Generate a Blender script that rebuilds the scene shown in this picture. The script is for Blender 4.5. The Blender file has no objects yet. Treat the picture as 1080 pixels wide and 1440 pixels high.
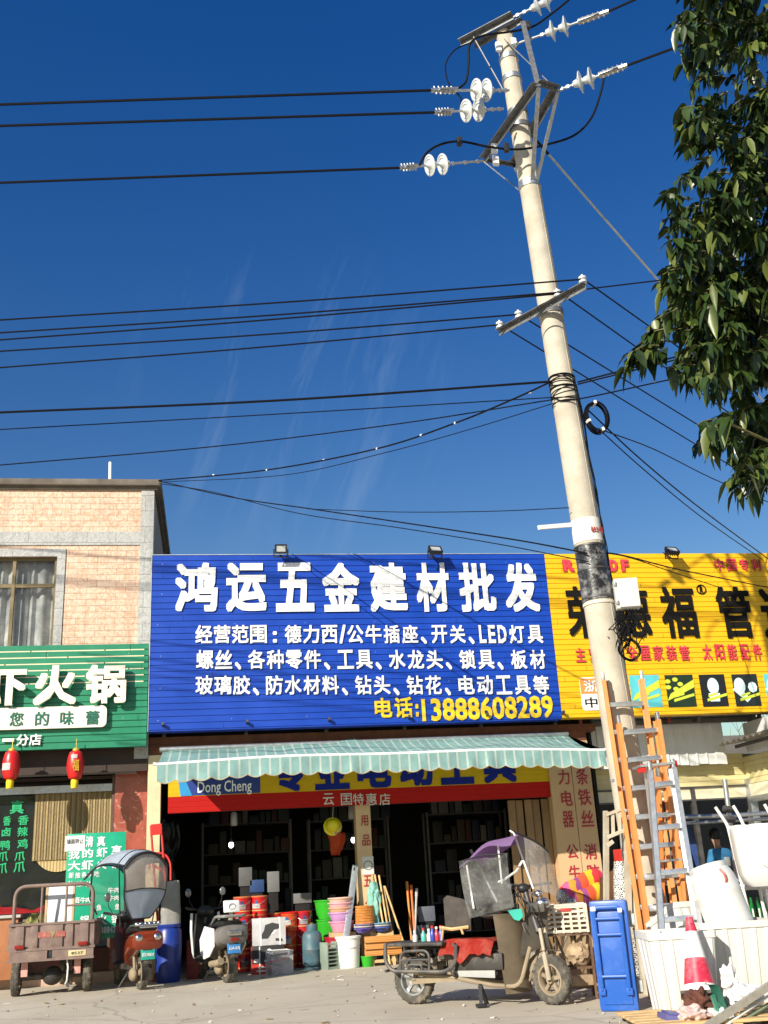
import bpy, bmesh, math, random
from mathutils import Vector, Matrix, Quaternion, noise
R_ = math.radians
sc = bpy.context.scene
COL = sc.collection
# ---------------------------------------------------------------- camera
F_PX, CAM_H = 1450.0, 1.22
def _cam_axes():
    zc = Vector((-228, 4020, -F_PX)).normalized()
    xc = Vector((8800, -25, -F_PX)); xc = (xc - zc * xc.dot(zc)).normalized()
    return Matrix((xc, zc.cross(xc), zc))
CAM_R = _cam_axes()
cam_d = bpy.data.cameras.new('camera'); cam = bpy.data.objects.new('camera', cam_d); COL.objects.link(cam)
cam_d.sensor_fit = 'VERTICAL'; cam_d.sensor_height = 36.0; cam_d.lens = F_PX / 1440 * 36
cam_d.clip_start = 0.05; cam_d.clip_end = 2000
cam.matrix_world = Matrix.Translation((0, 0, CAM_H)) @ CAM_R.to_4x4()
sc.camera = cam
sc.render.resolution_x, sc.render.resolution_y = 768, 1024
# ---------------------------------------------------------------- sun, sky, exposure
SUN = Vector((-0.95, -1.0, 0.73)).normalized()
sun_d = bpy.data.lights.new('sun', 'SUN'); sun = bpy.data.objects.new('sun', sun_d); COL.objects.link(sun)
sun_d.energy = 4.6; sun_d.angle = R_(0.5); sun_d.color = (1.0, 0.93, 0.80)
sun.rotation_euler = SUN.to_track_quat('Z', 'Y').to_euler(); sun.location = SUN * 60
wd = bpy.data.worlds.new('World'); sc.world = wd; wd.use_nodes = True
def _world():
    nt = wd.node_tree; N = nt.nodes; L = nt.links
    bg = N['Background']
    sky = N.new('ShaderNodeTexSky'); sky.sky_type = 'NISHITA'; sky.sun_disc = False
    sky.sun_elevation = math.asin(SUN.z); sky.sun_rotation = math.atan2(SUN.x, SUN.y) % (2 * math.pi)
    sky.altitude = 0; sky.air_density = 1.5; sky.dust_density = 0.3; sky.ozone_density = 2.7
    hs = N.new('ShaderNodeHueSaturation'); hs.inputs['Hue'].default_value = .522; hs.inputs['Saturation'].default_value = 1.48; hs.inputs['Value'].default_value = 1.0
    L.new(sky.outputs[0], hs.inputs['Color'])
    tc = N.new('ShaderNodeTexCoord')
    # thin cirrus streaks, laid along one heading in the sky above the shop
    def vdot(v):
        n = N.new('ShaderNodeVectorMath'); n.operation = 'DOT_PRODUCT'; n.inputs[1].default_value = v; L.new(tc.outputs['Generated'], n.inputs[0]); return n.outputs['Value']
    d0 = (CAM_R @ Vector((415 - 540, 720 - 565, -F_PX))).normalized(); along = Vector((.30, -.45, .84)); along = (along - d0 * along.dot(d0)).normalized(); across = d0.cross(along)
    cb = N.new('ShaderNodeCombineXYZ'); L.new(vdot(across), cb.inputs[0]); L.new(vdot(along), cb.inputs[1])
    mp = N.new('ShaderNodeMapping'); mp.inputs['Scale'].default_value = (26, 4, 1); mp.inputs['Location'].default_value = (3.3, .4, 0); L.new(cb.outputs[0], mp.inputs[0])
    nz = N.new('ShaderNodeTexNoise'); nz.inputs['Scale'].default_value = 1.0; nz.inputs['Detail'].default_value = 9; nz.inputs['Roughness'].default_value = .62; nz.inputs['Distortion'].default_value = .5
    L.new(mp.outputs[0], nz.inputs['Vector'])
    r1 = N.new('ShaderNodeMapRange'); r1.inputs[1].default_value = .52; r1.inputs[2].default_value = .80; L.new(nz.outputs[0], r1.inputs[0])
    r2 = N.new('ShaderNodeMapRange'); r2.interpolation_type = 'SMOOTHSTEP'; r2.inputs[1].default_value = .984; r2.inputs[2].default_value = .9995; L.new(vdot(d0), r2.inputs[0])
    mu = N.new('ShaderNodeMath'); mu.operation = 'MULTIPLY'; L.new(r1.outputs[0], mu.inputs[0]); L.new(r2.outputs[0], mu.inputs[1])
    m2 = N.new('ShaderNodeMath'); m2.operation = 'MULTIPLY'; m2.inputs[1].default_value = .13; L.new(mu.outputs[0], m2.inputs[0])
    mix = N.new('ShaderNodeMix'); mix.data_type = 'RGBA'
    L.new(m2.outputs[0], mix.inputs[0]); L.new(hs.outputs[0], mix.inputs[6]); mix.inputs[7].default_value = (7.6, 9.2, 10.8, 1)
    L.new(mix.outputs[2], bg.inputs['Color']); bg.inputs['Strength'].default_value = 0.068
_world()
sc.view_settings.view_transform = 'Standard'; sc.view_settings.look = 'None'
sc.view_settings.exposure = 0.62; sc.view_settings.gamma = 1
sc.cycles.max_bounces = 6; sc.cycles.diffuse_bounces = 3; sc.cycles.transparent_max_bounces = 12
sc.cycles.sample_clamp_indirect = 4
# ---------------------------------------------------------------- pixel <-> place
def ray(px, py): return CAM_R @ Vector((px - 540, 720 - py, -F_PX))
def at(px, py, y):
    d = ray(px, py); return d * (y / d.y) + Vector((0, 0, CAM_H))
def gz(px, py, z=0.0):
    d = ray(px, py); return d * ((z - CAM_H) / d.z) + Vector((0, 0, CAM_H))
# ---------------------------------------------------------------- materials
MATS = {}
def mat(name, col, rough=.6, metal=0.0, var=.12, scale=6.0, bump=0.0, bscale=60.0, dirt=None, spec=.5, coat=0.0, alpha=1.0, trans=0.0):
    if name in MATS: return MATS[name]
    m = bpy.data.materials.new(name); m.use_nodes = True; MATS[name] = m
    nt = m.node_tree; N = nt.nodes; L = nt.links; b = N['Principled BSDF']
    b.inputs['Roughness'].default_value = rough; b.inputs['Metallic'].default_value = metal
    b.inputs['Specular IOR Level'].default_value = spec
    b.inputs['Coat Weight'].default_value = coat
    b.inputs['Alpha'].default_value = alpha
    b.inputs['Transmission Weight'].default_value = trans
    tc = N.new('ShaderNodeTexCoord')
    nz = N.new('ShaderNodeTexNoise'); nz.inputs['Scale'].default_value = scale; nz.inputs['Detail'].default_value = 6; nz.inputs['Roughness'].default_value = .6
    L.new(tc.outputs['Object'], nz.inputs['Vector'])
    cr = N.new('ShaderNodeValToRGB'); L.new(nz.outputs[0], cr.inputs[0])
    cr.color_ramp.elements[0].position = .3; cr.color_ramp.elements[1].position = .7
    cr.color_ramp.elements[0].color = (*[c * (1 - var) for c in col], 1); cr.color_ramp.elements[1].color = (*[min(1, c * (1 + var)) for c in col], 1)
    out = cr.outputs[0]
    if dirt:
        dc, amt, ds = dirt
        n2 = N.new('ShaderNodeTexNoise'); n2.inputs['Scale'].default_value = ds; n2.inputs['Detail'].default_value = 8; n2.inputs['Roughness'].default_value = .7
        L.new(tc.outputs['Object'], n2.inputs['Vector'])
        mr = N.new('ShaderNodeMapRange'); mr.inputs[1].default_value = .48; mr.inputs[2].default_value = .72; mr.inputs[4].default_value = amt
        L.new(n2.outputs[0], mr.inputs[0])
        mx = N.new('ShaderNodeMix'); mx.data_type = 'RGBA'; L.new(mr.outputs[0], mx.inputs[0]); L.new(out, mx.inputs[6]); mx.inputs[7].default_value = (*dc, 1)
        out = mx.outputs[2]
    L.new(out, b.inputs['Base Color'])
    if rough > .15:
        rr = N.new('ShaderNodeMapRange'); rr.inputs[3].default_value = max(.03, rough - .1); rr.inputs[4].default_value = min(1, rough + .12)
        L.new(nz.outputs[0], rr.inputs[0]); L.new(rr.outputs[0], b.inputs['Roughness'])
    if bump:
        n3 = N.new('ShaderNodeTexNoise'); n3.inputs['Scale'].default_value = bscale; n3.inputs['Detail'].default_value = 5
        L.new(tc.outputs['Object'], n3.inputs['Vector'])
        bp = N.new('ShaderNodeBump'); bp.inputs['Strength'].default_value = bump; bp.inputs['Distance'].default_value = .01
        L.new(n3.outputs[0], bp.inputs['Height']); L.new(bp.outputs[0], b.inputs['Normal'])
    m['bsdf'] = b.name
    return m
def band_mat(name, base, line, axis, pitch, frac, rough=.7, var=.06, soft=.02):
    """stripes of colour `line` (fraction frac of every pitch) along an object axis"""
    m = mat(name, base, rough, var=var)
    nt = m.node_tree; N = nt.nodes; L = nt.links; b = N['Principled BSDF']
    src = b.inputs['Base Color'].links[0].from_socket
    tc = N.new('ShaderNodeTexCoord'); sx = N.new('ShaderNodeSeparateXYZ'); L.new(tc.outputs['Object'], sx.inputs[0])
    d = N.new('ShaderNodeMath'); d.operation = 'DIVIDE'; d.inputs[1].default_value = pitch; L.new(sx.outputs[axis], d.inputs[0])
    fr = N.new('ShaderNodeMath'); fr.operation = 'FRACT'; L.new(d.outputs[0], fr.inputs[0])
    lt = N.new('ShaderNodeMath'); lt.operation = 'LESS_THAN'; lt.inputs[1].default_value = frac; L.new(fr.outputs[0], lt.inputs[0])
    mx = N.new('ShaderNodeMix'); mx.data_type = 'RGBA'; L.new(lt.outputs[0], mx.inputs[0]); L.new(src, mx.inputs[6]); mx.inputs[7].default_value = (*line, 1)
    L.new(mx.outputs[2], b.inputs['Base Color'])
    return m
def emit(name, col, s):
    m = bpy.data.materials.new(name); m.use_nodes = True; b = m.node_tree.nodes['Principled BSDF']
    b.inputs['Base Color'].default_value = (*col, 1); b.inputs['Emission Color'].default_value = (*col, 1); b.inputs['Emission Strength'].default_value = s
    MATS[name] = m; return m
def clear_mat(name, tint, alpha, rough=.1):
    """thin clear film: part see-through, part glossy"""
    m = bpy.data.materials.new(name); m.use_nodes = True; MATS[name] = m
    nt = m.node_tree; N = nt.nodes; L = nt.links; out = N['Material Output']; b = N['Principled BSDF']
    b.inputs['Base Color'].default_value = (*tint, 1); b.inputs['Roughness'].default_value = rough
    t = N.new('ShaderNodeBsdfTransparent'); t.inputs[0].default_value = (.92, .93, .93, 1)
    tc = N.new('ShaderNodeTexCoord'); nz = N.new('ShaderNodeTexNoise'); nz.inputs['Scale'].default_value = 4; nz.inputs['Detail'].default_value = 5
    L.new(tc.outputs['Object'], nz.inputs['Vector'])
    mr = N.new('ShaderNodeMapRange'); mr.inputs[1].default_value = .3; mr.inputs[2].default_value = .7
    mr.inputs[3].default_value = max(0, alpha - .14); mr.inputs[4].default_value = min(1, alpha + .16); L.new(nz.outputs[0], mr.inputs[0])
    bp = N.new('ShaderNodeBump'); bp.inputs['Strength'].default_value = .35; bp.inputs['Distance'].default_value = .03
    L.new(nz.outputs[0], bp.inputs['Height']); L.new(bp.outputs[0], b.inputs['Normal'])
    mx = N.new('ShaderNodeMixShader'); L.new(mr.outputs[0], mx.inputs[0]); L.new(t.outputs[0], mx.inputs[1]); L.new(b.outputs[0], mx.inputs[2])
    L.new(mx.outputs[0], out.inputs['Surface']); return m
# ---------------------------------------------------------------- mesh builder
def frame_of(d, up=Vector((0, 0, 1))):
    d = d.normalized()
    if abs(d.dot(up)) > .98: up = Vector((0, 1, 0))
    s = d.cross(up).normalized(); return s, s.cross(d).normalized()
class MB:
    def __init__(s): s.bm = bmesh.new(); s.mi = 0
    def m(s, i): s.mi = i; return s
    def face(s, vs):
        try:
            f = s.bm.faces.new(vs); f.material_index = s.mi; return f
        except ValueError: return None
    def box(s, c, size, rot=None, bev=0.0):
        M = Matrix.Translation(Vector(c)) @ (rot.to_4x4() if rot else Matrix.Identity(4)) @ Matrix.Diagonal((*size, 1))
        r = bmesh.ops.create_cube(s.bm, size=1, matrix=M); vs = r['verts']
        fs = set(f for v in vs for f in v.link_faces)
        if bev:
            es = list(set(e for v in vs for e in v.link_edges))
            nf = bmesh.ops.bevel(s.bm, geom=es, offset=bev, segments=2, affect='EDGES', profile=.6)
            fs = set(f for v in nf['verts'] for f in v.link_faces) | set(nf['faces'])
        for f in fs:
            if f.is_valid: f.material_index = s.mi
        return s
    def span(s, a, b, bev=0.0):
        a, b = Vector(a), Vector(b); return s.box((a + b) / 2, [abs(x) for x in (b - a)], None, bev)
    def bar(s, p0, p1, w, h=None, up=(0, 0, 1), bev=0.0):
        p0, p1 = Vector(p0), Vector(p1); d = p1 - p0
        sd, u = frame_of(d, Vector(up)); dn = d.normalized()
        return s.box((p0 + p1) / 2, (w, d.length, h or w), Matrix((sd, dn, u)).transposed(), bev)
    def tube(s, pts, r, n=8, closed=False, cap=True):
        pts = [Vector(p) for p in pts]; k = len(pts)
        rs = r if isinstance(r, (list, tuple)) else [r] * k
        dirs = []
        for i in range(k):
            a = pts[(i - 1) % k] if (closed or i > 0) else pts[i]; b = pts[(i + 1) % k] if (closed or i < k - 1) else pts[i]
            d = b - a; dirs.append(d.normalized() if d.length > 1e-9 else Vector((0, 0, 1)))
        sd, u = frame_of(dirs[0]); rings = []
        for i in range(k):
            d = dirs[i]; sd = (sd - d * sd.dot(d)); sd = sd.normalized() if sd.length > 1e-6 else frame_of(d)[0]
            u = sd.cross(d)
            rings.append([s.bm.verts.new(pts[i] + (sd * math.cos(2 * math.pi * j / n) + u * math.sin(2 * math.pi * j / n)) * rs[i]) for j in range(n)])
        for i in range(k if closed else k - 1):
            A, B = rings[i], rings[(i + 1) % k]
            for j in range(n): s.face((A[j], A[(j + 1) % n], B[(j + 1) % n], B[j]))
        if cap and not closed: s.face(rings[0][::-1]); s.face(rings[-1])
        return s
    def lathe(s, prof, M=None, n=24, sx=1.0, sy=1.0, cap=True):
        M = M or Matrix.Identity(4); rings = []
        for r, z in prof:
            if r < 1e-5: rings.append([s.bm.verts.new(M @ Vector((0, 0, z)))])
            else: rings.append([s.bm.verts.new(M @ Vector((r * sx * math.cos(2 * math.pi * j / n), r * sy * math.sin(2 * math.pi * j / n), z))) for j in range(n)])
        for A, B in zip(rings, rings[1:]):
            for j in range(n):
                j2 = (j + 1) % n
                if len(A) == 1 and len(B) == 1: continue
                if len(A) == 1: s.face((A[0], B[j2], B[j]))
                elif len(B) == 1: s.face((A[j], A[j2], B[0]))
                else: s.face((A[j], A[j2], B[j2], B[j]))
        if cap and len(rings[0]) > 1: s.face(rings[0][::-1])
        if cap and len(rings[-1]) > 1: s.face(rings[-1])
        return s
    def prism(s, pts, M, t):
        """outline pts (x,y) in the plane z=0..t of M"""
        a = [s.bm.verts.new(M @ Vector((x, y, 0))) for x, y in pts]; b = [s.bm.verts.new(M @ Vector((x, y, t))) for x, y in pts]
        k = len(pts); s.face(a[::-1]); s.face(b)
        for i in range(k): s.face((a[i], a[(i + 1) % k], b[(i + 1) % k], b[i]))
        return s
    def grid(s, fn, nu, nv, closeu=False, thick=0.0):
        V = [[s.bm.verts.new(Vector(fn(i / nu, j / nv))) for j in range(nv + 1)] for i in range(nu + (0 if closeu else 1))]
        k = len(V); fs = []
        for i in range(nu):
            for j in range(nv):
                fs.append(s.face((V[i][j], V[(i + 1) % k][j], V[(i + 1) % k][j + 1], V[i][j + 1])))
        if thick:
            r = bmesh.ops.solidify(s.bm, geom=[f for f in fs if f], thickness=thick)
            for f in r['geom']:
                if isinstance(f, bmesh.types.BMFace): f.material_index = s.mi
        return s
    def blob(s, c, rad, n=3, rough=.0, seed=0, fq=3.0):
        r = bmesh.ops.create_icosphere(s.bm, subdivisions=n, radius=1.0)
        for v in r['verts']:
            d = v.co.normalized(); k = 1 + rough * noise.noise(d * fq + Vector((seed * 7.1, seed * 3.3, 0)))
            v.co = Vector(c) + Vector((d.x * rad[0] * k, d.y * rad[1] * k, d.z * rad[2] * k))
        for f in set(f for v in r['verts'] for f in v.link_faces): f.material_index = s.mi
        return s
    def text(s, body, w, h, M, depth=.006, bold=0.0):
        """text filling a w x h box centred on M's origin, in M's XY plane, standing out along +Z"""
        cu = bpy.data.curves.new('lettering', 'FONT'); cu.body = body; cu.size = 1; cu.offset = 0; cu.extrude = .5; cu.resolution_u = 2
        o = bpy.data.objects.new('lettering', cu); COL.objects.link(o)
        me = bpy.data.meshes.new_from_object(o.evaluated_get(bpy.context.evaluated_depsgraph_get()))
        bpy.data.objects.remove(o); bpy.data.curves.remove(cu)
        xs = [v.co.x for v in me.vertices]; ys = [v.co.y for v in me.vertices]
        x0, x1, y0, y1 = min(xs), max(xs), min(ys), max(ys)
        e = bold * .72; ex, ey = e * w / (x1 - x0), e * h / (y1 - y0)   # heavier strokes: the glyph laid over itself, each layer a hair prouder
        lay = [(0, 0)] if e == 0 else [(-1, -1), (1, -1), (1, 1), (-1, 1), (0, 0)] if e < .024 else [(-1, -1), (0, -1), (1, -1), (1, 0), (1, 1), (0, 1), (-1, 1), (-1, 0), (0, 0)]
        for k, (ox, oy) in enumerate(lay):
            vs = [s.bm.verts.new(M @ Vector(((v.co.x - x0) / (x1 - x0) * (w - 2 * ex) - w / 2 + ex + ox * ex, (v.co.y - y0) / (y1 - y0) * (h - 2 * ey) - h / 2 + ey + oy * ey, (v.co.z + .5) * (depth + k * .0009)))) for v in me.vertices]
            for p in me.polygons: s.face([vs[i] for i in p.vertices])
        bpy.data.meshes.remove(me); return s
    def ftext(s, body, p0, p1, y, depth=.008, bold=.02):
        """text on a facade plane: photo box p0 (top left) .. p1 (bottom right) at depth y"""
        a, b = at(*p0, y), at(*p1, y)
        M = Matrix.Translation(((a.x + b.x) / 2, y, (a.z + b.z) / 2)) @ Matrix.Rotation(R_(90), 4, 'X')
        return s.text(body, abs(b.x - a.x), abs(a.z - b.z), M, depth, bold)
    def build(s, name, mats, parent=None, w=False, ang=38, weld=False):
        if not isinstance(mats, (list, tuple)): mats = [mats]
        if w and parent:
            M = Matrix.Identity(4); q = parent
            while q: M = q.matrix_basis @ M; q = q.parent
            bmesh.ops.transform(s.bm, matrix=M.inverted(), verts=s.bm.verts)
        if weld: bmesh.ops.remove_doubles(s.bm, verts=s.bm.verts, dist=1e-4)
        bmesh.ops.recalc_face_normals(s.bm, faces=s.bm.faces)
        me = bpy.data.meshes.new(name); s.bm.to_mesh(me); s.bm.free()
        for mm in mats: me.materials.append(mm)
        me.shade_smooth(); me.set_sharp_from_angle(angle=R_(ang))
        o = bpy.data.objects.new(name, me); COL.objects.link(o); o.parent = parent
        return o
def tag(o, label=None, cat=None, group=None, kind=None):
    if label: o['label'] = label
    if cat: o['category'] = cat
    if group: o['group'] = group
    if kind: o['kind'] = kind
    return o
def thing(name, label, cat, loc=(0, 0, 0), rz=0.0, group=None, kind=None):
    o = bpy.data.objects.new(name, None); COL.objects.link(o); o.empty_display_size = .2
    o.location = loc; o.rotation_euler = (0, 0, R_(rz)); return tag(o, label, cat, group, kind)
def copy_tree(o, parent=None):
    c = o.copy(); COL.objects.link(c); c.parent = parent
    for ch in [x for x in bpy.data.objects if x.parent == o]: copy_tree(ch, c)
    return c
def T(x, y, z): return Matrix.Translation((x, y, z))
def RX(a): return Matrix.Rotation(R_(a), 4, 'X')
def RY(a): return Matrix.Rotation(R_(a), 4, 'Y')
def RZ(a): return Matrix.Rotation(R_(a), 4, 'Z')
def arc(c, r, a0, a1, n, plane='xz'):
    out = []
    for i in range(n + 1):
        a = R_(a0 + (a1 - a0) * i / n); u, v = r * math.cos(a), r * math.sin(a)
        out.append(Vector(c) + (Vector((u, 0, v)) if plane == 'xz' else Vector((u, v, 0)) if plane == 'xy' else Vector((0, u, v))))
    return out
def rounded(pts, r, n=4):
    """polyline with its inner corners rounded"""
    pts = [Vector(p) for p in pts]; out = [pts[0]]
    for a, b, c in zip(pts, pts[1:], pts[2:]):
        d0, d1 = (a - b), (c - b); q = min(r, d0.length * .45, d1.length * .45); s0, s1 = b + d0.normalized() * q, b + d1.normalized() * q
        for i in range(n + 1):
            t = i / n; out.append(s0 * (1 - t) ** 2 + b * 2 * t * (1 - t) + s1 * t * t)
    out.append(pts[-1]); return out
rnd = random.Random(7)
# ================================================================ SETTING: ground
FY, SY = 18.0, 17.6
def ground_mat():
    m = mat('dusty_concrete', (.50, .44, .34), .92, var=.10, scale=.55, bump=.5, bscale=90)
    nt = m.node_tree; N = nt.nodes; L = nt.links; b = N['Principled BSDF']
    src = b.inputs['Base Color'].links[0].from_socket
    tc = N.new('ShaderNodeTexCoord')
    def layer(src, scale, lo, hi, col, amt, detail=8, rough=.7, stretch=None):
        v = tc.outputs['Object']
        if stretch:
            mp = N.new('ShaderNodeMapping'); mp.inputs['Scale'].default_value = stretch; mp.inputs['Rotation'].default_value = (0, 0, R_(25)); L.new(v, mp.inputs[0]); v = mp.outputs[0]
        n = N.new('ShaderNodeTexNoise'); n.inputs['Scale'].default_value = scale; n.inputs['Detail'].default_value = detail; n.inputs['Roughness'].default_value = rough
        L.new(v, n.inputs['Vector'])
        r = N.new('ShaderNodeMapRange'); r.inputs[1].default_value = lo; r.inputs[2].default_value = hi; r.inputs[4].default_value = amt; L.new(n.outputs[0], r.inputs[0])
        x = N.new('ShaderNodeMix'); x.data_type = 'RGBA'; L.new(r.outputs[0], x.inputs[0]); L.new(src, x.inputs[6]); x.inputs[7].default_value = (*col, 1)
        return x.outputs[2]
    src = layer(src, 1.3, .50, .72, (.36, .31, .23), .55)
    src = layer(src, .5, .52, .68, (.58, .53, .43), .7, stretch=(1, .35, 1))
    src = layer(src, 14, .58, .75, (.29, .25, .19), .55)
    src = layer(src, 70, .60, .72, (.52, .49, .43), .5, 3)
    src = layer(src, .9, .60, .70, (.26, .225, .17), .6, 5, .6, stretch=(.10, 1.8, 1))
    src = layer(src, 2.6, .66, .74, (.12, .11, .095), .6, 4, .55)
    vo = N.new('ShaderNodeTexVoronoi'); vo.feature = 'DISTANCE_TO_EDGE'; vo.inputs['Scale'].default_value = .33
    nz = N.new('ShaderNodeTexNoise'); nz.inputs['Scale'].default_value = 1.2; nz.inputs['Detail'].default_value = 6
    L.new(tc.outputs['Object'], nz.inputs['Vector'])
    ad = N.new('ShaderNodeMix'); ad.data_type = 'RGBA'; ad.inputs[0].default_value = .22; L.new(tc.outputs['Object'], ad.inputs[6]); L.new(nz.outputs['Color'], ad.inputs[7]); L.new(ad.outputs[2], vo.inputs['Vector'])
    r = N.new('ShaderNodeMapRange'); r.inputs[1].default_value = .0; r.inputs[2].default_value = .006; r.inputs[3].default_value = .4; r.inputs[4].default_value = 0; L.new(vo.outputs['Distance'], r.inputs[0])
    x = N.new('ShaderNodeMix'); x.data_type = 'RGBA'; L.new(r.outputs[0], x.inputs[0]); L.new(src, x.inputs[6]); x.inputs[7].default_value = (.11, .10, .085, 1)
    L.new(x.outputs[2], b.inputs['Base Color']); return m
b = MB(); b.grid(lambda u, v: ((u - .5) * 900, (v - .5) * 900, 0), 6, 6)
tag(b.build('ground', ground_mat()), kind='structure')
b = MB(); rg_ = random.Random(31)
for k in range(420):
    y = 9.0 + 9.0 * rg_.random() ** 1.6; p = Vector((rg_.uniform(-.35, .62) * y, y, .002)); r = rg_.choice((.008, .010, .012, .016, .022))
    b.m(k % 3).blob(p + Vector((0, 0, r * .4)), (r, r * rg_.uniform(.6, 1), r * rg_.uniform(.4, .8)), 1, .4, k)
for k in range(26):
    y = rg_.uniform(9.5, 17); p = Vector((rg_.uniform(-.3, .5) * y, y, .006)); b.m(3 + k % 2).box(p, (rg_.uniform(.03, .10), rg_.uniform(.02, .07), .006), Matrix.Rotation(rg_.uniform(0, 3), 3, (rg_.uniform(-.1, .1), 0, 1)))
tag(b.build('forecourt_grit', [mat('grey_grit', (.30, .27, .22), .9), mat('brown_grit', (.20, .15, .10), .9), mat('pale_grit', (.52, .48, .40), .9), mat('paper_scrap', (.66, .63, .56), .8), mat('dry_leaf', (.24, .15, .06), .8)]), 'loose grit and paper scraps scattered over the concrete forecourt', 'grit', kind='stuff')
# ================================================================ shared materials
m_black = mat('black_plastic', (.018, .018, .02), .45, var=.2)
m_rubber = mat('dusty_rubber', (.075, .068, .056), .9, var=.25, scale=14, dirt=((.30, .25, .18), .8, 7))
m_chrome = mat('worn_chrome', (.62, .62, .62), .25, 1.0, var=.1)
m_galv = mat('galvanised_steel', (.50, .52, .53), .42, .85, var=.15, scale=20, dirt=((.25, .2, .15), .4, 12))
m_steel = mat('dark_steel', (.10, .10, .105), .5, .6, var=.2, dirt=((.22, .13, .07), .5, 16))
m_white = mat('white_paint', (.80, .80, .78), .5, var=.04)
m_whitepl = mat('white_plastic', (.80, .79, .75), .45, var=.05, dirt=((.50, .46, .38), .35, 4))
m_red = mat('red_paint', (.60, .025, .02), .4, var=.1)
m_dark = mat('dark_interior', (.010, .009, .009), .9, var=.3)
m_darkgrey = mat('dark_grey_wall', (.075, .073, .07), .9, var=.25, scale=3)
m_letterwhite = mat('white_letter', (.86, .86, .85), .45, var=.02)
m_wood = mat('raw_pine', (.60, .40, .18), .7, var=.22, scale=9)
m_cream = mat('cream_plaster', (.72, .58, .36), .8, var=.08, scale=3, bump=.2, dirt=((.42, .30, .17), .5, 2.2))
m_dust = mat('dusty_brown_paint', (.20, .135, .115), .7, var=.2, scale=8, dirt=((.34, .26, .19), .6, 5))
# ================================================================ RESTAURANT (left)
def brick_tile(name, c1, c2, mortar, bw, rh, marb, pat=8.0, bump=.35):
    m = bpy.data.materials.new(name); m.use_nodes = True; MATS[name] = m
    nt = m.node_tree; N = nt.nodes; L = nt.links; b = N['Principled BSDF']; b.inputs['Roughness'].default_value = .45
    tc = N.new('ShaderNodeTexCoord'); sx = N.new('ShaderNodeSeparateXYZ'); L.new(tc.outputs['Object'], sx.inputs[0])
    ad = N.new('ShaderNodeMath'); ad.operation = 'ADD'; L.new(sx.outputs[0], ad.inputs[0]); L.new(sx.outputs[1], ad.inputs[1])
    cb = N.new('ShaderNodeCombineXYZ'); L.new(ad.outputs[0], cb.inputs[0]); L.new(sx.outputs[2], cb.inputs[1])
    br = N.new('ShaderNodeTexBrick'); L.new(cb.outputs[0], br.inputs['Vector'])
    br.inputs['Scale'].default_value = 1; br.inputs['Brick Width'].default_value = bw; br.inputs['Row Height'].default_value = rh
    br.inputs['Mortar Size'].default_value = .0045; br.inputs['Mortar Smooth'].default_value = .4
    br.inputs['Color1'].default_value = (*c1, 1); br.inputs['Color2'].default_value = (*c2, 1); br.inputs['Mortar'].default_value = (*mortar, 1)
    nz = N.new('ShaderNodeTexNoise'); nz.inputs['Scale'].default_value = pat; nz.inputs['Detail'].default_value = 5; nz.inputs['Distortion'].default_value = 2.4
    L.new(tc.outputs['Object'], nz.inputs['Vector'])
    r = N.new('ShaderNodeValToRGB'); r.color_ramp.elements[0].position = .40; r.color_ramp.elements[1].position = .56
    r.color_ramp.elements[0].color = (0, 0, 0, 1); r.color_ramp.elements[1].color = (.8, .8, .8, 1); L.new(nz.outputs[0], r.inputs[0])
    mx = N.new('ShaderNodeMix'); mx.data_type = 'RGBA'; L.new(r.outputs[0], mx.inputs[0]); L.new(br.outputs['Color'], mx.inputs[6]); mx.inputs[7].default_value = (*marb, 1)
    m3 = N.new('ShaderNodeMix'); m3.data_type = 'RGBA'; L.new(br.outputs['Fac'], m3.inputs[0]); L.new(mx.outputs[2], m3.inputs[6]); m3.inputs[7].default_value = (*mortar, 1)
    mps = N.new('ShaderNodeMapping'); mps.inputs['Scale'].default_value = (2.2, 2.2, .22); L.new(tc.outputs['Object'], mps.inputs[0])
    n4 = N.new('ShaderNodeTexNoise'); n4.inputs['Scale'].default_value = 1.6; n4.inputs['Detail'].default_value = 7; L.new(mps.outputs[0], n4.inputs['Vector'])
    r4 = N.new('ShaderNodeMapRange'); r4.inputs[1].default_value = .52; r4.inputs[2].default_value = .75; r4.inputs[4].default_value = .55; L.new(n4.outputs[0], r4.inputs[0])
    m4 = N.new('ShaderNodeMix'); m4.data_type = 'RGBA'; L.new(r4.outputs[0], m4.inputs[0]); L.new(m3.outputs[2], m4.inputs[6]); m4.inputs[7].default_value = (*[c * .55 for c in c1], 1)
    L.new(m4.outputs[2], b.inputs['Base Color'])
    bp = N.new('ShaderNodeBump'); bp.inputs['Strength'].default_value = bump; bp.inputs['Distance'].default_value = .02
    su = N.new('ShaderNodeMath'); su.operation = 'SUBTRACT'; L.new(nz.outputs[0], su.inputs[0]); L.new(br.outputs['Fac'], su.inputs[1])
    L.new(su.outputs[0], bp.inputs['Height']); L.new(bp.outputs[0], b.inputs['Normal'])
    return m
m_peach = brick_tile('peach_split_tile', (.56, .32, .20), (.61, .38, .25), (.28, .19, .13), .33, .112, (.70, .55, .42))
m_grey_tile = brick_tile('grey_split_tile', (.31, .31, .30), (.36, .36, .345), (.17, .17, .16), .5, .30, (.46, .46, .44), 9)
m_marble = mat('red_marble', (.34, .085, .06), .18, var=.25, scale=5)
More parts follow.
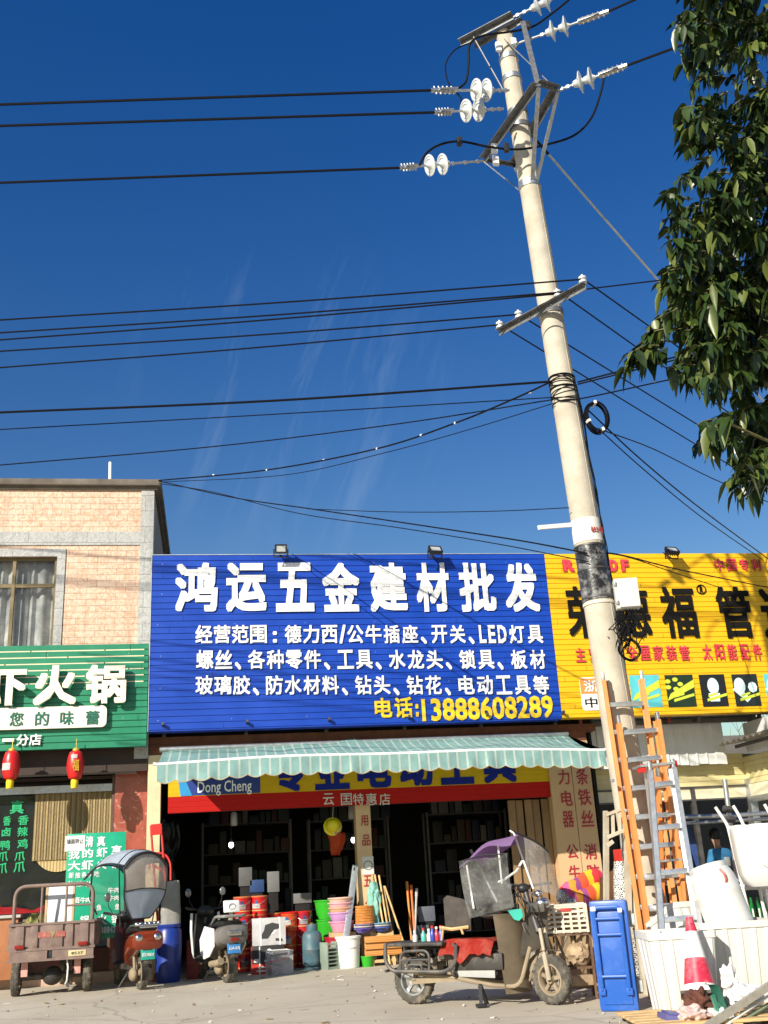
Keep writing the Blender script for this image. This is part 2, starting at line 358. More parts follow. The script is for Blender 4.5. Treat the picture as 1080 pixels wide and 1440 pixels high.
def marble_veins():
    nt = m_marble.node_tree; N = nt.nodes; L = nt.links; b = N['Principled BSDF']; src = b.inputs['Base Color'].links[0].from_socket
    tc = N.new('ShaderNodeTexCoord'); nz = N.new('ShaderNodeTexNoise'); nz.inputs['Scale'].default_value = 3.5; nz.inputs['Detail'].default_value = 3; nz.inputs['Distortion'].default_value = 1.2
    L.new(tc.outputs['Object'], nz.inputs['Vector'])
    ab = N.new('ShaderNodeMath'); ab.operation = 'SUBTRACT'; ab.inputs[1].default_value = .5; L.new(nz.outputs[0], ab.inputs[0])
    a2 = N.new('ShaderNodeMath'); a2.operation = 'ABSOLUTE'; L.new(ab.outputs[0], a2.inputs[0])
    r = N.new('ShaderNodeMapRange'); r.inputs[1].default_value = 0; r.inputs[2].default_value = .012; r.inputs[3].default_value = 1; r.inputs[4].default_value = 0; L.new(a2.outputs[0], r.inputs[0])
    n2 = N.new('ShaderNodeTexNoise'); n2.inputs['Scale'].default_value = 6; L.new(tc.outputs['Object'], n2.inputs['Vector'])
    r2 = N.new('ShaderNodeMapRange'); r2.inputs[1].default_value = .5; r2.inputs[2].default_value = .56; L.new(n2.outputs[0], r2.inputs[0])
    mu = N.new('ShaderNodeMath'); mu.operation = 'MULTIPLY'; L.new(r.outputs[0], mu.inputs[0]); L.new(r2.outputs[0], mu.inputs[1])
    mx = N.new('ShaderNodeMix'); mx.data_type = 'RGBA'; L.new(mu.outputs[0], mx.inputs[0]); L.new(src, mx.inputs[6]); mx.inputs[7].default_value = (.62, .40, .34, 1)
    L.new(mx.outputs[2], b.inputs['Base Color'])
marble_veins()
RX1 = at(217, 690, FY).x; RX0 = -9.5
zr = at(150, 684, FY).z
rest = thing('restaurant_building', 'two storey building faced in peach and grey tiles behind the green sign', 'building', (-5, FY, 0))
wx1 = at(79, 830, FY).x; wx0 = wx1 - 2.6; wz1 = at(60, 782, FY).z; wz0 = wz1 - 1.75
b = MB()
b.span((RX0, FY, 3.4), (wx0, FY + .25, zr)); b.span((wx1, FY, 3.4), (RX1, FY + .25, zr))
b.span((wx0, FY, wz1), (wx1, FY + .25, zr)); b.span((wx0, FY, 3.4), (wx1, FY + .25, wz0))
b.build('wall', m_peach, rest, w=True)
b = MB(); b.span((RX1 - .2, FY + .25, 3.4), (RX1, 27, zr)); b.span((RX1 - .2, 18.92, 0), (RX1, 27, 3.4)); b.span((RX0, FY + .25, 0), (RX0 + .2, 27, zr)); b.span((RX0 + .2, 26.8, 0), (RX1 - .2, 27, zr)); b.span((RX0 + .2, FY + .25, 3.2), (RX1 - .2, 26.8, 3.4))
b.build('side_wall', mat('bare_render', (.26, .24, .22), .9, var=.2, scale=2, bump=.3), rest, w=True)
b = MB()
qx = at(196, 800, FY).x
zb1, zb0 = at(100, 748, FY).z, at(100, 767, FY).z
b.span((qx, FY - .025, 3.4), (RX1 + .002, FY, zr - .02)); b.span((RX0, FY - .022, zb0), (qx, FY, zb1))
b.span((wx1 - .01, FY - .02, wz0), (wx1 + .13, FY + .003, wz1 + .13)); b.span((wx0, FY - .02, wz1 - .01), (wx1 - .01, FY + .003, wz1 + .13))
b.build('tile_trim', m_grey_tile, rest, w=True)
b = MB(); b.span((RX0 - .1, FY - .13, zr - .02), (RX1 + .13, 27.2, zr + .10), .02); b.span((RX0, FY - .05, zr - .075), (RX1 + .06, 27, zr - .02))
b.build('roof', mat('stained_roof_concrete', (.16, .135, .11), .95, var=.35, scale=3, bump=.4), rest, w=True)
# upper window
fr = MB()
zt = at(30, 822, FY).z; xm = at(17, 830, FY).x
for x in (wx0 + .03, (wx0 + xm) / 2 - .02, xm, wx1 - .03): fr.bar((x, FY + .10, wz0), (x, FY + .10, wz1), .055, .07)
for z in (wz0 + .03, zt, wz1 - .03): fr.bar((wx0, FY + .099, z), (wx1, FY + .099, z), .05, .068)
win = fr.build('window', mat('bronze_aluminium', (.20, .15, .08), .4, .6, var=.15), rest, w=True)
g_ = MB(); g_.span((wx0, FY + .118, wz0), (wx1, FY + .122, wz1)); g_.build('pane', clear_mat('window_glass', (.05, .06, .07), .20, .03), win, w=True)
cu = MB(); cu.grid(lambda u, v: (wx0 + u * (wx1 - wx0), FY + .26 + .04 * math.sin(u * 95 + 1.3 * math.sin(u * 31)) + .02 * math.sin(u * 41), wz0 + v * (wz1 - wz0)), 260, 3)
cu.build('curtain', mat('white_curtain', (.80, .79, .76), .9, var=.12, scale=5), win, w=True)
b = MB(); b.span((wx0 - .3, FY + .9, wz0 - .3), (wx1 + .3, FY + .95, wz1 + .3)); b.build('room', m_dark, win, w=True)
# ground floor of the restaurant
gz0_ = at(208, 1049, 17.65).z
GY = 18.5
px0, px1 = at(160, 1160, 18.4).x, RX1
b = MB(); b.span((px0, 18.4, .15), (px1 - .01, 18.9, 3.4)); b.build('pillar', m_marble, rest, w=True)
b = MB(); zl0 = at(80, 1098, GY).z; b.span((RX0, FY - .015, 3.2), (RX1 - .003, FY - .003, gz0_ + .12)); b.span((RX0, GY - .02, zl0), (px0, GY + .3, 3.2)); b.span((RX0, 18.26, 3.2), (px0, 18.5, 3.4)); b.build('lintel', mat('dark_brown_board', (.032, .017, .011), .6, var=.3), rest, w=True)
b = MB(); zr0 = at(80, 1107, GY).z; b.span((RX0, GY - .07, zr0 - .1), (px0, GY - .025, zr0 + .02)); b.build('door_rail', m_galv, rest, w=True)
gl = MB(); gl.span((RX0, GY + .06, .5), (px0 - .06, GY + .068, zr0 - .1)); glass = gl.build('shop_glass', clear_mat('dark_shop_glass', (.02, .025, .03), .45, .05), rest, w=True)
b = MB()
for s_, p0, p1 in (('真', (15, 1126), (33, 1144)), ('香', (26, 1147), (40, 1160)), ('辣', (25, 1163), (39, 1176)), ('鸡', (25, 1180), (39, 1193)), ('爪', (21, 1198), (35, 1210)), ('爪', (20, 1212), (35, 1226)),
                   ('香', (5, 1148), (15, 1161)), ('卤', (3, 1164), (15, 1176)), ('鸭', (1, 1182), (14, 1195)), ('爪', (-2, 1198), (11, 1211)), ('爪', (-3, 1214), (10, 1228))):
    b.ftext(s_, p0, p1, GY + .056, .004, .025)
b.build('lettering', mat('green_vinyl', (.01, .42, .16), .5), glass, w=True)
b = MB(); b.span((px0 - .05, GY - .03, .15), (px0, GY + .1, zr0 + .05)); b.bar((at(157, 1200, GY).x, GY - .05, .9), (at(157, 1200, GY).x, GY - .05, zr0 + .25), .045); b.build('door_post', mat('brown_metal_post', (.12, .07, .05), .5, .3), rest, w=True)
b = MB(); b.span((RX0, GY + .02, .15), (px0 - .05, GY + .2, .5)); b.build('window_wall', mat('maroon_tile', (.12, .02, .02), .35, var=.3), rest, w=True)
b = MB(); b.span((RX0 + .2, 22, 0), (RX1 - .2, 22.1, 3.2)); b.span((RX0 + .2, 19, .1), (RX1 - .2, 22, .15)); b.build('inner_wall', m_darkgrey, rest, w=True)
b = MB()
for i in range(14):
    x = RX1 - .8 - i * .33; b.box((x, 20.2 + .5 * math.sin(i * 2.1), .95 + .35 * math.sin(i * 1.7)), (.22, .2, .5 + .3 * math.cos(i)), None, .02)
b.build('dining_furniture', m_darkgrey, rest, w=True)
b = MB(); b.span((RX0, 18.26, 0), (RX1, 19, .15), .006); b.build('step', mat('pink_tile_step', (.55, .38, .30), .6, var=.2, scale=5), rest, w=True)
# bamboo blind and tray hanging in front of the glass
bl0, bl1 = at(50, 1115, GY), at(157, 1205, GY)
b = MB(); b.grid(lambda u, v: (bl0.x + u * (bl1.x - bl0.x), GY + .01 + .006 * math.sin(u * 180), bl1.z + v * (bl0.z - bl1.z)), 200, 2, thick=.012)
tag(b.build('bamboo_blind', band_mat('bamboo_slats', (.60, .47, .24), (.42, .31, .15), 0, .085, .5, .7, .15)), 'pale bamboo roller blind hanging in the restaurant window', 'blind')
tc_ = at(82, 1190, GY)
b = MB(); b.lathe([(0, 0), (.12, .02), (.25, .025), (.38, .03), (.40, .06), (.38, .05), (.25, .045), (.12, .04), (0, .02)], T(tc_.x, GY + .055, tc_.z) @ RX(90) @ Matrix.Diagonal((1, 1, .5, 1)), 40)
tag(b.build('bamboo_tray', band_mat('woven_bamboo', (.55, .42, .2), (.34, .24, .1), 0, .05, .45, .8, .2)), 'round woven bamboo tray hanging below the blind', 'tray')
# ---------------------------------------------------------------- ribbed sign panels
def ribs(x0, x1, z0, z1, y, pitch, gap=.016, dep=.012, back=.25):
    b = MB(); prof = []; z = z1
    while z > z0 + .001:
        zn = max(z0, z - pitch + gap); prof += [(y, z), (y, zn)]
        if zn > z0 + gap: prof += [(y + dep, zn - .001), (y + dep, zn - gap + .001)]
        z = zn - gap
    prof += [(y, z0)] if prof[-1][1] > z0 + 1e-4 else []
    pr = [(x, z) for x, z in prof] + [(y + back, z0), (y + back, z1)]
    A = [b.bm.verts.new((x0, p[0], p[1])) for p in pr]; B = [b.bm.verts.new((x1, p[0], p[1])) for p in pr]
    k = len(pr)
    for i in range(k): b.face((A[i], A[(i + 1) % k], B[(i + 1) % k], B[i]))
    b.face(A); b.face(B[::-1]); return b
# green sign
GSY = 17.65
gp = at(209, 905, GSY); gb = at(208, 1049, GSY)
gx1 = gp.x; gz1, gz0 = gp.z, gb.z; gx0 = -6.6
gs = thing('restaurant_sign', 'green slatted shop sign with thick cream characters above the red lanterns', 'sign', ((gx0 + gx1) / 2, GSY, gz0))
P_ = .1085
ribs(gx0, gx1, gz0, gz1, GSY, P_, .02, .016, .12).build('panel', mat('green_enamel', (.013, .205, .105), .4, var=.1, scale=2, bump=.5, bscale=2.2, dirt=((.03, .26, .13), .5, 3)), gs, w=True)
b = MB()
for i in range(6):  # cream strips in the upper gaps: light showing between slats, put in as colour
    z = gz1 - P_ * (i + 1) + .010; x = gx0
    while x < gx1 - .06:
        xe = min(x + 1.2 + .5 * ((i * 37) % 5) / 5, gx1 - .05); b.span((x, GSY + .002, z - .0095), (xe - .02, GSY + .010, z + .0095)); x = xe
b.build('gap_light', mat('cream_gap_light', (.75, .66, .45), .6), gs, w=True)
b = MB(); b.ftext('虾', (-30, 940), (36, 992), GSY - .10, .06, .045); b.ftext('火', (50, 937), (107, 991), GSY - .10, .06, .045); b.ftext('锅', (122, 936), (177, 989), GSY - .10, .06, .045)
b.build('big_lettering', mat('cream_letter', (.84, .78, .64), .5, var=.03), gs, w=True)
b = MB(); ba, bb_ = at(-150, 1000, GSY), at(150, 1023, GSY); w_, h_ = bb_.x - ba.x, at(150, 993, GSY).z - bb_.z
rr_ = [Vector(p) for p in ((-w_ / 2, -h_ / 2, 0), (w_ / 2, -h_ / 2, 0), (w_ / 2, h_ / 2, 0), (-w_ / 2, h_ / 2, 0))]
def rrect(w, h, r, n=4):
    out = []
    for cx, cy, a in ((w / 2 - r, h / 2 - r, 0), (-w / 2 + r, h / 2 - r, 90), (-w / 2 + r, -h / 2 + r, 180), (w / 2 - r, -h / 2 + r, 270)):
        out += [(cx + r * math.cos(R_(a + 90 * i / n)), cy + r * math.sin(R_(a + 90 * i / n))) for i in range(n + 1)]
    return out
b.prism(rrect(w_, h_, .08), T((ba.x + bb_.x) / 2, GSY - .02, bb_.z + h_ / 2) @ RX(90), .07)
sl = b.build('slogan_board', mat('cream_board', (.84, .80, .68), .5, var=.03), gs, w=True)
b = MB()
for s_, x in (('您', 23), ('的', 59), ('味', 94), ('蕾', 130)): b.ftext(s_, (x - 9, 1001 - (x - 60) * .02), (x + 9, 1020 - (x - 60) * .02), GSY - .092, .01, .015)
b.build('lettering', mat('green_letter', (.01, .14, .09), .5), sl, w=True)
b = MB(); b.ftext('一', (4, 1039), (20, 1043), GSY - .02, .02, .02); b.ftext('分店', (24, 1033), (58, 1048), GSY - .02, .02, .03); b.build('branch_lettering', m_letterwhite, gs, w=True)
# lanterns
for i, (px, lab) in enumerate(((17, 'red paper lantern nearest the picture edge, a large white label on its front'), (107, 'red paper lantern with gold characters under the sign, beside the marble pillar'))):
    tp = at(px, 1056, 17.52); H_ = .45
    ln = thing('red_lantern', lab, 'lantern', (tp.x, 17.52, tp.z - H_), -10 + i * 25, 'red lanterns hanging under the green sign')
    b = MB(); pr = [(.055, 0)]
    for k in range(25):
        t = k / 24; pr.append((.058 + .076 * math.sin(math.pi * (.08 + .84 * t)) ** .55 + (.003 if k % 2 else 0), .02 + t * (H_ - .04)))
    pr.append((.055, H_)); b.lathe(pr, None, 28); b.build('paper_body', mat('red_lantern_paper', (.62, .012, .012), .35, var=.06, spec=.6), ln)
    b = MB(); b.lathe([(.05, H_), (.055, H_ + .03), (.02, H_ + .05)], None, 16); b.tube([(0, 0, H_ + .03), (0, 0, H_ + .2)], .006, 6); b.build('hanging_cap', mat('gold_cap', (.75, .55, .12), .4, .3), ln)
    b = MB(); b.lathe([(.052, 0), (.06, -.03), (.056, -.12), (.05, -.135)], None, 18); b.build('tassel', mat('yellow_fringe', (.78, .58, .02), .8, var=.15, scale=40), ln)
    def wrap(a0, a1, z0, z1, name, mm, r=.138):
        b = MB(); b.grid(lambda u, v: (r * math.sin(R_(a0 + u * (a1 - a0))), -r * math.cos(R_(a0 + u * (a1 - a0))), z0 + v * (z1 - z0)), 8, 2, thick=.002); return b.build(name, mm, ln)
    if i == 0: wrap(-50, 15, .14, .25, 'paper_label', m_letterwhite)
    else:
        wrap(-40, 2, .32, .38, 'paper_label', m_letterwhite, .1365)
        b = MB(); b.text('福', .10, .18, T(-.015, -.1375, .21) @ RX(90), .004, .02); b.build('gold_character', mat('gold_ink', (.75, .42, .03), .5), ln)
# ================================================================ HARDWARE SHOP
PXL = at(224, 1200, FY).x; PXR0, PXR1 = at(777, 1130, FY).x, at(836, 1130, FY).x
shop = thing('hardware_shop', 'open fronted shop with cream pillars under the blue sign', 'shop', (2.5, FY, 0))
SX0, SX1 = RX1 + .005, PXR1
b = MB(); b.span((SX0, FY, 0), (PXL, FY + .35, 3.45)); b.build('left_pillar', m_cream, shop, w=True)
b = MB(); xm_ = (PXR0 + PXR1) / 2 + .03
b.span((PXR0, FY, 0), (xm_ - .006, FY + .30, 3.45)); b.span((xm_ + .006, FY, 0), (PXR1, FY + .30, 3.45))
rp = b.build('right_pillar', mat('tan_board', (.56, .37, .20), .7, var=.08, scale=2, dirt=((.36, .22, .11), .4, 2)), shop, w=True)
b = MB()
for s_, p0, p1 in (('力', (784, 1083), (802, 1103)), ('电', (788, 1112), (806, 1133)), ('器', (790, 1141), (808, 1163)), ('公', (796, 1188), (814, 1207)), ('牛', (799, 1217), (817, 1237)),
                   ('条', (809, 1080), (828, 1103)), ('铁', (812, 1110), (832, 1132)), ('丝', (816, 1140), (836, 1162)), ('消', (821, 1187), (840, 1208)), ('防', (825, 1216), (844, 1237))):
    b.ftext(s_, p0, p1, FY - .001, .006, .012)
m_redvinyl = mat('red_vinyl', (.36, .012, .03), .5)
b.build('lettering', m_redvinyl, rp, w=True)
cx0, cx1 = at(502, 1190, 18.1).x, at(523, 1190, 18.1).x
b = MB(); b.span((cx0, 18.1, 0), (cx1, 18.4, 2.56)); cp = b.build('centre_pillar', mat('tan_post', (.60, .42, .24), .7, var=.08, scale=3), shop, w=True)
b = MB()
for s_, p0, p1 in (('用', (507, 1147), (518, 1161)), ('品', (509, 1174), (521, 1189)), ('五', (511, 1231), (523, 1246)), ('金', (513, 1264), (525, 1279))): b.ftext(s_, p0, p1, 18.098, .006, .008)
b.build('lettering', m_redvinyl, cp, w=True)
b = MB(); a_, c_ = at(509, 1205, 18.1), at(526, 1229, 18.1); b.span((a_.x, 18.094, c_.z), (c_.x, 18.1, a_.z)); nt_ = b.build('paper_notice', mat('grey_paper', (.60, .60, .58), .8), cp, w=True)
b = MB(); b.tube([((a_.x + c_.x) / 2 + .07 * math.cos(t * .3142), 18.092, (a_.z + c_.z) / 2 + .07 * math.sin(t * .3142)) for t in range(20)], .006, 5, True); b.build('printed_ring', m_darkgrey, nt_, w=True)
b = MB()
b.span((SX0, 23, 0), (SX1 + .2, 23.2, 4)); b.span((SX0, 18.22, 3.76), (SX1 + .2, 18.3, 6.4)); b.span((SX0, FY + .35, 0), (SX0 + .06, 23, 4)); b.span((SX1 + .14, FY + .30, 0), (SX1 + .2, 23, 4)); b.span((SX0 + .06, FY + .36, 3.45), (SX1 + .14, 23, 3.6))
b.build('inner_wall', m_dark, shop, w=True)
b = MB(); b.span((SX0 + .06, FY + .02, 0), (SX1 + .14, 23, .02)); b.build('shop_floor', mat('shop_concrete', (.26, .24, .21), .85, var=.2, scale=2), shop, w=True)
b = MB(); b.span((SX0, FY + .05, 3.62), (SX1 + .2, 23.2, 3.75)); b.span((SX0, FY + .02, 3.45), (SX1, FY + .2, 3.62))
b.build('roof', mat('rust_steel', (.17, .06, .03), .7, .2, var=.3), shop, w=True)
b = MB()
for i in range(6):
    x = SX0 + .25 + i * 1.38; b.bar((x, 18.05, 3.75), (x, 18.05, 6.75), .06); b.bar((x, 18.05, 6.5), (x, 19.6, 3.75), .05); b.bar((x, 18.02, 6.6), (x, 17.86, 6.6), .04)
    b.bar((x, 18.1, 3.78), (x, 17.5, 3.9), .04)
for z in (4.1, 5.3, 6.6): b.bar((SX0, 17.99, z), (SX1, 17.99, z), .05)
b.build('sign_frame', m_steel, shop, w=True)
# lintel board with the tool brand (behind the awning)
LY = 18.06
l0, l1 = at(236, 1144, LY), at(776, 1121, LY)
lz0 = l0.z; lzy = at(406, 1114, LY).z; lz1 = 3.4
fb = MB(); fb.span((l0.x, LY, lz0), (l1.x, LY + .14, 3.44)); fb = fb.build('lintel_board', mat('dark_board_edge', (.1, .02, .02), .6), shop, w=True)
ribs(l0.x, l1.x, lzy, lz1, LY - .010, .085, .004, .003, .009).build('yellow_band', mat('yellow_vinyl', (.60, .38, .012), .6, spec=.15, var=.05), fb, w=True)
ribs(l0.x, l1.x, lz0, lzy - .002, LY - .012, .085, .004, .003, .011).build('red_band', mat('red_band_vinyl', (.40, .010, .008), .6, spec=.15, var=.05), fb, w=True)
b = MB(); a_, c_ = at(256, 1094, LY), at(366, 1118, LY); b.prism([(a_.x - .01, at(262, 1119, LY).z), (c_.x, lzy + .01), (c_.x, a_.z + .02), (a_.x - .06, a_.z + .02)], T(0, LY - .014, 0) @ RX(90), .006)
bp_ = b.build('brand_panel', mat('blue_panel_vinyl', (.012, .035, .22), .5), fb, w=True)
b = MB(); b.prism([(a_.x - .02, at(262, 1119, LY).z - .004), (a_.x + .17, at(262, 1119, LY).z - .004), (a_.x + .03, a_.z + .024), (a_.x - .07, a_.z + .024)], T(0, LY - .018, 0) @ RX(90), .006)
b.build('cyan_wedge', mat('cyan_vinyl', (.02, .25, .55), .5), bp_, w=True)
b = MB(); b.ftext('Dong Cheng', (278, 1099), (354, 1117), LY - .022, .008, .012); b.build('brand_lettering', m_letterwhite, bp_, w=True)
b = MB()
for s_, x in (('专', 406), ('业', 467), ('电', 526), ('动', 585), ('工', 642), ('具', 702)):
    yb = 1112 - (x - 406) * .042; b.ftext(s_, (x - 25, yb - 50), (x + 25, yb), LY - .011, .012, .05)
b.build('blue_lettering', mat('blue_vinyl', (.008, .02, .22), .6, spec=.15), fb, w=True)
b = MB()
for s_, x in (('云', 462), ('囯', 487), ('特', 504), ('惠', 522), ('店', 541)): b.ftext(s_, (x - 8, 1116), (x + 8, 1132), LY - .013, .008, .01)
b.build('white_lettering', mat('faded_white_letter', (.6, .55, .52), .5), fb, w=True)
# folding door boards at the right of the opening
b = MB()
dx = at(724, 1250, 18.2).x
for i in range(5):
    x = dx + i * (PXR0 - dx) / 5; b.span((x + .012, 18.2 + .05 * (i % 2), .02), (x + (PXR0 - dx) / 5 - .012, 18.24 + .05 * (i % 2), 2.48))
b.build('folding_door', mat('brown_door_board', (.25, .15, .07), .6, var=.25, scale=2), shop, w=True)
# ---------------------------------------------------------------- blue sign
s0, s1 = at(214, 781, SY), at(791, 1012, SY); sbz = at(208, 1028, SY).z
bx0, bx1, bz0, bz1 = s0.x + .003, at(765, 779, SY).x, (sbz + s1.z) / 2, s0.z
bs = thing('hardware_sign', 'large blue slatted sign with white characters and a yellow telephone number', 'sign', ((bx0 + bx1) / 2, SY, bz0))
ribs(bx0, bx1, bz0, bz1, SY, .1085, .014, .012, .26).build('panel', mat('blue_enamel', (.005, .050, .38), .38, var=.10, scale=1.6, bump=.5, bscale=2.2, dirt=((.010, .065, .43), .5, 1.5)), bs, w=True)
b = MB(); b.span((bx0 - .004, SY - .012, bz1), (bx1, SY + .26, bz1 + .012)); b.span((bx0 - .012, SY - .010, bz0), (bx0 - .001, SY + .26, bz1)); b.build('edge_trim', mat('pale_edge', (.5, .55, .62), .4, .5), bs, w=True)
b = MB()
TITLE = [('鸿', 247, 306), ('运', 318, 375), ('五', 387, 442), ('金', 452, 507), ('建', 518, 574), ('材', 583, 634), ('批', 643, 699), ('发', 706, 760)]
for s_, xa, xb in TITLE: b.ftext(s_, (xa, 792), (xb, 860), SY - .006, .02, .042)
b.build('title_lettering', m_letterwhite, bs, w=True)
def line(chars, x0, x1, yt, yb, wts):
    """one line of lettering, each glyph in its own cell; wts = cell width of narrow glyphs"""
    tot = sum(wts.get(c, 1.0) for c in chars); u = (x1 - x0) / tot; x = x0; b = MB()
    for c in chars:
        w = wts.get(c, 1.0) * u
        if c == '、': b.ftext(c, (x + .10 * u, yb - (yb - yt) * .36), (x + .44 * u, yb + 1), SY - .006, .016, .03)
        elif c == '：': b.ftext(':', (x + .28 * u, yt + 9), (x + .52 * u, yb - 1), SY - .006, .016, .03)
        elif c == '/': b.ftext(c, (x + .02 * u, yt), (x + w, yb), SY - .006, .016, .03)
        else: b.ftext(c, (x + .04 * w, yt + .5), (x + .96 * w, yb - .5), SY - .006, .016, .026 if ord(c) > 999 else .034)
        x += w
    return b
W_ = {'、': .62, '：': .9, '/': .42, 'L': .5, 'E': .52, 'D': .62}
line('经营范围：德力西/公牛插座、开关、LED灯具', 274, 765, 879, 905, W_).build('goods_lettering', m_letterwhite, bs, w=True)
line('螺丝、各种零件、工具、水龙头、锁具、板材', 275, 769, 914, 941, {'、': .75}).build('goods_lettering', m_letterwhite, bs, w=True)
line('玻璃胶、防水材料、钻头、钻花、电动工具等', 274, 774, 950, 977, {'、': .75}).build('goods_lettering', m_letterwhite, bs, w=True)
b = MB(); b.ftext('电', (526, 982), (552, 1009), SY - .006, .016, .034); b.ftext('话', (554, 981), (581, 1009), SY - .006, .016, .034); b.ftext(':', (584, 990), (589, 1008), SY - .006, .016, .05); b.ftext('13888608289', (592, 983), (779, 1009), SY - .006, .016, .030)
b.build('telephone_lettering', mat('yellow_letter', (.85, .56, .02), .5, var=.03), bs, w=True)
# ---------------------------------------------------------------- yellow sign
yx0, yx1 = bx1 + .004, 13.2; yz1 = bz1 - .004; yz0 = at(900, 1006, SY).z
ys = thing('pipe_shop_sign', 'yellow slatted sign with heavy black characters and pictures of pipe fittings', 'sign', ((yx0 + yx1) / 2, SY, yz0))
ribs(yx0, yx1, yz0, yz1, SY + .003, .096, .013, .012, .26).build('panel', mat('yellow_enamel', (.80, .46, .006), .42, var=.07, scale=1.5, bump=.5, bscale=2.2, dirt=((.74, .39, .008), .5, 1.5)), ys, w=True)
b = MB()
for s_, xa, xb in (('荣', 793, 846), ('德', 856, 918), ('福', 924, 984), ('管', 1003, 1063), ('道', 1064, 1127)): b.ftext(s_, (xa, 825), (xb, 897), SY - .006, .02, .030)
b.ftext('R', (983, 824), (989, 834), SY - .006, .012, .03)
ctr = at(986, 829, SY); b.tube([(ctr.x + .088 * math.cos(t * .2618), SY - .006, ctr.z + .088 * math.sin(t * .2618)) for t in range(24)], .012, 6, True)
b.build('black_lettering', mat('black_letter', (.006, .0055, .005), .75, spec=.2), ys, w=True)
b = MB()
for s_, xa, xb in (('R', 790, 808), ('O', 834, 852), ('D', 856, 869), ('F', 872, 885)): b.ftext(s_, (xa, 787), (xb, 804), SY - .006, .014, .06)
b.build('red_lettering', mat('pinkish_red_letter', (.68, .05, .07), .5), ys, w=True); b = MB()
for i, s_ in enumerate('中国专利'): b.ftext(s_, (1003 + 17.4 * i, 786), (1019 + 17.4 * i, 803), SY - .006, .014, .025)
b.build('red_lettering', mat('pinkish_red_letter', (.68, .05, .07), .5), ys, w=True); b = MB()
b.ftext('主', (808, 911), (824, 931), SY - .006, .014, .018); b.ftext('营', (827, 911), (843, 931), SY - .006, .014, .018)
for i, s_ in enumerate('全屋家装管'): b.ftext(s_, (880 + 18.4 * i, 908), (897 + 18.4 * i, 929), SY - .006, .014, .018)
b.build('red_lettering', mat('pinkish_red_letter', (.68, .05, .07), .5), ys, w=True); b = MB()
for i, s_ in enumerate('太阳能配件'): b.ftext(s_, (986 + 17.7 * i, 906), (1002 + 17.7 * i, 928), SY - .006, .014, .018)
b.build('red_lettering', mat('pinkish_red_letter', (.68, .05, .07), .5), ys, w=True)
a_, c_ = at(814, 953, SY), at(866, 998, SY); w_, h_ = c_.x - a_.x, a_.z - c_.z
b = MB(); b.prism(rrect(w_, h_, .06), T((a_.x + c_.x) / 2, SY - .001, (a_.z + c_.z) / 2) @ RX(90), .008); bd = b.build('origin_badge', m_letterwhite, ys, w=True)
b = MB(); b.span((a_.x + .004, SY - .013, (a_.z + c_.z) / 2), (c_.x - .004, SY - .009, a_.z - .02)); b.build('orange_half', mat('orange_vinyl', (.78, .27, .06), .5), bd, w=True)
b = MB(); b.ftext('浙江', (820, 957), (862, 972), SY - .0135, .004, .02); b.build('upper_lettering', m_letterwhite, bd, w=True)
b = MB(); b.ftext('中国', (822, 981), (862, 994), SY - .0095, .004, .015); b.build('lower_lettering', MATS['black_letter'], bd, w=True)
m_pic = [mat('cyan_print', (.10, .50, .55), .4), mat('black_green_print', (.012, .03, .014), .4), mat('black_print', (.012, .012, .014), .4), mat('dark_print', (.015, .02, .02), .4), mat('cyan_print', (.10, .50, .55), .4)]
m_lime = mat('lime_print', (.55, .62, .05), .4); m_pale = mat('pale_blue_print', (.60, .78, .78), .4)
for i, (xa, xb) in enumerate(((884, 932), (934, 980), (982, 1025), (1028, 1071), (1073, 1118))):
    a_, c_ = at(xa, 950 - i * .5, SY), at(xb, 994 - i * .5, SY)
    b = MB(); b.span((a_.x, SY - .006, c_.z), (c_.x, SY - .001, a_.z)); pc = b.build('product_picture', m_pic[i], ys, w=True)
    mx_, mz_ = (a_.x + c_.x) / 2, (a_.z + c_.z) / 2; M0 = T(mx_, SY - .0065, mz_) @ RX(90)
    if i in (0, 1):
        b = MB(); b.prism([(-.28, -.18), (.28, .06), (.28, .20), (-.20, -.05)], M0, .003)
        if i == 1:
            for k in range(5): b.prism([(q[0] * .055 - .12 + .13 * math.cos(k * 1.25), q[1] * .04 + .12 + .09 * math.sin(k * 1.25)) for q in [(math.cos(t), math.sin(t)) for t in [j * .785 for j in range(8)]]], M0, .004)
        b.build('printed_pipe', m_lime, pc, w=True)
    else:
        b = MB(); b.prism([(q[0] * .11 - (.0 if i == 2 else .12), q[1] * .15 + .08) for q in [(math.cos(t * .393), math.sin(t * .393)) for t in range(16)]], M0, .003)
        b.prism([(-.11, -.05), (.11, -.05), (.09, -.2), (-.09, -.2)] if i == 2 else [(-.27, .02), (-.16, .08), (.06, -.16), (-.02, -.22)], M0, .0035)
        if i > 2: b.prism([(q[0] * .09 + .13, q[1] * .10 + .05) for q in [(math.cos(t * .785), math.sin(t * .785)) for t in range(8)]], M0, .004)
        b.build('printed_fitting', m_pale, pc, w=True)
    b = MB(); b.prism([(-.15, -.20), (.25, -.10), (.25, -.05), (-.15, -.15)], M0 @ T(0, 0, .004), .002); b.prism([(-.12, -.12), (.06, -.075), (.06, -.035), (-.12, -.08)], M0 @ T(0, 0, .004), .002); b.build('printed_caption', m_lime, pc, w=True)
b = MB()
for x in (yx0 + .5, yx0 + 2.2, yx0 + 4.0, yx0 + 5.8):
    b.bar((x, 18.1, 3.72), (x, 18.1, yz1 - .2), .06); b.bar((x, 18.07, yz1 - .4), (x, 17.87, yz1 - .4), .05); b.bar((x, 18.07, yz0 + .2), (x, 17.87, yz0 + .2), .05)
b.build('frame', mat('red_oxide_steel', (.25, .06, .04), .6, .2, var=.3), ys, w=True)
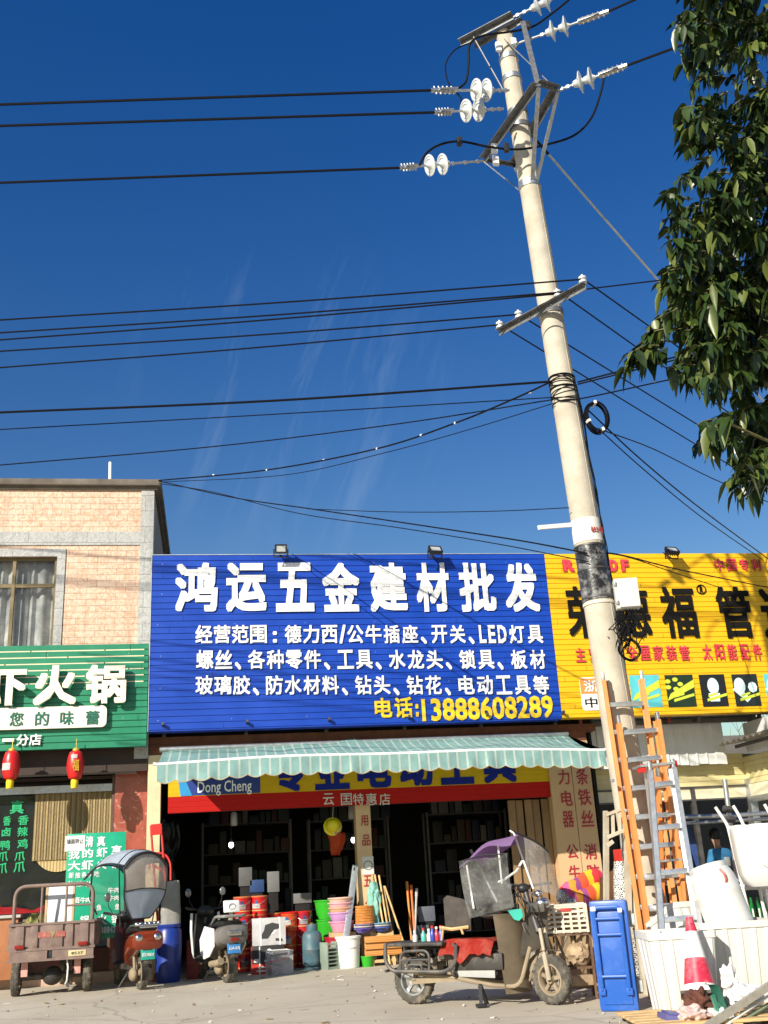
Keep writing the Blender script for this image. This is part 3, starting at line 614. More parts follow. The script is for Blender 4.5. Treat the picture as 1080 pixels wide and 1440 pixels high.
def joints(parent, x0, x1, z0, z1, y, pitch, seed, mm):
    # butt joints between panel lengths, and fixing screws in a few ribs
    rj = random.Random(seed); b = MB(); z = z1 - pitch * .5
    while z > z0 + .03:
        for k in range(2):
            x = rj.uniform(x0 + .1, x1 - .1); b.box((x, y - .0005, z), (.006, .003, pitch * .86))
        z -= pitch
    b.build('panel_joint', mm, parent, w=True); b = MB(); z = z1 - pitch * 1.5
    while z > z0:
        x = x0 + .15
        while x < x1: b.lathe([(.009, 0), (.007, .005), (0, .006)], T(x + rj.uniform(-.04, .04), y, z) @ RX(90), 8); x += 1.25
        z -= pitch * 5
    b.build('fixing_screw', m_galv, parent, w=True)
m_joint = mat('dark_joint', (.01, .012, .02), .8)
joints(bs, bx0, bx1, bz0, bz1, SY, .1085, 3, m_joint); joints(ys, yx0, yx1, yz0, yz1, SY + .003, .096, 5, mat('brown_joint', (.16, .07, .01), .8)); joints(gs, gx0, gx1, gz0, gz1, GSY, .1085, 8, mat('green_joint', (.005, .03, .015), .8))
# ---------------------------------------------------------------- floodlights on the signs
def floodlight(px, py, w, tilt, rz, lab):
    p = at(px, py, 17.35)
    t = thing('floodlight', lab, 'floodlight', (p.x, 17.35, p.z), rz, 'floodlights along the top of the signs')
    h = w * .75; M = RX(tilt)
    def tb(bb): bmesh.ops.transform(bb.bm, matrix=M, verts=bb.bm.verts); return bb
    b = MB(); b.box((0, 0, 0), (w, .06, h), None, .01)
    for k in range(5): b.box((-w * .4 + k * w * .2, .045, 0), (.012, .04, h * .8))
    b.box((0, -.033, h / 2 - .012), (w - .004, .02, .024)); b.box((0, -.033, -h / 2 + .012), (w - .004, .02, .024)); b.box((-w / 2 + .014, -.034, 0), (.024, .02, h - .05)); b.box((w / 2 - .014, -.034, 0), (.024, .02, h - .05)); tb(b).build('housing', m_black, t)
    b = MB(); b.box((0, -.036, 0), (w - .06, .006, h - .06)); tb(b).build('lens', mat('lamp_glass', (.42, .43, .42), .12, var=.1, spec=.8), t)
    b = MB(); b.bar((-w / 2 - .015, 0, 0), (-w / 2 - .015, .05, -.13), .02, .01); b.bar((w / 2 + .015, 0, 0), (w / 2 + .015, .05, -.13), .02, .01); b.bar((-w / 2 - .02, .05, -.13), (w / 2 + .02, .05, -.13), .02, .02)
    b.bar((0, .05, -.13), (0, .29, bz1 + .02 - p.z), .03, .02); b.build('bracket', m_black, t)
floodlight(395, 772, .215, 12, 0, 'black floodlight above the second character of the blue sign')
floodlight(612, 774, .24, -38, 8, 'black floodlight tilted upward above the middle of the blue sign')
floodlight(945, 775, .24, -42, 8, 'black floodlight on the yellow sign, right of the concrete pole')
# ---------------------------------------------------------------- awning
AY = 16.26
aw = thing('striped_awning', 'teal striped canvas awning with scalloped edge over the shop front', 'awning', (2.7, FY, 3.2))
ax0, ax1 = at(221, 1073, AY).x, at(849, 1053, AY).x
af0, af1 = at(221, 1074, AY).z, at(849, 1054, AY).z
wz_pts = [(at(226, 1057, FY).x, at(226, 1057, FY).z), (at(518, 1041, FY).x, at(518, 1041, FY).z + .02), (ax1, at(797, 1036, FY).z + .02)]
def wallz(x):
    (xa, za), (xb, zb), (xc, zc) = wz_pts
    return za + (zb - za) * max(0, (x - xa)) / (xb - xa) if x < xb else zb + (zc - zb) * (x - xb) / (xc - xb)
def frontz(x): return af0 + (af1 - af0) * (x - ax0) / (ax1 - ax0) + .012 * math.sin(x * 1.7) + .05 * math.sin(math.pi * (x - ax0) / (ax1 - ax0))
def canopy(u, v):
    x = ax0 + u * (ax1 - ax0); za, zb = wallz(x), frontz(x); sag = .05 * math.sin(math.pi * v) * (1 + .5 * math.sin(x * 2.3)) + .035 * noise.noise(Vector((x * 1.9, v * 2, 3))) + .012 * noise.noise(Vector((x * 7, v * 3, 8)))
    return (x, FY - .03 + (AY - FY + .03) * v, za + (zb - za) * v - sag + .008 * math.sin(x * 9 + v * 5))
m_stripe = band_mat('teal_striped_canvas', (.36, .60, .575), (.68, .78, .73), 0, .155, .20, .8, .12)
b = MB(); b.grid(canopy, 70, 12, thick=.012); b.build('canopy', m_stripe, aw, w=True)
def val(u, v):
    x = ax0 + u * (ax1 - ax0); sc_ = .05 * abs(math.sin(math.pi * (x - ax0) / .27))
    z = frontz(x) - .01 - v * (.235 + sc_ * .9); return (x, AY - .022 - .03 * v + .022 * v * math.sin(x * 11 + 2.5 * math.sin(x * 3)) + .03 * v * noise.noise(Vector((x * 4, v, 6))), z + .012 * noise.noise(Vector((x * 2.5, v, 2))))
b = MB(); b.grid(val, 420, 5, thick=.006); va = b.build('valance', m_stripe, aw, w=True)
b = MB(); b.tube([Vector(val(i / 420, 1)) + Vector((0, -.004, 0)) for i in range(421)], .008, 5); b.build('valance_binding', mat('tan_binding', (.42, .36, .22), .8), va, w=True)
b = MB(); b.tube([(ax0 - .06, AY, af0)] + [(ax0 + (ax1 - ax0) * k / 24, AY, frontz(ax0 + (ax1 - ax0) * k / 24)) for k in range(25)] + [(ax1 + .03, AY, af1)], .026, 10); b.build('front_bar', m_white, aw, w=True)
b = MB(); b.tube([(ax0 - .05, FY - .09, wallz(ax0) + .02), (ax1, FY - .09, wallz(ax1) + .02)], .045, 10); b.build('roller', m_galv, aw, w=True)
b = MB(); b.grid(lambda u, v: (ax1 + .006, FY - .05 + (AY - FY + .05) * u, (wallz(ax1) + (af1 - wallz(ax1)) * u) - .005 - v * (.03 + .22 * u)), 16, 3, thick=.006); b.build('end_valance', m_stripe, aw, w=True)
for x in (ax0 + .5, 2.6, ax1 - .5):
    b = MB(); b.tube([(x, FY - .08, wallz(x) - .28), (x + .28, (FY + AY) / 2, wallz(x) - .36), (x, AY + .02, frontz(x) - .02)], .022, 8); b.build('folding_arm', m_white, aw, w=True)
# ---------------------------------------------------------------- shed at the right
HX0 = SX1 + .21; HY = 18.7
hc = at(1052, 1112, HY); XC = hc.x
shed = thing('tin_shed', 'low shed of pale yellow cladding and white tin under the yellow sign', 'shed', ((HX0 + XC) / 2, HY, 0))
zs1, zs0 = at(950, 1070, HY).z, at(950, 1107, HY).z; zt0 = at(950, 1125, HY).z
m_ysid = mat('pale_yellow_cladding', (.66, .58, .30), .55, var=.08, scale=3, dirt=((.50, .43, .24), .4, 2))
ribs(HX0, XC, zs0, zs1 + .1, HY, .1, .012, .012, .08).build('wall', m_ysid, shed, w=True)
b = MB(); b.span((HX0, HY - .03, zs0 - .035), (XC, HY + .08, zs0 - .002)); xq = at(974, 1118, HY).x
b.span((xq - .04, HY - .02, 0), (xq + .04, HY + .07, zs0 - .035)); b.span((HX0, HY - .02, zt0 - .03), (xq - .04, HY + .05, zt0)); b.span((xq + .04, HY - .02, zt0 - .03), (XC, HY + .05, zt0)); b.build('opening_frame', m_steel, shed, w=True)
b = MB(); b.span((HX0, HY, zt0), (xq - .04, HY + .05, zs0 - .035)); b.span((xq + .04, HY, zt0), (XC, HY + .05, zs0 - .035)); b.build('clerestory_panel', mat('pale_panel', (.70, .66, .48), .5, var=.1), shed, w=True)
fz1, fz0 = at(940, 1018, 18.45).z, at(940, 1076, 18.45).z; fx1 = at(1021, 1060, 18.45).x
def corr(x0, x1, z0, z1, y, pitch=.19):
    b = MB(); n = int((x1 - x0) / pitch); xs = []
    for i in range(n):
        x = x0 + i * pitch; xs += [(x, 0), (x + pitch - .05, 0), (x + pitch - .035, -.022), (x + pitch - .015, -.022)]
    xs += [(x1, 0), (x1, .012), (x0, .012)]; A = [b.bm.verts.new((x, y + d, z0 - (.012 * ((i // 4 * 7) % 3) if i < len(xs) - 2 else 0))) for i, (x, d) in enumerate(xs)]; B = [b.bm.verts.new((x, y + d, z1)) for x, d in xs]
    k = len(xs)
    for i in range(k): b.face((A[i], A[(i + 1) % k], B[(i + 1) % k], B[i]))
    return b
m_wtin = mat('white_tin', (.66, .67, .66), .45, var=.06, scale=3, dirt=((.45, .42, .36), .4, 2))
corr(HX0 - .2, fx1, fz0, fz1, 18.45).build('fascia', m_wtin, shed, w=True)
zro = fz1 + .02
def tin_roof(name, p, q, r, pitch, mm, parent, amp=.025):
    """corrugated sheet: p corner, q-p along the ridges, r-p across them"""
    p, q, r = Vector(p), Vector(q), Vector(r); L_ = (r - p).length; n = int(L_ / pitch) * 4; nn = (q - p).cross(r - p).normalized()
    b = MB(); b.grid(lambda u, v: p + (r - p) * u + (q - p) * v + nn * (amp * math.sin(u * n / 4 * 2 * math.pi)), n, 2, thick=.004); return b.build(name, mm, parent, w=True)
tin_roof('roof', (HX0, 18.0, zro + .06), (HX0, 23.2, zro + .75), (fx1 + .9, 18.0, zro + .06), .2, mat('weathered_tin', (.42, .39, .34), .6, .3, var=.2), shed)
b = MB()
for x in (HX0 + .6, HX0 + 2.0, HX0 + 3.1): b.bar((x, 18.02, zro), (x, 23, zro + .64), .06, .1)
b.bar((HX0, 18.2, zro - .02), (fx1 + .9, 18.2, zro - .02), .05, .08); b.build('rafter', m_steel, shed, w=True)
# wing running towards the street
WY0 = 14.2
b = MB()
n_ = int((zs1 + .1 - zs0) / .1)
for i in range(n_):
    z = zs0 + i * .1; b.span((XC, WY0, z), (XC + .06, HY, z + .088)); b.span((XC + .012, WY0, z + .088), (XC + .06, HY, z + .1))
b.build('wing_wall', m_ysid, shed, w=True)
b = MB(); b.span((XC - .02, WY0, zt0), (XC + .05, HY - .12, zs0 - .012)); b.build('wing_panel', mat('pale_panel', (.70, .66, .48), .5, var=.1), shed, w=True)
b = MB()
for y in (HY - .06, 16.4, WY0 + .1): b.box((XC + .02, y, 1.36), (.14, .13, 2.72), None, .01)
b.bar((XC - .03, WY0, zt0 - .06), (XC - .03, HY - .13, zt0 - .06), .06, .1); b.build('steel_post', m_galv, shed, w=True)
b = MB(); b.span((XC + .002, WY0, zs1 + .1), (XC + .05, HY - .2, zs1 + .62)); b.build('wing_fascia', m_wtin, shed, w=True)
e0, e1 = at(1010, 1048, 18.3), None; ex = e0.x
tin_roof('wing_roof', (ex, 14.0, e0.z), (ex + 3.2, 14.0, e0.z + .5), (ex, 18.3, e0.z), .21, MATS['weathered_tin'], shed, .03)
b = MB(); b.bar((ex + .35, 14.0, e0.z - .04), (ex + .35, 18.3, e0.z - .04), .05, .06); b.bar((XC + .1, 14.0, e0.z + .06), (XC + .1, 18.3, e0.z + .06), .05, .08); b.build('purlin', m_steel, shed, w=True)
b = MB(); b.span((HX0, 22.5, 0), (13, 22.6, 4)); b.span((HX0, HY, 0), (HX0 + .05, 22.5, zs1)); b.span((XC + .06, 18.9, 0), (13, 19.0, 3.2)); b.build('inner_wall', mat('shed_wall', (.13, .125, .115), .9, var=.25, scale=1.5), shed, w=True)
b = MB()
for x, h in ((HX0 + .5, 1.3), (HX0 + 1.2, 1.0), (HX0 + 2.1, .9), (HX0 + 2.9, 1.25)): b.span((x, 21.4, 0), (x + .55, 22.1, h), .02)
for k in range(5): b.bar((HX0 + .3 + k * .7, 22.45, .2), (HX0 + .5 + k * .7, 22.3, 2.3), .05)
b.build('stored_goods', m_darkgrey, shed, w=True)
# ================================================================ UTILITY POLE
PY = 11.2
_pa, _pb = at(713, 70, PY), at(867, 1000, PY)
def pole_at(z): t = (z - _pb.z) / (_pa.z - _pb.z); return Vector((_pb.x + (_pa.x - _pb.x) * t, PY, z))
PT = at(712, 48, PY).z
def pole_r(z): return .205 - (z / PT) * .083
pole = thing('utility_pole', 'tall tapering concrete power pole with steel crossarms and glass discs', 'power pole', pole_at(0))
m_conc = mat('pole_concrete', (.49, .445, .36), .85, var=.18, scale=2.5, bump=.25, bscale=40, dirt=((.36, .27, .17), .5, 1.6))
b = MB(); b.tube([pole_at(PT * k / 12) for k in range(13)], [pole_r(PT * k / 12) for k in range(13)], 28); b.build('shaft', m_conc, pole, w=True)
b = MB(); ra_ = R_(-62)
b.tube([pole_at(PT * k / 12) + Vector((math.cos(ra_), math.sin(ra_), 0)) * (pole_r(PT * k / 12) - .002) for k in range(13)], .007, 6); b.build('mould_seam', m_conc, pole, w=True)
def pband(name, z0, z1, mm, extra=.004, parent=None, n=2):
    b = MB(); b.tube([pole_at(z0 + (z1 - z0) * k / n) for k in range(n + 1)], [pole_r(z0 + (z1 - z0) * k / n) + extra for k in range(n + 1)], 28); return b.build(name, mm, parent or pole, w=True)
def pz(px, py): return at(px, py, PY).z
pband('paper_wrap', pz(826, 765), pz(822, 733), mat('white_paper_wrap', (.72, .71, .68), .8, var=.06), .006)
b = MB()
zc_ = pz(824, 752)
def ptext(s_, z, h, w, off):
    b = MB(); pc = pole_at(z); ax = math.atan2(-pc.x, -pc.y) ; r = pole_r(z) + .008
    M = T(pc.x, pc.y, pc.z) @ RZ(off) @ T(0, -r, 0) @ RX(90)
    return b.text(s_, w, h, M, .003, .012)
ptext('833号', pz(824, 751), .075, .19, 20).build('printed_number', mat('red_print', (.5, .05, .03), .6), pole, w=True)
m_tape = mat('scuffed_black_film', (.02, .02, .022), .3, var=.3, scale=6, dirt=((.42, .42, .42), .8, 9), bump=.6, bscale=14)
pband('black_wrap', pz(843, 846), pz(826, 769), m_tape, .010, n=8)
for py in (770, 803, 842):
    pband('band', pz(830, py + 1.2), pz(830, py - 1.2), m_steel, .016)
pband('band', pz(850, 852), pz(850, 848), mat('pale_strap', (.6, .55, .45), .7), .010)
ZM = pz(728, 165) - .22; ZL = pz(768, 437) - .09; ZT = PT + .02
def arm(name, a, c, w=.075, h=.07, mm=None):
    b = MB(); a, c = Vector(a), Vector(c); d = (c - a).normalized(); sd, u = frame_of(d)
    b.bar(a, c, .008, h); b.bar(a + sd * w / 2 + u * (h / 2 - .004), c + sd * w / 2 + u * (h / 2 - .004), w, .008)
    for k in range(4):
        q = a + (c - a) * (k + .5) / 4; b.tube([q - sd * .02, q + sd * .015], .012, 6)
    return b.build(name, mm or m_armsteel, pole, w=True)
m_armsteel = mat('weathered_crossarm', (.20, .205, .21), .5, .6, var=.25, scale=12, dirt=((.22, .17, .12), .3, 10))
mA, mB_ = gz(682, 226, ZM), gz(757, 121, ZM); nA, nB = gz(724, 233, ZM + .12), gz(784, 127, ZM + .12)
arm('crossarm', mA, mB_, .09, .09); arm('crossarm', nA, nB, .09, .09); arm('arm_tie', mB_ + Vector((0, 0, .03)), nB, .07, .07); arm('arm_tie', mA, nA, .05, .05)
lA, lB = gz(702, 469, ZL), gz(824, 403, ZL); arm('crossarm', lA, lB, .075, .08)
tA, tB = gz(648, 63, ZT), gz(722, 24, ZT); arm('crossarm', tA, tB, .09, .08); tC, tD = gz(668, 67, ZT - .06), gz(735, 30, ZT - .06); arm('crossarm', tC, tD, .07, .07)
def flat(a, c, w=.05, mm=None): 
    b = MB(); b.bar(a, c, w, .012); return b.build('brace', mm or m_galv, pole, w=True)
zc1 = pole_at(pz(741, 262))
for p in (mB_, nB, nA, mA):
    q = zc1 + (Vector((p.x, p.y, 0)) - Vector((zc1.x, zc1.y, 0))).normalized() * (pole_r(zc1.z) + .01); flat(p - Vector((0, 0, .03)), q, .055)
pband('collar', zc1.z - .05, zc1.z + .06, m_galv, .012)
zc2 = pole_at(pz(718, 100)); zu = pole_at(pz(722, 130))
flat(tA * .75 + tB * .25, zu + Vector((-.15, 0, 0)), .06, m_armsteel); flat(tD, mB_, .07, m_armsteel); flat((tC + tD) / 2 + Vector((.02, 0, 0)), nB, .07, m_armsteel)
for py in (85, 113, 160, 180, 440): pband('collar', pz(725, py + 3), pz(725, py - 3), m_galv if py % 2 else m_armsteel, .014)
m_porc = mat('pale_porcelain', (.62, .64, .63), .2, var=.05, spec=.7)
def insulator(S, E, f=(.28, .52), clampfrom=.68, discr=.145):
    S, E = Vector(S), Vector(E); d = (E - S).normalized(); M0 = Matrix.Translation(S) @ d.to_track_quat('Z', 'Y').to_matrix().to_4x4(); L_ = (E - S).length
    b = MB(); b.tube([S, S + d * L_ * clampfrom], .016, 8)
    for k in range(3): b.box(S + d * L_ * (f[0] - .05) * (k + .6) / 3, (.03, .05, .05), d.to_track_quat('Y', 'Z').to_matrix(), .006)
    ins = b.build('insulator_string', m_galv, pole, w=True)
    for q in f:
        b = MB(); M = M0 @ T(0, 0, L_ * q)
        b.lathe([(.02, -.10), (.045, -.085), (.055, -.04), (.07, -.03), (discr * .6, -.022), (discr, .004), (discr + .004, .014), (discr - .02, .02), (discr - .03, .012), (discr - .055, .024), (discr - .075, .012), (.05, .03), (.03, .05), (.02, .07)], M, 28); b.build('disc', m_porc, ins, w=True)
    b = MB(); a_ = S + d * L_ * clampfrom
    b.bar(a_, E, .05, .035); sd, u = frame_of(d)
    for k in range(5):
        q = a_ + (E - a_) * (k + 1) / 6; b.tube([q - u * .06, q + u * .06], .012, 6)
    b.tube([a_ - sd * .05, a_ + (E - a_) * .7 - sd * .04], .01, 6); b.tube([a_ + sd * .05, a_ + (E - a_) * .7 + sd * .04], .01, 6)
    b.build('clamp', m_galv, ins, w=True); return E
HV = []
E1 = insulator(gz(716, 127, ZM + .1), at(606, 127, gz(716, 127, ZM + .1).y - .22), (.29, .42), .68); E2 = insulator(gz(708, 153, ZM + .05), at(611, 158, gz(708, 153, ZM + .05).y - .22), (.36, .54), .75); E3 = insulator(mA, at(562, 236, mA.y - .28), (.50, .65), .80)
R1 = insulator(tB, gz(812, -18, ZT + .1), (.38, .52), .7); R2 = insulator(gz(716, 65, ZT - .3), gz(856, 16, ZT - .3), (.44, .57), .7); R3 = insulator(nB, gz(882, 92, ZM + .1), (.33, .48), .6)
m_wire = mat('black_cable', (.004, .0045, .007), .6, var=.1, spec=.15)
def jump(pts, y, r=.016, name='jumper_cable'):
    P = [at(p[0], p[1], p[2] if len(p) > 2 else y) for p in pts]; out = []
    for i in range(len(P) - 1):
        a = P[max(i - 1, 0)]; b_, c = P[i], P[i + 1]; d = P[min(i + 2, len(P) - 1)]
        for k in range(6):
            t = k / 6; out.append(.5 * ((2 * b_) + (c - a) * t + (2 * a - 5 * b_ + 4 * c - d) * t * t + (3 * b_ - a - 3 * c + d) * t ** 3))
    out.append(P[-1]); return out
def pjump(pts, y, r=.016):
    b = MB(); b.tube(jump(pts, y), r, 7); return b.build('jumper_cable', m_wire, pole, w=True)
pjump([(640, 127), (655, 115), (659, 90), (661, 62), (680, 50), (715, 45), (748, 38), (775, 20), (800, 0)], 10.95)
pjump([(648, 150), (648, 138), (640, 128), (630, 115), (627, 90), (640, 70), (662, 60)], 11.0, .010)
pjump([(590, 232), (600, 215), (620, 203), (648, 199), (690, 207), (730, 210), (770, 203), (808, 190), (832, 165), (845, 130), (850, 106)], 10.9)
b = MB()
for px, py in ((646, 199), (712, 208), (742, 36)): b.box(at(px, py, 10.9), (.07, .07, .12), None, .01)
b.build('jumper_clamp', m_black, pole, w=True)
b = MB()
for px, py in ((695, 215), (697, 232), (701, 72), (722, 66)): b.box(at(px, py - 6, 11.1), (.09, .05, .16), None, .02)
b.build('bracket', m_white, pole, w=True)
for px, py in ((704, 463), (732, 449), (787, 417), (821, 401)):
    t_ = (px - 702) / 122; p = lA + (lB - lA) * t_ + Vector((0, 0, .03))
    b = MB(); b.tube([p, p + Vector((0, 0, .16))], .012, 6); b.lathe([(.035, .03), (.05, .04), (.05, .065), (.03, .08), (.05, .095), (.05, .12), (.03, .13)], T(*p), 16); b.build('spool_insulator', m_porc, pole, w=True)
# white arm, cable box, wire wrap, coil
b = MB(); a_ = pole_at(pz(806, 738)); b.bar(a_ - Vector((pole_r(5), 0, 0)), at(757, 742, PY - .1), .03, .05); b.build('stub_arm', m_white, pole, w=True)
bx = thing('cable_box', 'pale grey plastic cable box strapped to the right of the pole', 'cable box', at(884, 858, 10.98), -12)
b = MB(); b.box((0, 0, .19), (.27, .13, .36), None, .015); b.build('housing', mat('pale_box_plastic', (.60, .60, .55), .5, var=.05, dirt=((.48, .44, .36), .4, 4)), bx)
b = MB(); b.box((0.012, -.075, .19), (.235, .022, .335), None, .008); d_ = b.build('door', mat('pale_box_door', (.64, .64, .60), .45, var=.04), bx)
b = MB()
for z in (.08, .30): b.box((-.125, -.072, z), (.03, .03, .045), None, .004)
b.build('hinge', m_galv, d_)
b = MB(); b.bar((-.10, .05, .3), (-.22, .16, .32), .04); b.bar((-.10, .05, .1), (-.22, .16, .10), .04); b.build('strap_bracket', m_steel, bx)
rw = random.Random(3)
b = MB()
for k in range(26):
    a0 = Vector((rw.uniform(-.1, .1), rw.uniform(-.02, .06), 0)); L_ = rw.uniform(.15, .55); pts = [a0]
    for j in range(5): pts.append(pts[-1] + Vector((rw.uniform(-.09, .06), rw.uniform(-.05, .05), -L_ / 5)))
    b.tube(pts, rw.uniform(.004, .009), 5)
for k in range(5):
    r = .10 + .03 * rw.random(); c = Vector((-.06, -.02 - .01 * k, -.47)); b.tube([c + Vector((r * math.cos(t * .35), .02 * math.sin(t), r * math.sin(t * .35))) for t in range(18)], .005, 5, True)
b.build('loose_wires', m_wire, bx)
b = MB()
for k in range(16):
    z0 = pz(789, 540) + rw.uniform(-.3, .08); tl = rw.uniform(-.25, .25); n = 20
    pts = []
    for j in range(n):
        a = 2 * math.pi * j / n; c = pole_at(z0 + tl * math.cos(a + k) * .4); pts.append(c + Vector((math.cos(a), math.sin(a), 0)) * (pole_r(z0) + .008))
    b.tube(pts, .005, 5, True)
for k in range(5):
    pts = []
    for j in range(9):
        z = pz(789, 545) - j * (.38 + .05 * k); a = R_(-60 + 14 * k + j * 5); pts.append(pole_at(z) + Vector((math.cos(a), math.sin(a), 0)) * (pole_r(z) + .012 + .02 * (j % 2)))
    b.tube(pts, .006, 5)
b.build('wire_wrap', m_wire, pole, w=True)
cc = at(839, 587, PY - .12)
coil = thing('cable_coil', 'black coil of spare cable tied beside the pole', 'cable coil', cc)
b = MB()
for k in range(9):
    r = .155 + .012 * (k % 3); n = 28; b.tube([Vector((r * .82 * math.cos(2 * math.pi * j / n) + .01 * math.sin(k), .012 * (k - 4), r * 1.18 * math.sin(2 * math.pi * j / n))) for j in range(n)], .008, 6, True)
b.build('cable_loops', m_wire, coil)
for a in (95, 200, 290):
    b = MB(); c = Vector((.16 * .82 * math.cos(R_(a)), 0, .16 * 1.18 * math.sin(R_(a)))); b.box(c, (.045, .13, .035), Matrix.Rotation(-R_(a), 3, 'Y'), .01); b.build('tie', m_white, coil)
# ---------------------------------------------------------------- overhead lines
def wire(pts, r, label, group, name='overhead_wire', cat='wire', ext0=0.0, ext1=0.0, mm=None):
    """pts: places in the world; ext continues the first / last span past the picture towards the next pole"""
    P = [Vector(p) for p in pts]
    if ext0: P = [P[0] + (P[0] - P[1]) * ext0] + P
    if ext1: P = P + [P[-1] + (P[-1] - P[-2]) * ext1]
    out = []
    for i in range(len(P) - 1):
        a = P[i - 1] if i else P[i] * 2 - P[i + 1]; b_, c = P[i], P[i + 1]; d = P[i + 2] if i + 2 < len(P) else P[i + 1] * 2 - P[i]
        n = 8
        for k in range(n):
            t = k / n; out.append(.5 * ((2 * b_) + (c - a) * t + (2 * a - 5 * b_ + 4 * c - d) * t * t + (3 * b_ - a - 3 * c + d) * t ** 3))
    out.append(P[-1])
    b = MB(); b.tube(out, r, 6); o = b.build(name, mm or m_wire); return tag(o, label, cat, group)
GH, GL_, GC, GR = 'high lines left of the pole top', 'thin lines to the lower crossarm', 'cables tied to the pole below the crossarm', 'lines running right from the pole'
zE = E1.z
wire([gz(0, 147, zE + .03), E1], .017, 'thick black line, topmost of those crossing the sky left of the pole', GH, 'power_line', ext0=2)
wire([gz(0, 177, E2.z + .03), E2], .017, 'thick black line, second from the top left of the pole', GH, 'power_line', ext0=2)
wire([gz(0, 257, E3.z + .03), E3], .017, 'thick black line, third from the top left of the pole, leaving the lowest glass discs', GH, 'power_line', ext0=2)
wire([R2, gz(905, -6, R2.z)], .017, 'thick black line leaving the pole top to the upper right corner of the sky', GR, 'power_line', ext1=6)
wire([R1, R1 + (R1 - tB)], .017, 'black line at the very top edge of the sky, right of the pole tip', GR, 'power_line', ext1=6)
wire([R3, gz(963, 62, R3.z)], .017, 'thick black line from the upper crossarm to the tree top', GR, 'power_line', ext1=5)
sp = [lA + (lB - lA) * ((px - 702) / 122) + Vector((0, -.02, .11)) for px in (704, 732, 785, 789, 821)]
for i, (yl, k, lab) in enumerate(((450, 4, 'uppermost thin black line to the far end of the lower crossarm'), (468, 3, 'thin black line, second of the five at the lower crossarm'), (478, 2, 'thin black line, middle of the five at the lower crossarm'), (494, 1, 'thin black line, fourth of the five at the lower crossarm'), (517, 0, 'lowest thin black line, tied to the left tip of the lower crossarm'))):
    wire([gz(0, yl, sp[k].z + .02), (gz(0, yl, sp[k].z + .02) + sp[k]) / 2 - Vector((0, 0, .03)), sp[k]], .0105, lab, GL_, 'power_line', ext0=1)
for (p0, p1, lab) in (((4), (1080, 578), 'black line descending from the right tip of the lower crossarm behind the tree'), ((3), (1013, 572), 'black line descending right, second below the crossarm tip'), ((1), (1013, 617), 'black line descending right, third below the crossarm tip'), ((0), (980, 626), 'lowest black line descending right from the crossarm left tip')):
    wire([sp[p0], gz(p1[0], p1[1], sp[p0].z - .05)], .0105, lab, GR, 'power_line', ext1=1.2)
wire([sp[3], gz(921, 395, sp[3].z)], .009, 'thin line rising slightly right of the lower crossarm into the leaves', GR, 'power_line', ext1=2.5)
kn = pole_at(pz(789, 541)) + Vector((-.17, -.08, 0)); kr = pole_at(pz(789, 541)) + Vector((.17, -.08, 0))
wire([gz(0, 580, kn.z), (gz(0, 580, kn.z) + kn) / 2 - Vector((0, 0, .05)), kn], .015, 'thickest cable at mid height, ending in the wire knot on the pole', GC, 'cable_line', 'cable', ext0=1)
wire([gz(0, 604, kn.z - .12), (gz(0, 604, kn.z - .12) + kn) / 2 - Vector((0, 0, .12)), kn - Vector((0, 0, .22))], .007, 'thin nearly level cable just below the thickest cable', GC, 'cable_line', 'cable', ext0=1)
wire([gz(0, 654, kn.z - .3), at(300, 628, 13), at(560, 596, 12), kn - Vector((0, 0, .25))], .008, 'thin cable sagging just above the restaurant roof', GC, 'cable_line', 'cable', ext0=.5)
rf = Vector((RX1 + .05, FY - .1, zr + .08))
w_ = wire([rf, at(375, 661, 16.4), at(530, 631, 14.2), at(640, 595, 12.8), at(720, 562, 11.8), kn], .012, 'sagging cable with white clips from the restaurant roof corner to the pole', GC, 'cable_line', 'cable')
b = MB()
for px, py, yy in ((300, 668, 17.2), (375, 661, 16.4), (455, 647, 15.3), (530, 631, 14.2), (592, 612, 13.4), (640, 595, 12.8), (745, 552, 11.6)): b.box(at(px, py, yy), (.032, .03, .03), None, .008)
b.build('clip', m_white, w_)
wire([rf + Vector((.02, 0, -.03)), at(400, 668, 16.2), at(540, 637, 14.2), at(660, 604, 12.7), kn - Vector((0, 0, .3))], .006, 'thin cable hanging just below the clipped cable', GC, 'cable_line', 'cable')
wire([rf, at(330, 700, 16.8), at(440, 716, 15.2), at(600, 740, 13.2), at(730, 760, 11.8), at(826, 778, 11.0)], .010, 'dark cable from the roof corner down towards the black band on the pole', GC, 'cable_line', 'cable')
wire([rf - Vector((0, 0, .05)), at(300, 692, 17), at(420, 722, 15.4), at(560, 742, 13.6), at(700, 765, 12), at(828, 790, 11.0)], .007, 'thin cable paired with the dark cable from the roof corner to the pole', GC, 'cable_line', 'cable')
wire([at(440, 716, 15.2), at(560, 720, 13.6), at(690, 719, 12.3), at(800, 714, 11.1)], .006, 'short nearly level cable joining the pole left side above its paper wrap', GC, 'cable_line', 'cable')
wire([kr, gz(930, 507, kr.z + .05)], .011, 'upper cable leaving the knot rightward into the tree', GR, 'cable_line', 'cable', ext1=3)
wire([kr - Vector((0, 0, .03)), gz(930, 511, kr.z)], .010, 'lower of two close cables leaving the knot rightward into the tree', GR, 'cable_line', 'cable', ext1=3)
wire([kn - Vector((0, 0, .22)), at(808, 562, 11.0), gz(960, 530, kr.z - .15)], .009, 'cable passing in front of the pole below the knot and rising right', GR, 'cable_line', 'cable', ext1=2)
wire([cc + Vector((-.1, 0, .1)), at(900, 645, 11.8), at(985, 715, 13.5), at(1075, 782, 17.3)], .010, 'cable from the coil down to the top of the yellow sign, upper of its pair', GR, 'cable_line', 'cable', ext1=.4)
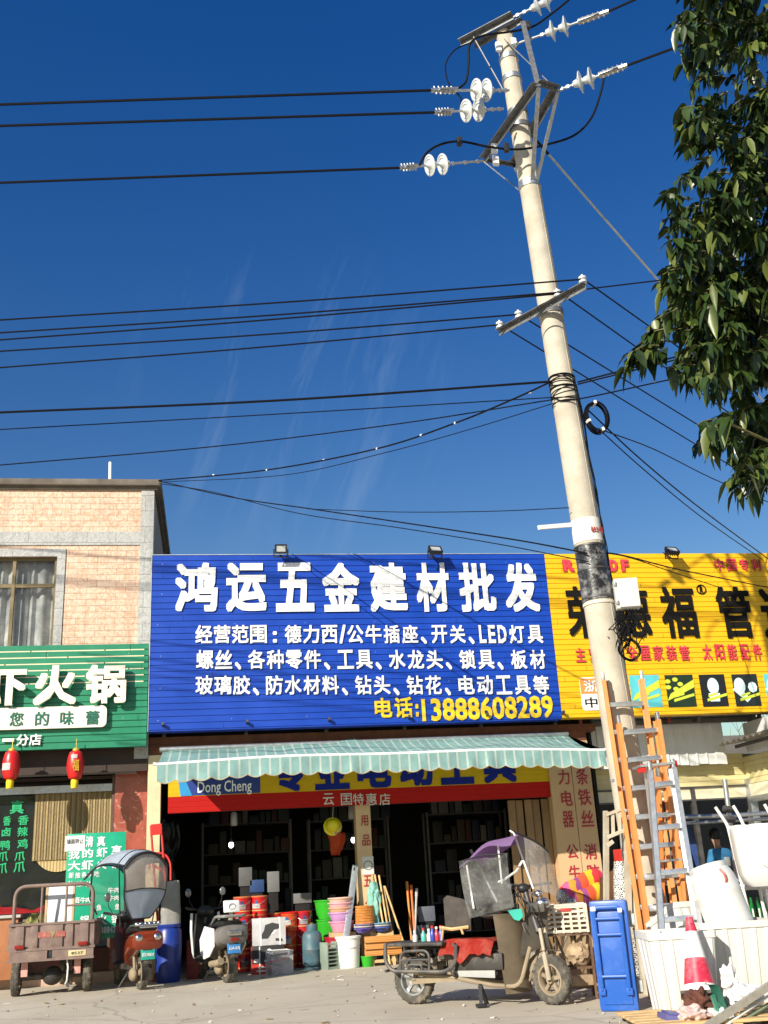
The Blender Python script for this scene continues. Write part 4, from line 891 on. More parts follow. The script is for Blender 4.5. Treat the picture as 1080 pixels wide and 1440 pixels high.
wire([cc + Vector((0, 0, -.15)), at(905, 660, 11.8), at(985, 726, 13.5), at(1068, 784, 17.3)], .008, 'cable from the coil down to the top of the yellow sign, lower of its pair', GR, 'cable_line', 'cable', ext1=.4)
wire([cc + Vector((.05, 0, -.17)), at(920, 632, 12.4), at(1000, 672, 14), at(1080, 706, 16)], .008, 'cable from the coil running right above the yellow sign to the tree', GR, 'cable_line', 'cable', ext1=1)
wire([at(838, 776, 11.0), at(880, 782, 12), at(960, 802, 14.5), at(1090, 828, 17.4)], .010, 'dark drop cable crossing the yellow sign from the pole, upper one', GR, 'cable_line', 'cable', ext1=.3)
wire([at(838, 776, 11.0), at(885, 784, 12), at(950, 806, 14.8), at(1012, 826, 17.4)], .007, 'thin drop cable crossing the yellow sign, ending above its last full character', GR, 'cable_line', 'cable')
b = MB(); a_ = pole_at(pz(742, 195)) + Vector((.15, -.05, 0)); c_ = at(922, 390, 12.2); e_ = a_ + (c_ - a_) * 3.1
b.tube([a_, a_ + (c_ - a_) * .12], .02, 6); b.build('guy_wire', m_wire)
gw = bpy.data.objects['guy_wire']; tag(gw, 'slanting guy wire in a pale sleeve running from the pole head behind the tree', 'guy wire')
b = MB(); b.tube([a_ + (c_ - a_) * .10, c_, e_], .016, 7); b.build('sleeve', m_galv, gw)
b = MB(); p = at(155, 672, 19); b.tube([p - Vector((0, 0, .1)), at(155, 650, 19)], .03, 8); tag(b.build('roof_pipe', m_white), 'short white pipe standing on the restaurant roof', 'pipe')
b = MB(); b.tube(jump([(345, 672, 17.5), (352, 690, 17.5)], 17.5), .004, 4); b.bm.free()
# ================================================================ LADDERS at the pole
m_orange = mat('orange_fibreglass', (.68, .25, .07), .5, var=.10, scale=7, dirt=((.50, .22, .08), .4, 8))
m_orange2 = mat('red_orange_rail', (.42, .09, .02), .5, var=.15)
m_alu = mat('brushed_aluminium', (.66, .66, .66), .35, .8, var=.08, scale=20)
def ladder_section(parent, name, bl, br, tl, tr, n, mm, rail=(.044, .08), first=.25, step=.30):
    bl, br, tl, tr = map(Vector, (bl, br, tl, tr)); upv = (tl - bl).cross(br - bl)
    sec = None
    for i, (p, q) in enumerate(((bl, tl), (br, tr))):
        b = MB(); b.bar(p, q, rail[0], rail[1], upv); d = (q - p).normalized(); sd = (br - bl).normalized() * (1 if i == 0 else -1)
        b.bar(p + sd * .012 + upv.normalized() * (rail[1] / 2 - .004), q + sd * .012 + upv.normalized() * (rail[1] / 2 - .004), rail[0] + .02, .010, upv)
        o = b.build('rail', mm, parent, w=True)
        b = MB(); b.bar(q - d * .01, q + d * .09, rail[0] * .8, rail[1] * .9, upv, .01); b.build('end_cap', m_galv, o, w=True)
    L_ = (tl - bl).length; k = 0; s = first
    while s < L_ - .06:
        f_ = s / L_; b = MB(); a, c = bl + (tl - bl) * f_, br + (tr - br) * f_; b.bar(a, c, .05, .04, upv, .005)
        b.build('rung', m_alu, parent, w=True); s += step
el = thing('extension_ladder', 'orange two section extension ladder leaning on the concrete pole', 'ladder', gz(945, 1408))
ladder_section(el, 'a', gz(915, 1402), gz(968, 1400), at(849, 957, 10.93), at(903, 955, 10.93), 12, m_orange)
off = Vector((.02, -.11, 0))
ladder_section(el, 'b', gz(926, 1410), gz(984, 1406), at(870, 1018, 10.84), at(925, 1013, 10.84), 10, m_orange)
for lb in ('el',):
    b = MB()
    for px, py in ((861, 1098), (880, 1140), (905, 1240)): b.box(at(px, py, 10.80), (.04, .05, .035), None, .008)
    b.build('slide_bracket', m_alu, el, w=True)
sl_ = thing('aluminium_stepladder', 'silver stepladder with a red capped top standing before the orange ladder', 'stepladder', gz(955, 1425))
ts = at(914, 1084, 10.05), at(947, 1080, 10.05); bsx = gz(938, 1424), gz(1003, 1420)
ladder_section(sl_, 's', bsx[0], bsx[1], ts[0], ts[1], 6, m_alu, (.046, .07), .36, .42)
b = MB(); b.bar(ts[0] + Vector((-.09, .12, .05)), ts[1] + Vector((.02, .10, .05)), .26, .022); b.build('top_plate', m_alu, sl_, w=True)
b = MB(); b.box(ts[0] + Vector((-.06, .06, .03)), (.05, .12, .08), None, .01); b.box(ts[1] + Vector((.03, .05, .04)), (.05, .1, .07), None, .01); b.build('plastic_cap', m_red, sl_, w=True)
b = MB()
for i in range(2): b.bar(ts[i] + Vector((0, .12, 0)), bsx[i] + Vector((.46, .95, 0)), .03, .05)
for k in range(4):
    f_ = .2 + .2 * k; b.bar(ts[0] + (bsx[0] + Vector((.46, .95, 0)) - ts[0]) * f_, ts[1] + (bsx[1] + Vector((.46, .95, 0)) - ts[1]) * f_, .02)
b.build('rear_frame', m_alu, sl_, w=True)
ol = thing('orange_stepladder', 'orange fibreglass stepladder folded shut, standing behind the silver stepladder', 'stepladder', gz(965, 1404))
ladder_section(ol, 'o', gz(936, 1396), gz(992, 1392), at(925, 1092, 10.75), at(940, 1092, 10.75), 6, m_orange, (.035, .08), .5)
b = MB()
for (p, q) in ((at(925, 1096, 10.9), gz(960, 1385)), (at(939, 1094, 10.9), gz(985, 1385))): b.bar(p, q, .035, .08)
b.build('rear_rail', m_orange2, ol, w=True)
# beige steel bed end leaning left of the ladders
be = thing('steel_frame', 'beige welded steel frame with slats standing between the pole and the right pillar', 'frame', gz(868, 1392))
m_beige = mat('beige_enamel', (.52, .48, .38), .5, var=.1, dirt=((.34, .25, .15), .5, 7))
fy = 11.0; P1, P2, P3, P4 = gz(853, 1396), at(852, 1141, fy), gz(886, 1399), at(881, 1128, fy)
b = MB(); b.bar(P1, P2, .05, .05); b.bar(P3, P4, .06, .05); b.build('post', m_beige, be, w=True)
b = MB(); c1, c2, c3, c4 = at(852, 1146, fy), at(880, 1135, fy), at(853, 1178, fy), at(881, 1166, fy); b.bar(c1, c2, .04, .03); b.bar(c3, c4, .04, .035)
for k in range(2): b.bar(c1 + (c2 - c1) * (k + 1) / 3, c3 + (c4 - c3) * (k + 1) / 3, .035, .015, (0, 1, 0))
b.bar(at(882, 1174, fy), at(896, 1177, fy - .1), .04, .04); b.bar(at(853, 1190, fy), at(862, 1183, fy), .02, .04); b.bar(at(884, 1195, fy), at(892, 1182, fy), .02, .05); b.build('slat_panel', m_beige, be, w=True)
# ================================================================ TREE (right, close to the camera)
m_leaf = mat('dark_glossy_leaf', (.028, .050, .011), .32, var=.65, scale=2.6, spec=.42)
m_leaf2 = mat('young_leaf', (.085, .11, .02), .4, var=.4, scale=2.0)
m_bark = mat('grey_bark', (.14, .115, .085), .9, var=.3, scale=9, bump=.5)
m_twig = mat('green_twig', (.17, .16, .06), .7, var=.2)
tb_ = Vector((6.4, 7.3, 0))
tree = thing('broadleaf_tree', 'dark green broadleaf tree whose drooping boughs fill the right edge of the sky', 'tree', tb_)
rt = random.Random(11)
EDGE = [(-200, 935), (0, 945), (60, 945), (130, 968), (170, 952), (230, 955), (290, 925), (330, 917), (380, 930), (420, 905), (470, 893), (505, 900), (530, 955), (560, 990), (600, 975), (640, 1000), (665, 1035), (700, 1050), (740, 1062), (775, 1075), (800, 1120), (900, 1300)]
def edge(py):
    for (a, xa), (c, xc) in zip(EDGE, EDGE[1:]):
        if a <= py <= c: return xa + (xc - xa) * (py - a) / (c - a)
    return 2000
b = MB(); tp = [tb_, tb_ + Vector((-.05, .05, 1.5)), tb_ + Vector((-.12, 0, 3.2)), tb_ + Vector((-.25, .1, 5.2)), tb_ + Vector((-.35, 0, 7.2)), tb_ + Vector((-.4, .1, 9.2))]
b.tube(tp, [.20, .17, .15, .11, .07, .03], 14); b.build('trunk', m_bark, tree, w=True)
bl_, bt, b2 = MB(), MB(), MB()
def leaf(bb, base, d, L_, w, droop):
    d = d.normalized(); sd = d.cross(Vector((rt.uniform(-.5, .5), rt.uniform(-.5, .5), 1))).normalized(); up = sd.cross(d).normalized()
    prof = ((0, .08), (.22, .75), (.5, 1.0), (.78, .62), (1.0, .02)); rows = []; p = base.copy(); fold = rt.uniform(.15, .5)
    for i, (t, ww) in enumerate(prof):
        q = base + d * L_ * t - Vector((0, 0, 1)) * droop * L_ * t * t; hw = w * ww / 2
        rows.append((bb.bm.verts.new(q - sd * hw + up * hw * fold), bb.bm.verts.new(q), bb.bm.verts.new(q + sd * hw + up * hw * fold)))
    for A, B in zip(rows, rows[1:]): bb.face((A[0], A[1], B[1], B[0])); bb.face((A[1], A[2], B[2], B[1]))
def twig(base, d, L_, n):
    d = d.normalized(); pts = [base]
    for k in range(4): d = (d + Vector((rt.uniform(-.15, .15), rt.uniform(-.15, .15), -.16))).normalized(); pts.append(pts[-1] + d * L_ / 4)
    bt.tube(pts, [.007, .006, .005, .004, .002], 5)
    for k in range(n):
        t = (k + rt.uniform(.2, 1)) / n; i = min(3, int(t * 4)); p = pts[i] + (pts[i + 1] - pts[i]) * (t * 4 - i); dd = (pts[i + 1] - pts[i]).normalized()
        o = Vector((rt.gauss(0, 1), rt.gauss(0, 1), rt.gauss(-.1, .6))); o = (o - dd * o.dot(dd)); ld = (dd * .55 + o.normalized() * .8 + Vector((0, 0, -.35)))
        young = t > .85 and rt.random() < .45
        leaf(b2 if young or rt.random() < .09 else bl_, p, ld, rt.uniform(.07, .14), rt.uniform(.046, .078), rt.uniform(.2, 1.1))
n_in = 0
def base_z(px, py, yy): return at(px, py, yy).z
while n_in < 1300:
    py = rt.uniform(-160, 675); px = 880 + 450 * rt.random() ** 1.25; yy = rt.uniform(5.7, 8.3)
    e = edge(py) + 30 + 22 * (yy - 5.7) / 2.6 + 26 * noise.noise(Vector((py * .02, yy, 4)))
    if px < e: continue
    keep = 1.0 if px < 1110 else .45
    gap = noise.noise(Vector((px * .014, py * .014, yy * .5)))
    if rt.random() > keep or gap < -.20 or base_z(px, py, yy) > 9.7: continue
    base = at(px, py, yy); cl = tb_ + Vector((-.25, 0, max(2.8, min(8.8, base.z + .2)))); out = (base - cl); out.z *= .2
    twig(base, out.normalized() + Vector((rt.uniform(-.5, .5), rt.uniform(-.5, .5), rt.uniform(-.15, .35))), rt.uniform(.18, .36), rt.randint(10, 16)); n_in += 1
    if n_in % 14 == 0:
        c0 = tb_ + Vector((-.2, 0, max(2.2, min(8.5, base.z - .5)))); mid = (c0 + base) / 2 + Vector((0, 0, .15)); bt.tube([c0, mid, base], [.03, .018, .008], 6)
for k in range(260):
    a = rt.uniform(-1.3, 1.0); r = rt.uniform(.4, 2.2); z = rt.uniform(3.0, 9.0); base = tb_ + Vector((r * math.cos(a), r * math.sin(a), z)); twig(base, Vector((math.cos(a), math.sin(a), .1)), .45, 10)
cr = bl_.build('crown', m_leaf, tree, w=True, ang=180); b2.build('young_leaves', m_leaf2, cr, w=True, ang=180); bt.build('twigs', m_twig, cr, w=True)
# bare tree beyond the shed
bt2 = thing('bare_tree', 'leafless dark tree seen under the yellow sign beyond the shed roof', 'tree', (21.5, 36, 0))
b = MB(); b.tube([(0, 0, 0), (.1, 0, 2.5), (.0, .1, 4.5)], [.22, .17, .12], 10); b.build('trunk', m_bark, bt2)
b = MB()
for k in range(70):
    a = rt.uniform(0, 6.28); p = Vector((0, 0, rt.uniform(2.5, 4.5))); d = Vector((math.cos(a), math.sin(a), rt.uniform(.4, 1.3))); pts = [p]
    for j in range(5): d = (d + Vector((rt.uniform(-.3, .3), rt.uniform(-.3, .3), rt.uniform(-.1, .3)))).normalized(); pts.append(pts[-1] + d * rt.uniform(.5, .9))
    b.tube(pts, [.06, .045, .03, .02, .012, .006], 5)
    for q in range(4):
        s0 = pts[rt.randint(1, 5)]; d2 = Vector((rt.uniform(-1, 1), rt.uniform(-1, 1), rt.uniform(0, 1))); b.tube([s0, s0 + d2 * .5, s0 + d2 * .8 + Vector((0, 0, .3))], [.015, .01, .004], 4)
b.build('crown', m_bark, bt2)
# ================================================================ VEHICLES
m_tail = mat('red_lens', (.26, .015, .01), .15, var=.1)
m_dustplast = mat('dusty_black_plastic', (.035, .032, .028), .6, var=.3, dirt=((.22, .18, .13), .7, 5))
m_tan = mat('mud_dusted_plastic', (.28, .22, .145), .8, var=.2, scale=5, dirt=((.20, .15, .10), .5, 6))
m_clear = clear_mat('clear_vinyl', (.50, .50, .48), .15, .15)
m_seat = mat('black_vinyl_seat', (.02, .02, .02), .4, var=.2)
def wheel(parent, c, ax, r, w, name='wheel', spokes=5, rim=None, local=True):
    """wheel round axis ax: a tyre with shoulders and tread, and a spoked rim as its child"""
    M = Matrix.Translation(Vector(c)) @ Vector(ax).normalized().to_track_quat('Z', 'Y').to_matrix().to_4x4(); ri = r * .62
    b = MB(); b.lathe([(ri, -w * .38), (r * .80, -w * .5), (r * .93, -w * .45), (r * .985, -w * .28), (r, -w * .12), (r * .992, -w * .06), (r * .992, w * .06), (r, w * .12), (r * .985, w * .28), (r * .93, w * .45), (r * .80, w * .5), (ri, w * .38), (ri, -w * .38)], M, 40, cap=False)
    b.bm.faces.ensure_lookup_table()
    n = 40
    for k in range(n):
        a = 2 * math.pi * k / n; rr = r * .957
        q = M @ Vector((rr * math.cos(a), rr * math.sin(a), w * .28 * (1 if k % 2 else -1))); tg = (M.to_3x3() @ Vector((-math.sin(a), math.cos(a), 0))).normalized()
        b.bar(q - tg * r * .03, q + tg * r * .03, w * .3, r * .066, (M.to_3x3() @ Vector((math.cos(a), math.sin(a), 0))))
    t = b.build(name, m_rubber, parent, w=not local)
    b = MB(); b.lathe([(ri * .90, -w * .42), (ri * 1.02, -w * .40), (ri * 1.02, w * .40), (ri * .90, w * .42), (ri * .84, w * .2), (ri * .84, -w * .2), (ri * .90, -w * .42)], M, 36, cap=False)
    b.lathe([(r * .17, -w * .5), (r * .19, -w * .3), (r * .19, w * .3), (r * .17, w * .5), (r * .08, w * .58), (0.001, w * .6)], M, 20)
    for k in range(spokes):
        a = 2 * math.pi * (k + .3) / spokes; d = Vector((math.cos(a), math.sin(a), 0)); b.bar(M @ (d * r * .15), M @ (d * ri * .92), r * .15, w * .35, M.to_3x3() @ Vector((0, 0, 1)))
    b.build('rim', rim or m_tan, t, w=not local); return t
# ---------------------------------------------------------------- cargo tricycle seen from behind (left)
tc0 = (gz(21, 1402) + gz(119, 1396)) / 2
tri = thing('cargo_tricycle', 'dusty brown cargo tricycle with ribbed tailgate and hoop rail, parked at the restaurant', 'tricycle', (tc0.x, tc0.y + .16, 0), 2)
hw = .58
wheel(tri, (-.49, 0, .24), (1, 0, 0), .24, .115); wheel(tri, (.49, 0, .24), (1, 0, 0), .24, .115); wheel(tri, (0, 1.62, .24), (1, 0, 0), .24, .09)
b = MB(); b.box((0, -.33, .775), (hw * 2, .02, .33))
for x, w in ((-.44, .12), (-.24, .10), (0, .30), (.24, .10), (.44, .12)): b.box((x, -.35, .775), (w, .03, .30), None, .008)
b.box((0, -.345, .945), (hw * 2, .05, .03)); b.box((0, -.345, .612), (hw * 2 + .03, .05, .035)); tg = b.build('tailgate', m_dust, tri)
b = MB(); b.box((-.10, -.368, .80), (.17, .004, .075)); b.box((.11, -.368, .80), (.15, .004, .075)); b.build('red_sticker', mat('faded_red_sticker', (.36, .09, .07), .6, var=.2, dirt=((.6, .5, .4), .5, 20)), tg)
b = MB(); b.prism([(-.035, .03), (0, -.045), (.035, .03), (0, .045)], T(.012, -.368, .80) @ RX(90), .006); b.build('badge', mat('brass_badge', (.45, .38, .2), .4, .6), tg)
b = MB()
for s in (-1, 1):
    b.box((s * hw, .35, .775), (.025, 1.34, .33)); b.box((s * hw, .35, .95), (.05, 1.36, .035))
    for k in range(4): b.box((s * (hw + .015), -.1 + k * .3, .775), (.03, .12, .30), None, .008)
b.box((0, 1.02, .8), (hw * 2, .025, .40)); b.box((0, .35, .61), (hw * 2, 1.36, .03)); b.build('cargo_bed', m_dust, tri)
b = MB(); pts = rounded([(-hw + .04, -.28, .93), (-hw + .04, -.28, 1.46), (hw - .04, -.28, 1.46), (hw - .04, -.28, .93)], .17, 6); b.tube(pts, .027, 10); b.tube([(.17, -.28, .95), (.17, -.28, 1.45)], .016, 8); b.tube([(-.17, -.28, .95), (-.17, -.28, 1.45)], .016, 8); b.tube([(.17, -.28, 1.17), (hw - .05, -.28, 1.17)], .014, 8); b.build('hoop_rail', m_dust, tri)
b = MB(); b.box((-.30, -.36, .525), (.5, .05, .13)); b.box((.30, -.36, .525), (.56, .05, .13)); b.box((0, -.335, .525), (.2, .02, .13)); b.box((0, -.365, .47), (hw * 2 + .02, .06, .03)); rb = b.build('rear_beam', m_dust, tri)
b = MB(); b.box((0, -.352, .53), (.19, .02, .09), None, .01); b.build('lamp_recess', m_black, rb)
b = MB(); b.box((.36, -.389, .535), (.24, .006, .075), None, .002); pl = b.build('number_plate', mat('faded_yellow_plate', (.60, .50, .28), .6, var=.1), tri)
b = MB(); b.text('8537', .16, .035, T(.36, -.392, .535) @ RX(90), .002, .01); b.build('plate_lettering', m_black, pl)
for s in (-1, 1):
    b = MB(); b.box((s * .43, -.385, .655), (.13, .04, .05), None, .012); b.build('tail_light', m_tail, tri)
    b = MB(); b.box((s * .36, -.25, .36), (.09, .012, .2), None, .004); b.build('mud_flap', mat('pink_flap', (.62, .32, .27), .7, var=.2), tri)
b = MB(); b.tube([(-.48, 0, .24), (.48, 0, .24)], .045, 10); b.blob((0, 0, .24), (.14, .13, .13), 3); b.bar((-.28, -.3, .53), (-.28, 1.3, .53), .06, .08); b.bar((.28, -.3, .53), (.28, 1.3, .53), .06, .08)
for s in (-1, 1):
    for k in range(3): b.bar((s * .38, -.25 + .02 * k, .40 - .025 * k), (s * .38, .3, .38 - .03 * k), .05, .015)
b.build('axle', m_dustplast, tri)
b = MB(); b.tube([(.22, -.3, .45), (.24, -.34, .35), (.23, -.3, .18), (.20, -.2, .13)], .012, 6); b.build('brake_hose', m_white, tri)
b = MB(); b.box((0, 1.25, .62), (.5, .36, .25), None, .03); b.box((0, 1.25, .78), (.5, .38, .09), None, .03); b.build('driver_seat', m_seat, tri)
b = MB(); b.tube([(0, 1.62, .24), (0, 1.5, 1.0)], .03, 8); b.tube(rounded([(-.36, 1.3, 1.02), (-.2, 1.5, 1.0), (.2, 1.5, 1.0), (.36, 1.3, 1.02)], .1), .016, 8); b.blob((0, 1.62, .8), (.11, .09, .1), 3); b.bar((0, .9, .42), (0, 1.5, .42), .4, .04); b.build('front_fork', m_dustplast, tri)
# load
bx_ = thing('foam_board', 'white paint-splashed board with tan edges propped in the tricycle bed', 'board', (tc0.x + .06, tc0.y + .15, .63), 2)
b = MB(); b.box((0, -.02, .43), (.36, .10, .82), Matrix.Rotation(R_(-6), 3, 'X'), .02); b.build('board', mat('splashed_white_board', (.80, .79, .76), .7, var=.05, dirt=((.35, .35, .40), .6, 22)), bx_)
b = MB(); b.box((-.19, -.02, .43), (.03, .11, .80), Matrix.Rotation(R_(-6), 3, 'X')); b.box((.19, -.02, .43), (.03, .11, .80), Matrix.Rotation(R_(-6), 3, 'X')); b.build('edge_strip', mat('tan_tape', (.5, .36, .2), .7), bx_)
b = MB(); b.blob((tc0.x - .27, tc0.y + .2, .80), (.20, .25, .28), 4, .35, 3, 3); tag(b.build('olive_sack', mat('olive_cloth', (.20, .19, .05), .9, var=.4, scale=9, dirt=((.35, .28, .12), .6, 9))), 'crumpled olive sack lying in the tricycle bed beside the white board', 'sack')
# ---------------------------------------------------------------- scooters
def scooter(root, body, side, dark, plate, ptxt, platecol, seat=m_seat, r=.225, wb=1.22):
    wheel(root, (0, 0, r), (1, 0, 0), r, .095, spokes=5); wheel(root, (0, wb, r), (1, 0, 0), r, .09, spokes=5)
    # tail body: lofted sections
    def loft(secs, n=20, thick=0):
        bb = MB(); rings = []
        for (y, z, hw_, hh, e) in secs:
            rings.append([bb.bm.verts.new((hw_ * math.copysign(abs(math.cos(2 * math.pi * k / n)) ** e, math.cos(2 * math.pi * k / n)), y, z + hh * math.copysign(abs(math.sin(2 * math.pi * k / n)) ** e, math.sin(2 * math.pi * k / n)))) for k in range(n)])
        for A, B in zip(rings, rings[1:]):
            for k in range(n): bb.face((A[k], A[(k + 1) % n], B[(k + 1) % n], B[k]))
        bb.face(rings[0]); bb.face(rings[-1][::-1]); return bb
    loft([(-.30, .66, .15, .08, .6), (-.26, .65, .22, .13, .6), (-.05, .62, .235, .15, .7), (.20, .56, .21, .16, .7), (.42, .46, .16, .17, .7), (.52, .40, .12, .14, .7)]).build('tail_body', body, root)
    loft([(-.22, .80, .14, .035, .6), (-.05, .81, .17, .05, .6), (.25, .79, .16, .055, .6), (.50, .76, .12, .05, .6), (.56, .75, .08, .03, .6)]).build('seat', seat, root)
    loft([(.40, .30, .16, .05, .5), (.60, .29, .19, .045, .5), (.90, .30, .18, .045, .5), (1.0, .33, .14, .05, .5)]).build('floorboard', dark, root)
    b = MB(); b.grid(lambda u, v: ((u - .5) * (.44 - .16 * v) , .98 + .10 * v - .05 * math.cos((u - .5) * math.pi) + .16 * (1 - math.cos((u - .5) * 2.2)) * -1, .32 + .62 * v), 14, 10, thick=.03); b.build('leg_shield', side, root)
    b = MB(); b.grid(lambda u, v: (.075 * (v - .5) * 2, wb + (r + .035) * math.cos(R_(20 + u * 150)), r + (r + .035) * math.sin(R_(20 + u * 150)) - .02 * (2 * v - 1) ** 2), 12, 4, thick=.008); b.build('front_fender', side, root)
    b = MB(); b.grid(lambda u, v: (.07 * (v - .5) * 2, (r + .03) * math.cos(R_(60 + u * 140)), r + (r + .03) * math.sin(R_(60 + u * 140)) - .015 * (2 * v - 1) ** 2), 12, 4, thick=.008); b.build('rear_mudguard', dark, root)
    b = MB()
    for s in (-1, 1): b.tube([(s * .065, wb, r), (s * .055, wb - .14, .62)], .02, 8)
    b.tube([(0, wb - .13, .6), (0, wb - .24, .98)], .03, 10); b.build('fork', m_steel, root)
    b = MB(); b.tube(rounded([(-.34, wb - .36, 1.03), (-.18, wb - .24, 1.0), (.18, wb - .24, 1.0), (.34, wb - .36, 1.03)], .08), .014, 8)
    for s in (-1, 1): b.tube([(s * .24, wb - .29, 1.015), (s * .36, wb - .375, 1.033)], .02, 8); b.tube([(s * .2, wb - .2, .99), (s * .32, wb - .30, 1.02)], .006, 5)
    b.blob((0, wb - .22, .97), (.13, .10, .09), 3); b.build('handlebar', m_black, root)
    b = MB(); b.blob((0, wb - .12, .92), (.10, .05, .07), 3); b.build('headlight', mat('lamp_glass', (.42, .43, .42), .12), root)
    for s in (-1, 1):
        b = MB(); b.tube([(s * .2, wb - .25, 1.02), (s * .26, wb - .22, 1.12), (s * .27, wb - .22, 1.20)], .006, 6); mr = b.build('mirror', m_black, root)
        b = MB(); b.blob((s * .28, wb - .22, 1.25), (.05, .018, .065), 3); b.build('mirror_glass', mat('mirror_back', (.2, .2, .21), .2, .5), mr)
    b = MB(); b.box((0, -.275, .47), (.20, .01, .145), Matrix.Rotation(R_(-12), 3, 'X'), .004); p = b.build('number_plate', platecol, root)
    b = MB(); b.text(ptxt, .165, .05, T(0, -.282, .465) @ RX(78), .003, .012); b.build('plate_lettering', m_white, p)
    b = MB(); b.box((0, -.245, .50), (.17, .05, .2), None, .02); b.box((0, -.285, .365), (.11, .02, .05), None, .008); b.build('plate_holder', m_dustplast, root)
    b = MB(); b.tube([(-.1, .42, .2), (-.2, .5, .02)], .012, 6); b.tube([(-.1, .42, .22), (.1, .42, .22)], .02, 6); b.build('side_stand', m_steel, root)
    b = MB(); b.bar((.10, 0, r), (.10, .5, .30), .05, .07); b.tube([(-.09, .05, .22), (-.1, .1, .55)], .022, 8); b.tube([(.11, .05, .22), (.11, .1, .55)], .022, 8); b.blob((-.1, .1, .2), (.06, .12, .09), 3); b.build('swing_arm', m_tan, root)
rs = thing('electric_scooter', 'red-brown electric scooter under a grey fabric rain canopy, seen from behind', 'scooter', gz(199, 1392) + Vector((0, .02, 0)), 19)
m_rbody = mat('copper_red_paint', (.25, .038, .014), .16, .3, var=.08, coat=.6)
scooter(rs, m_rbody, mat('dark_red_panel', (.10, .015, .012), .3, coat=.4), m_dustplast, 'plate', '昆D5821', mat('teal_plate', (.02, .36, .27), .5))
for s in (-1, 1):
    b = MB(); b.blob((s * .13, -.285, .69), (.055, .03, .05), 3); b.build('turn_signal', m_chrome, rs)
b = MB(); b.tube(rounded([(-.17, .05, .84), (-.19, -.30, .86), (.19, -.30, .86), (.17, .05, .84)], .1, 5), .016, 8); b.box((0, -.22, .83), (.26, .16, .03), None, .01)
for k in range(6): b.blob((-.16 + k * .065, -.25 + .03 * (k % 2), .87), (.035, .04, .03), 2)
b.build('rear_rack', m_chrome, rs)
# canopy: arched roof, front visor, rear curtain with clear window, hoops
m_cgrey = mat('grey_canopy_cloth', (.52, .59, .68), .7, var=.06, scale=4, bump=.3, bscale=5)
m_cblue = mat('blue_visor_film', (.20, .30, .50), .3, var=.15)
def roofp(u, v):   # u across, v from back to front
    x = (u - .5) * 2; y = -.12 + 1.12 * v; top = 1.80 + .10 * math.sin(math.pi * min(1, v * .9 + .18)) - .16 * max(0, v - .6) ** 1.5 * 2.2
    return (x * (.36 + .03 * math.sin(v * 3)), y, top - .19 * abs(x) ** 2.6)
b = MB(); b.grid(lambda u, v: roofp(u, v * .72), 18, 14, thick=.006); cn = b.build('rain_canopy', m_cgrey, rs)
b = MB(); b.grid(lambda u, v: roofp(u, .72 + .28 * v), 18, 8, thick=.006); b.build('visor', m_cblue, cn)
def rear(u, v):    # v from the roof edge down to behind the saddle
    hw_ = .36 * (1 - .08 * v) if v < .55 else .36 * (.956 - .55 * ((v - .55) / .45) ** 1.8); x = (u - .5) * 2
    return (x * hw_, -.12 - .06 * math.sin(math.pi * v) + .10 * v - .04 * (1 - x * x), 1.80 + .06 * (1 - abs(x) ** 2) * (1 - v) - .16 * abs(x) ** 2.6 * (1 - v) ** 3 - v * .86)
def rpart(v0, v1, nm, mm): b = MB(); b.grid(lambda u, v: rear(u, v0 + (v1 - v0) * v), 14, 10, thick=.004); return b.build(nm, mm, cn)
rpart(0, .06, 'rear_header', m_cgrey); rpart(.06, .56, 'rear_window', clear_mat('cloudy_vinyl', (.62, .56, .50), .62, .3)); rpart(.56, 1, 'rear_apron', m_cgrey)
b = MB(); b.tube([rear(0, k / 16) for k in range(17)] + [rear(k / 8, 1) for k in range(1, 8)] + [rear(1, 1 - k / 16) for k in range(17)], .011, 6); b.tube([rear(k / 12, .56) for k in range(13)], .009, 6); b.tube([Vector(rear(k / 12, .03)) + Vector((0, -.006, 0)) for k in range(13)], .022, 6)
for v in (0.12, .72, 1.0): b.tube([roofp(k / 14, v) for k in range(15)], .010, 6)
for u in (0, 1): b.tube([roofp(u, k / 10) for k in range(11)], .012, 6)
b.build('black_piping', m_black, cn)
b = MB()
for s in (-1, 1): b.tube([roofp(.5 + s * .5, .75), (s * .30, .92, 1.25), (s * .24, .80, 1.02)], .012, 6); b.tube([roofp(.5 + s * .5, .1), (s * .26, .10, .85)], .012, 6)
b.build('canopy_frame', m_black, cn)
b = MB(); b.grid(lambda u, v: ((u - .5) * .62, .90 + .06 * v - .10 * (1 - v), .98 + .72 * v), 8, 8, thick=.003); b.build('windscreen', m_clear, cn)
cn.rotation_euler = (0, 0, R_(16)); cn.location = (-.05, 0, 0)
ws = thing('white_scooter', 'white motor scooter with a grey tail and blue number plate at the shop doorway', 'scooter', gz(320, 1382), 19)
scooter(ws, mat('grey_tail_plastic', (.16, .145, .135), .5, var=.15), m_seat, m_dustplast, 'plate', '云A·57J', mat('blue_plate', (.05, .22, .52), .5))
b = MB()
for s in (-1, 1): b.prism([(-.10, .50), (-.08, .74), (.32, .77), (.54, .58), (.50, .40), (.34, .32), (.10, .36)], T(s * .245 - (.012 if s > 0 else 0), 0, 0) @ Matrix(((0, 0, 1, 0), (1, 0, 0, 0), (0, 1, 0, 0), (0, 0, 0, 1))), .014)
b.build('side_panel', mat('white_body_panel', (.8, .8, .78), .3), ws)
b = MB(); b.grid(lambda u, v: ((u - .5) * .30, 1.16 + .05 * math.cos((u - .5) * 3) - .12 * v, .42 + .52 * v), 8, 8, thick=.02); b.build('front_apron', mat('white_body_panel', (.8, .8, .78), .3), ws)
b = MB(); b.bar((0, -.12, .80), (0, -.16, .97), .05, .03); bk = b.build('backrest', mat('cream_stem', (.55, .50, .38), .5), ws)
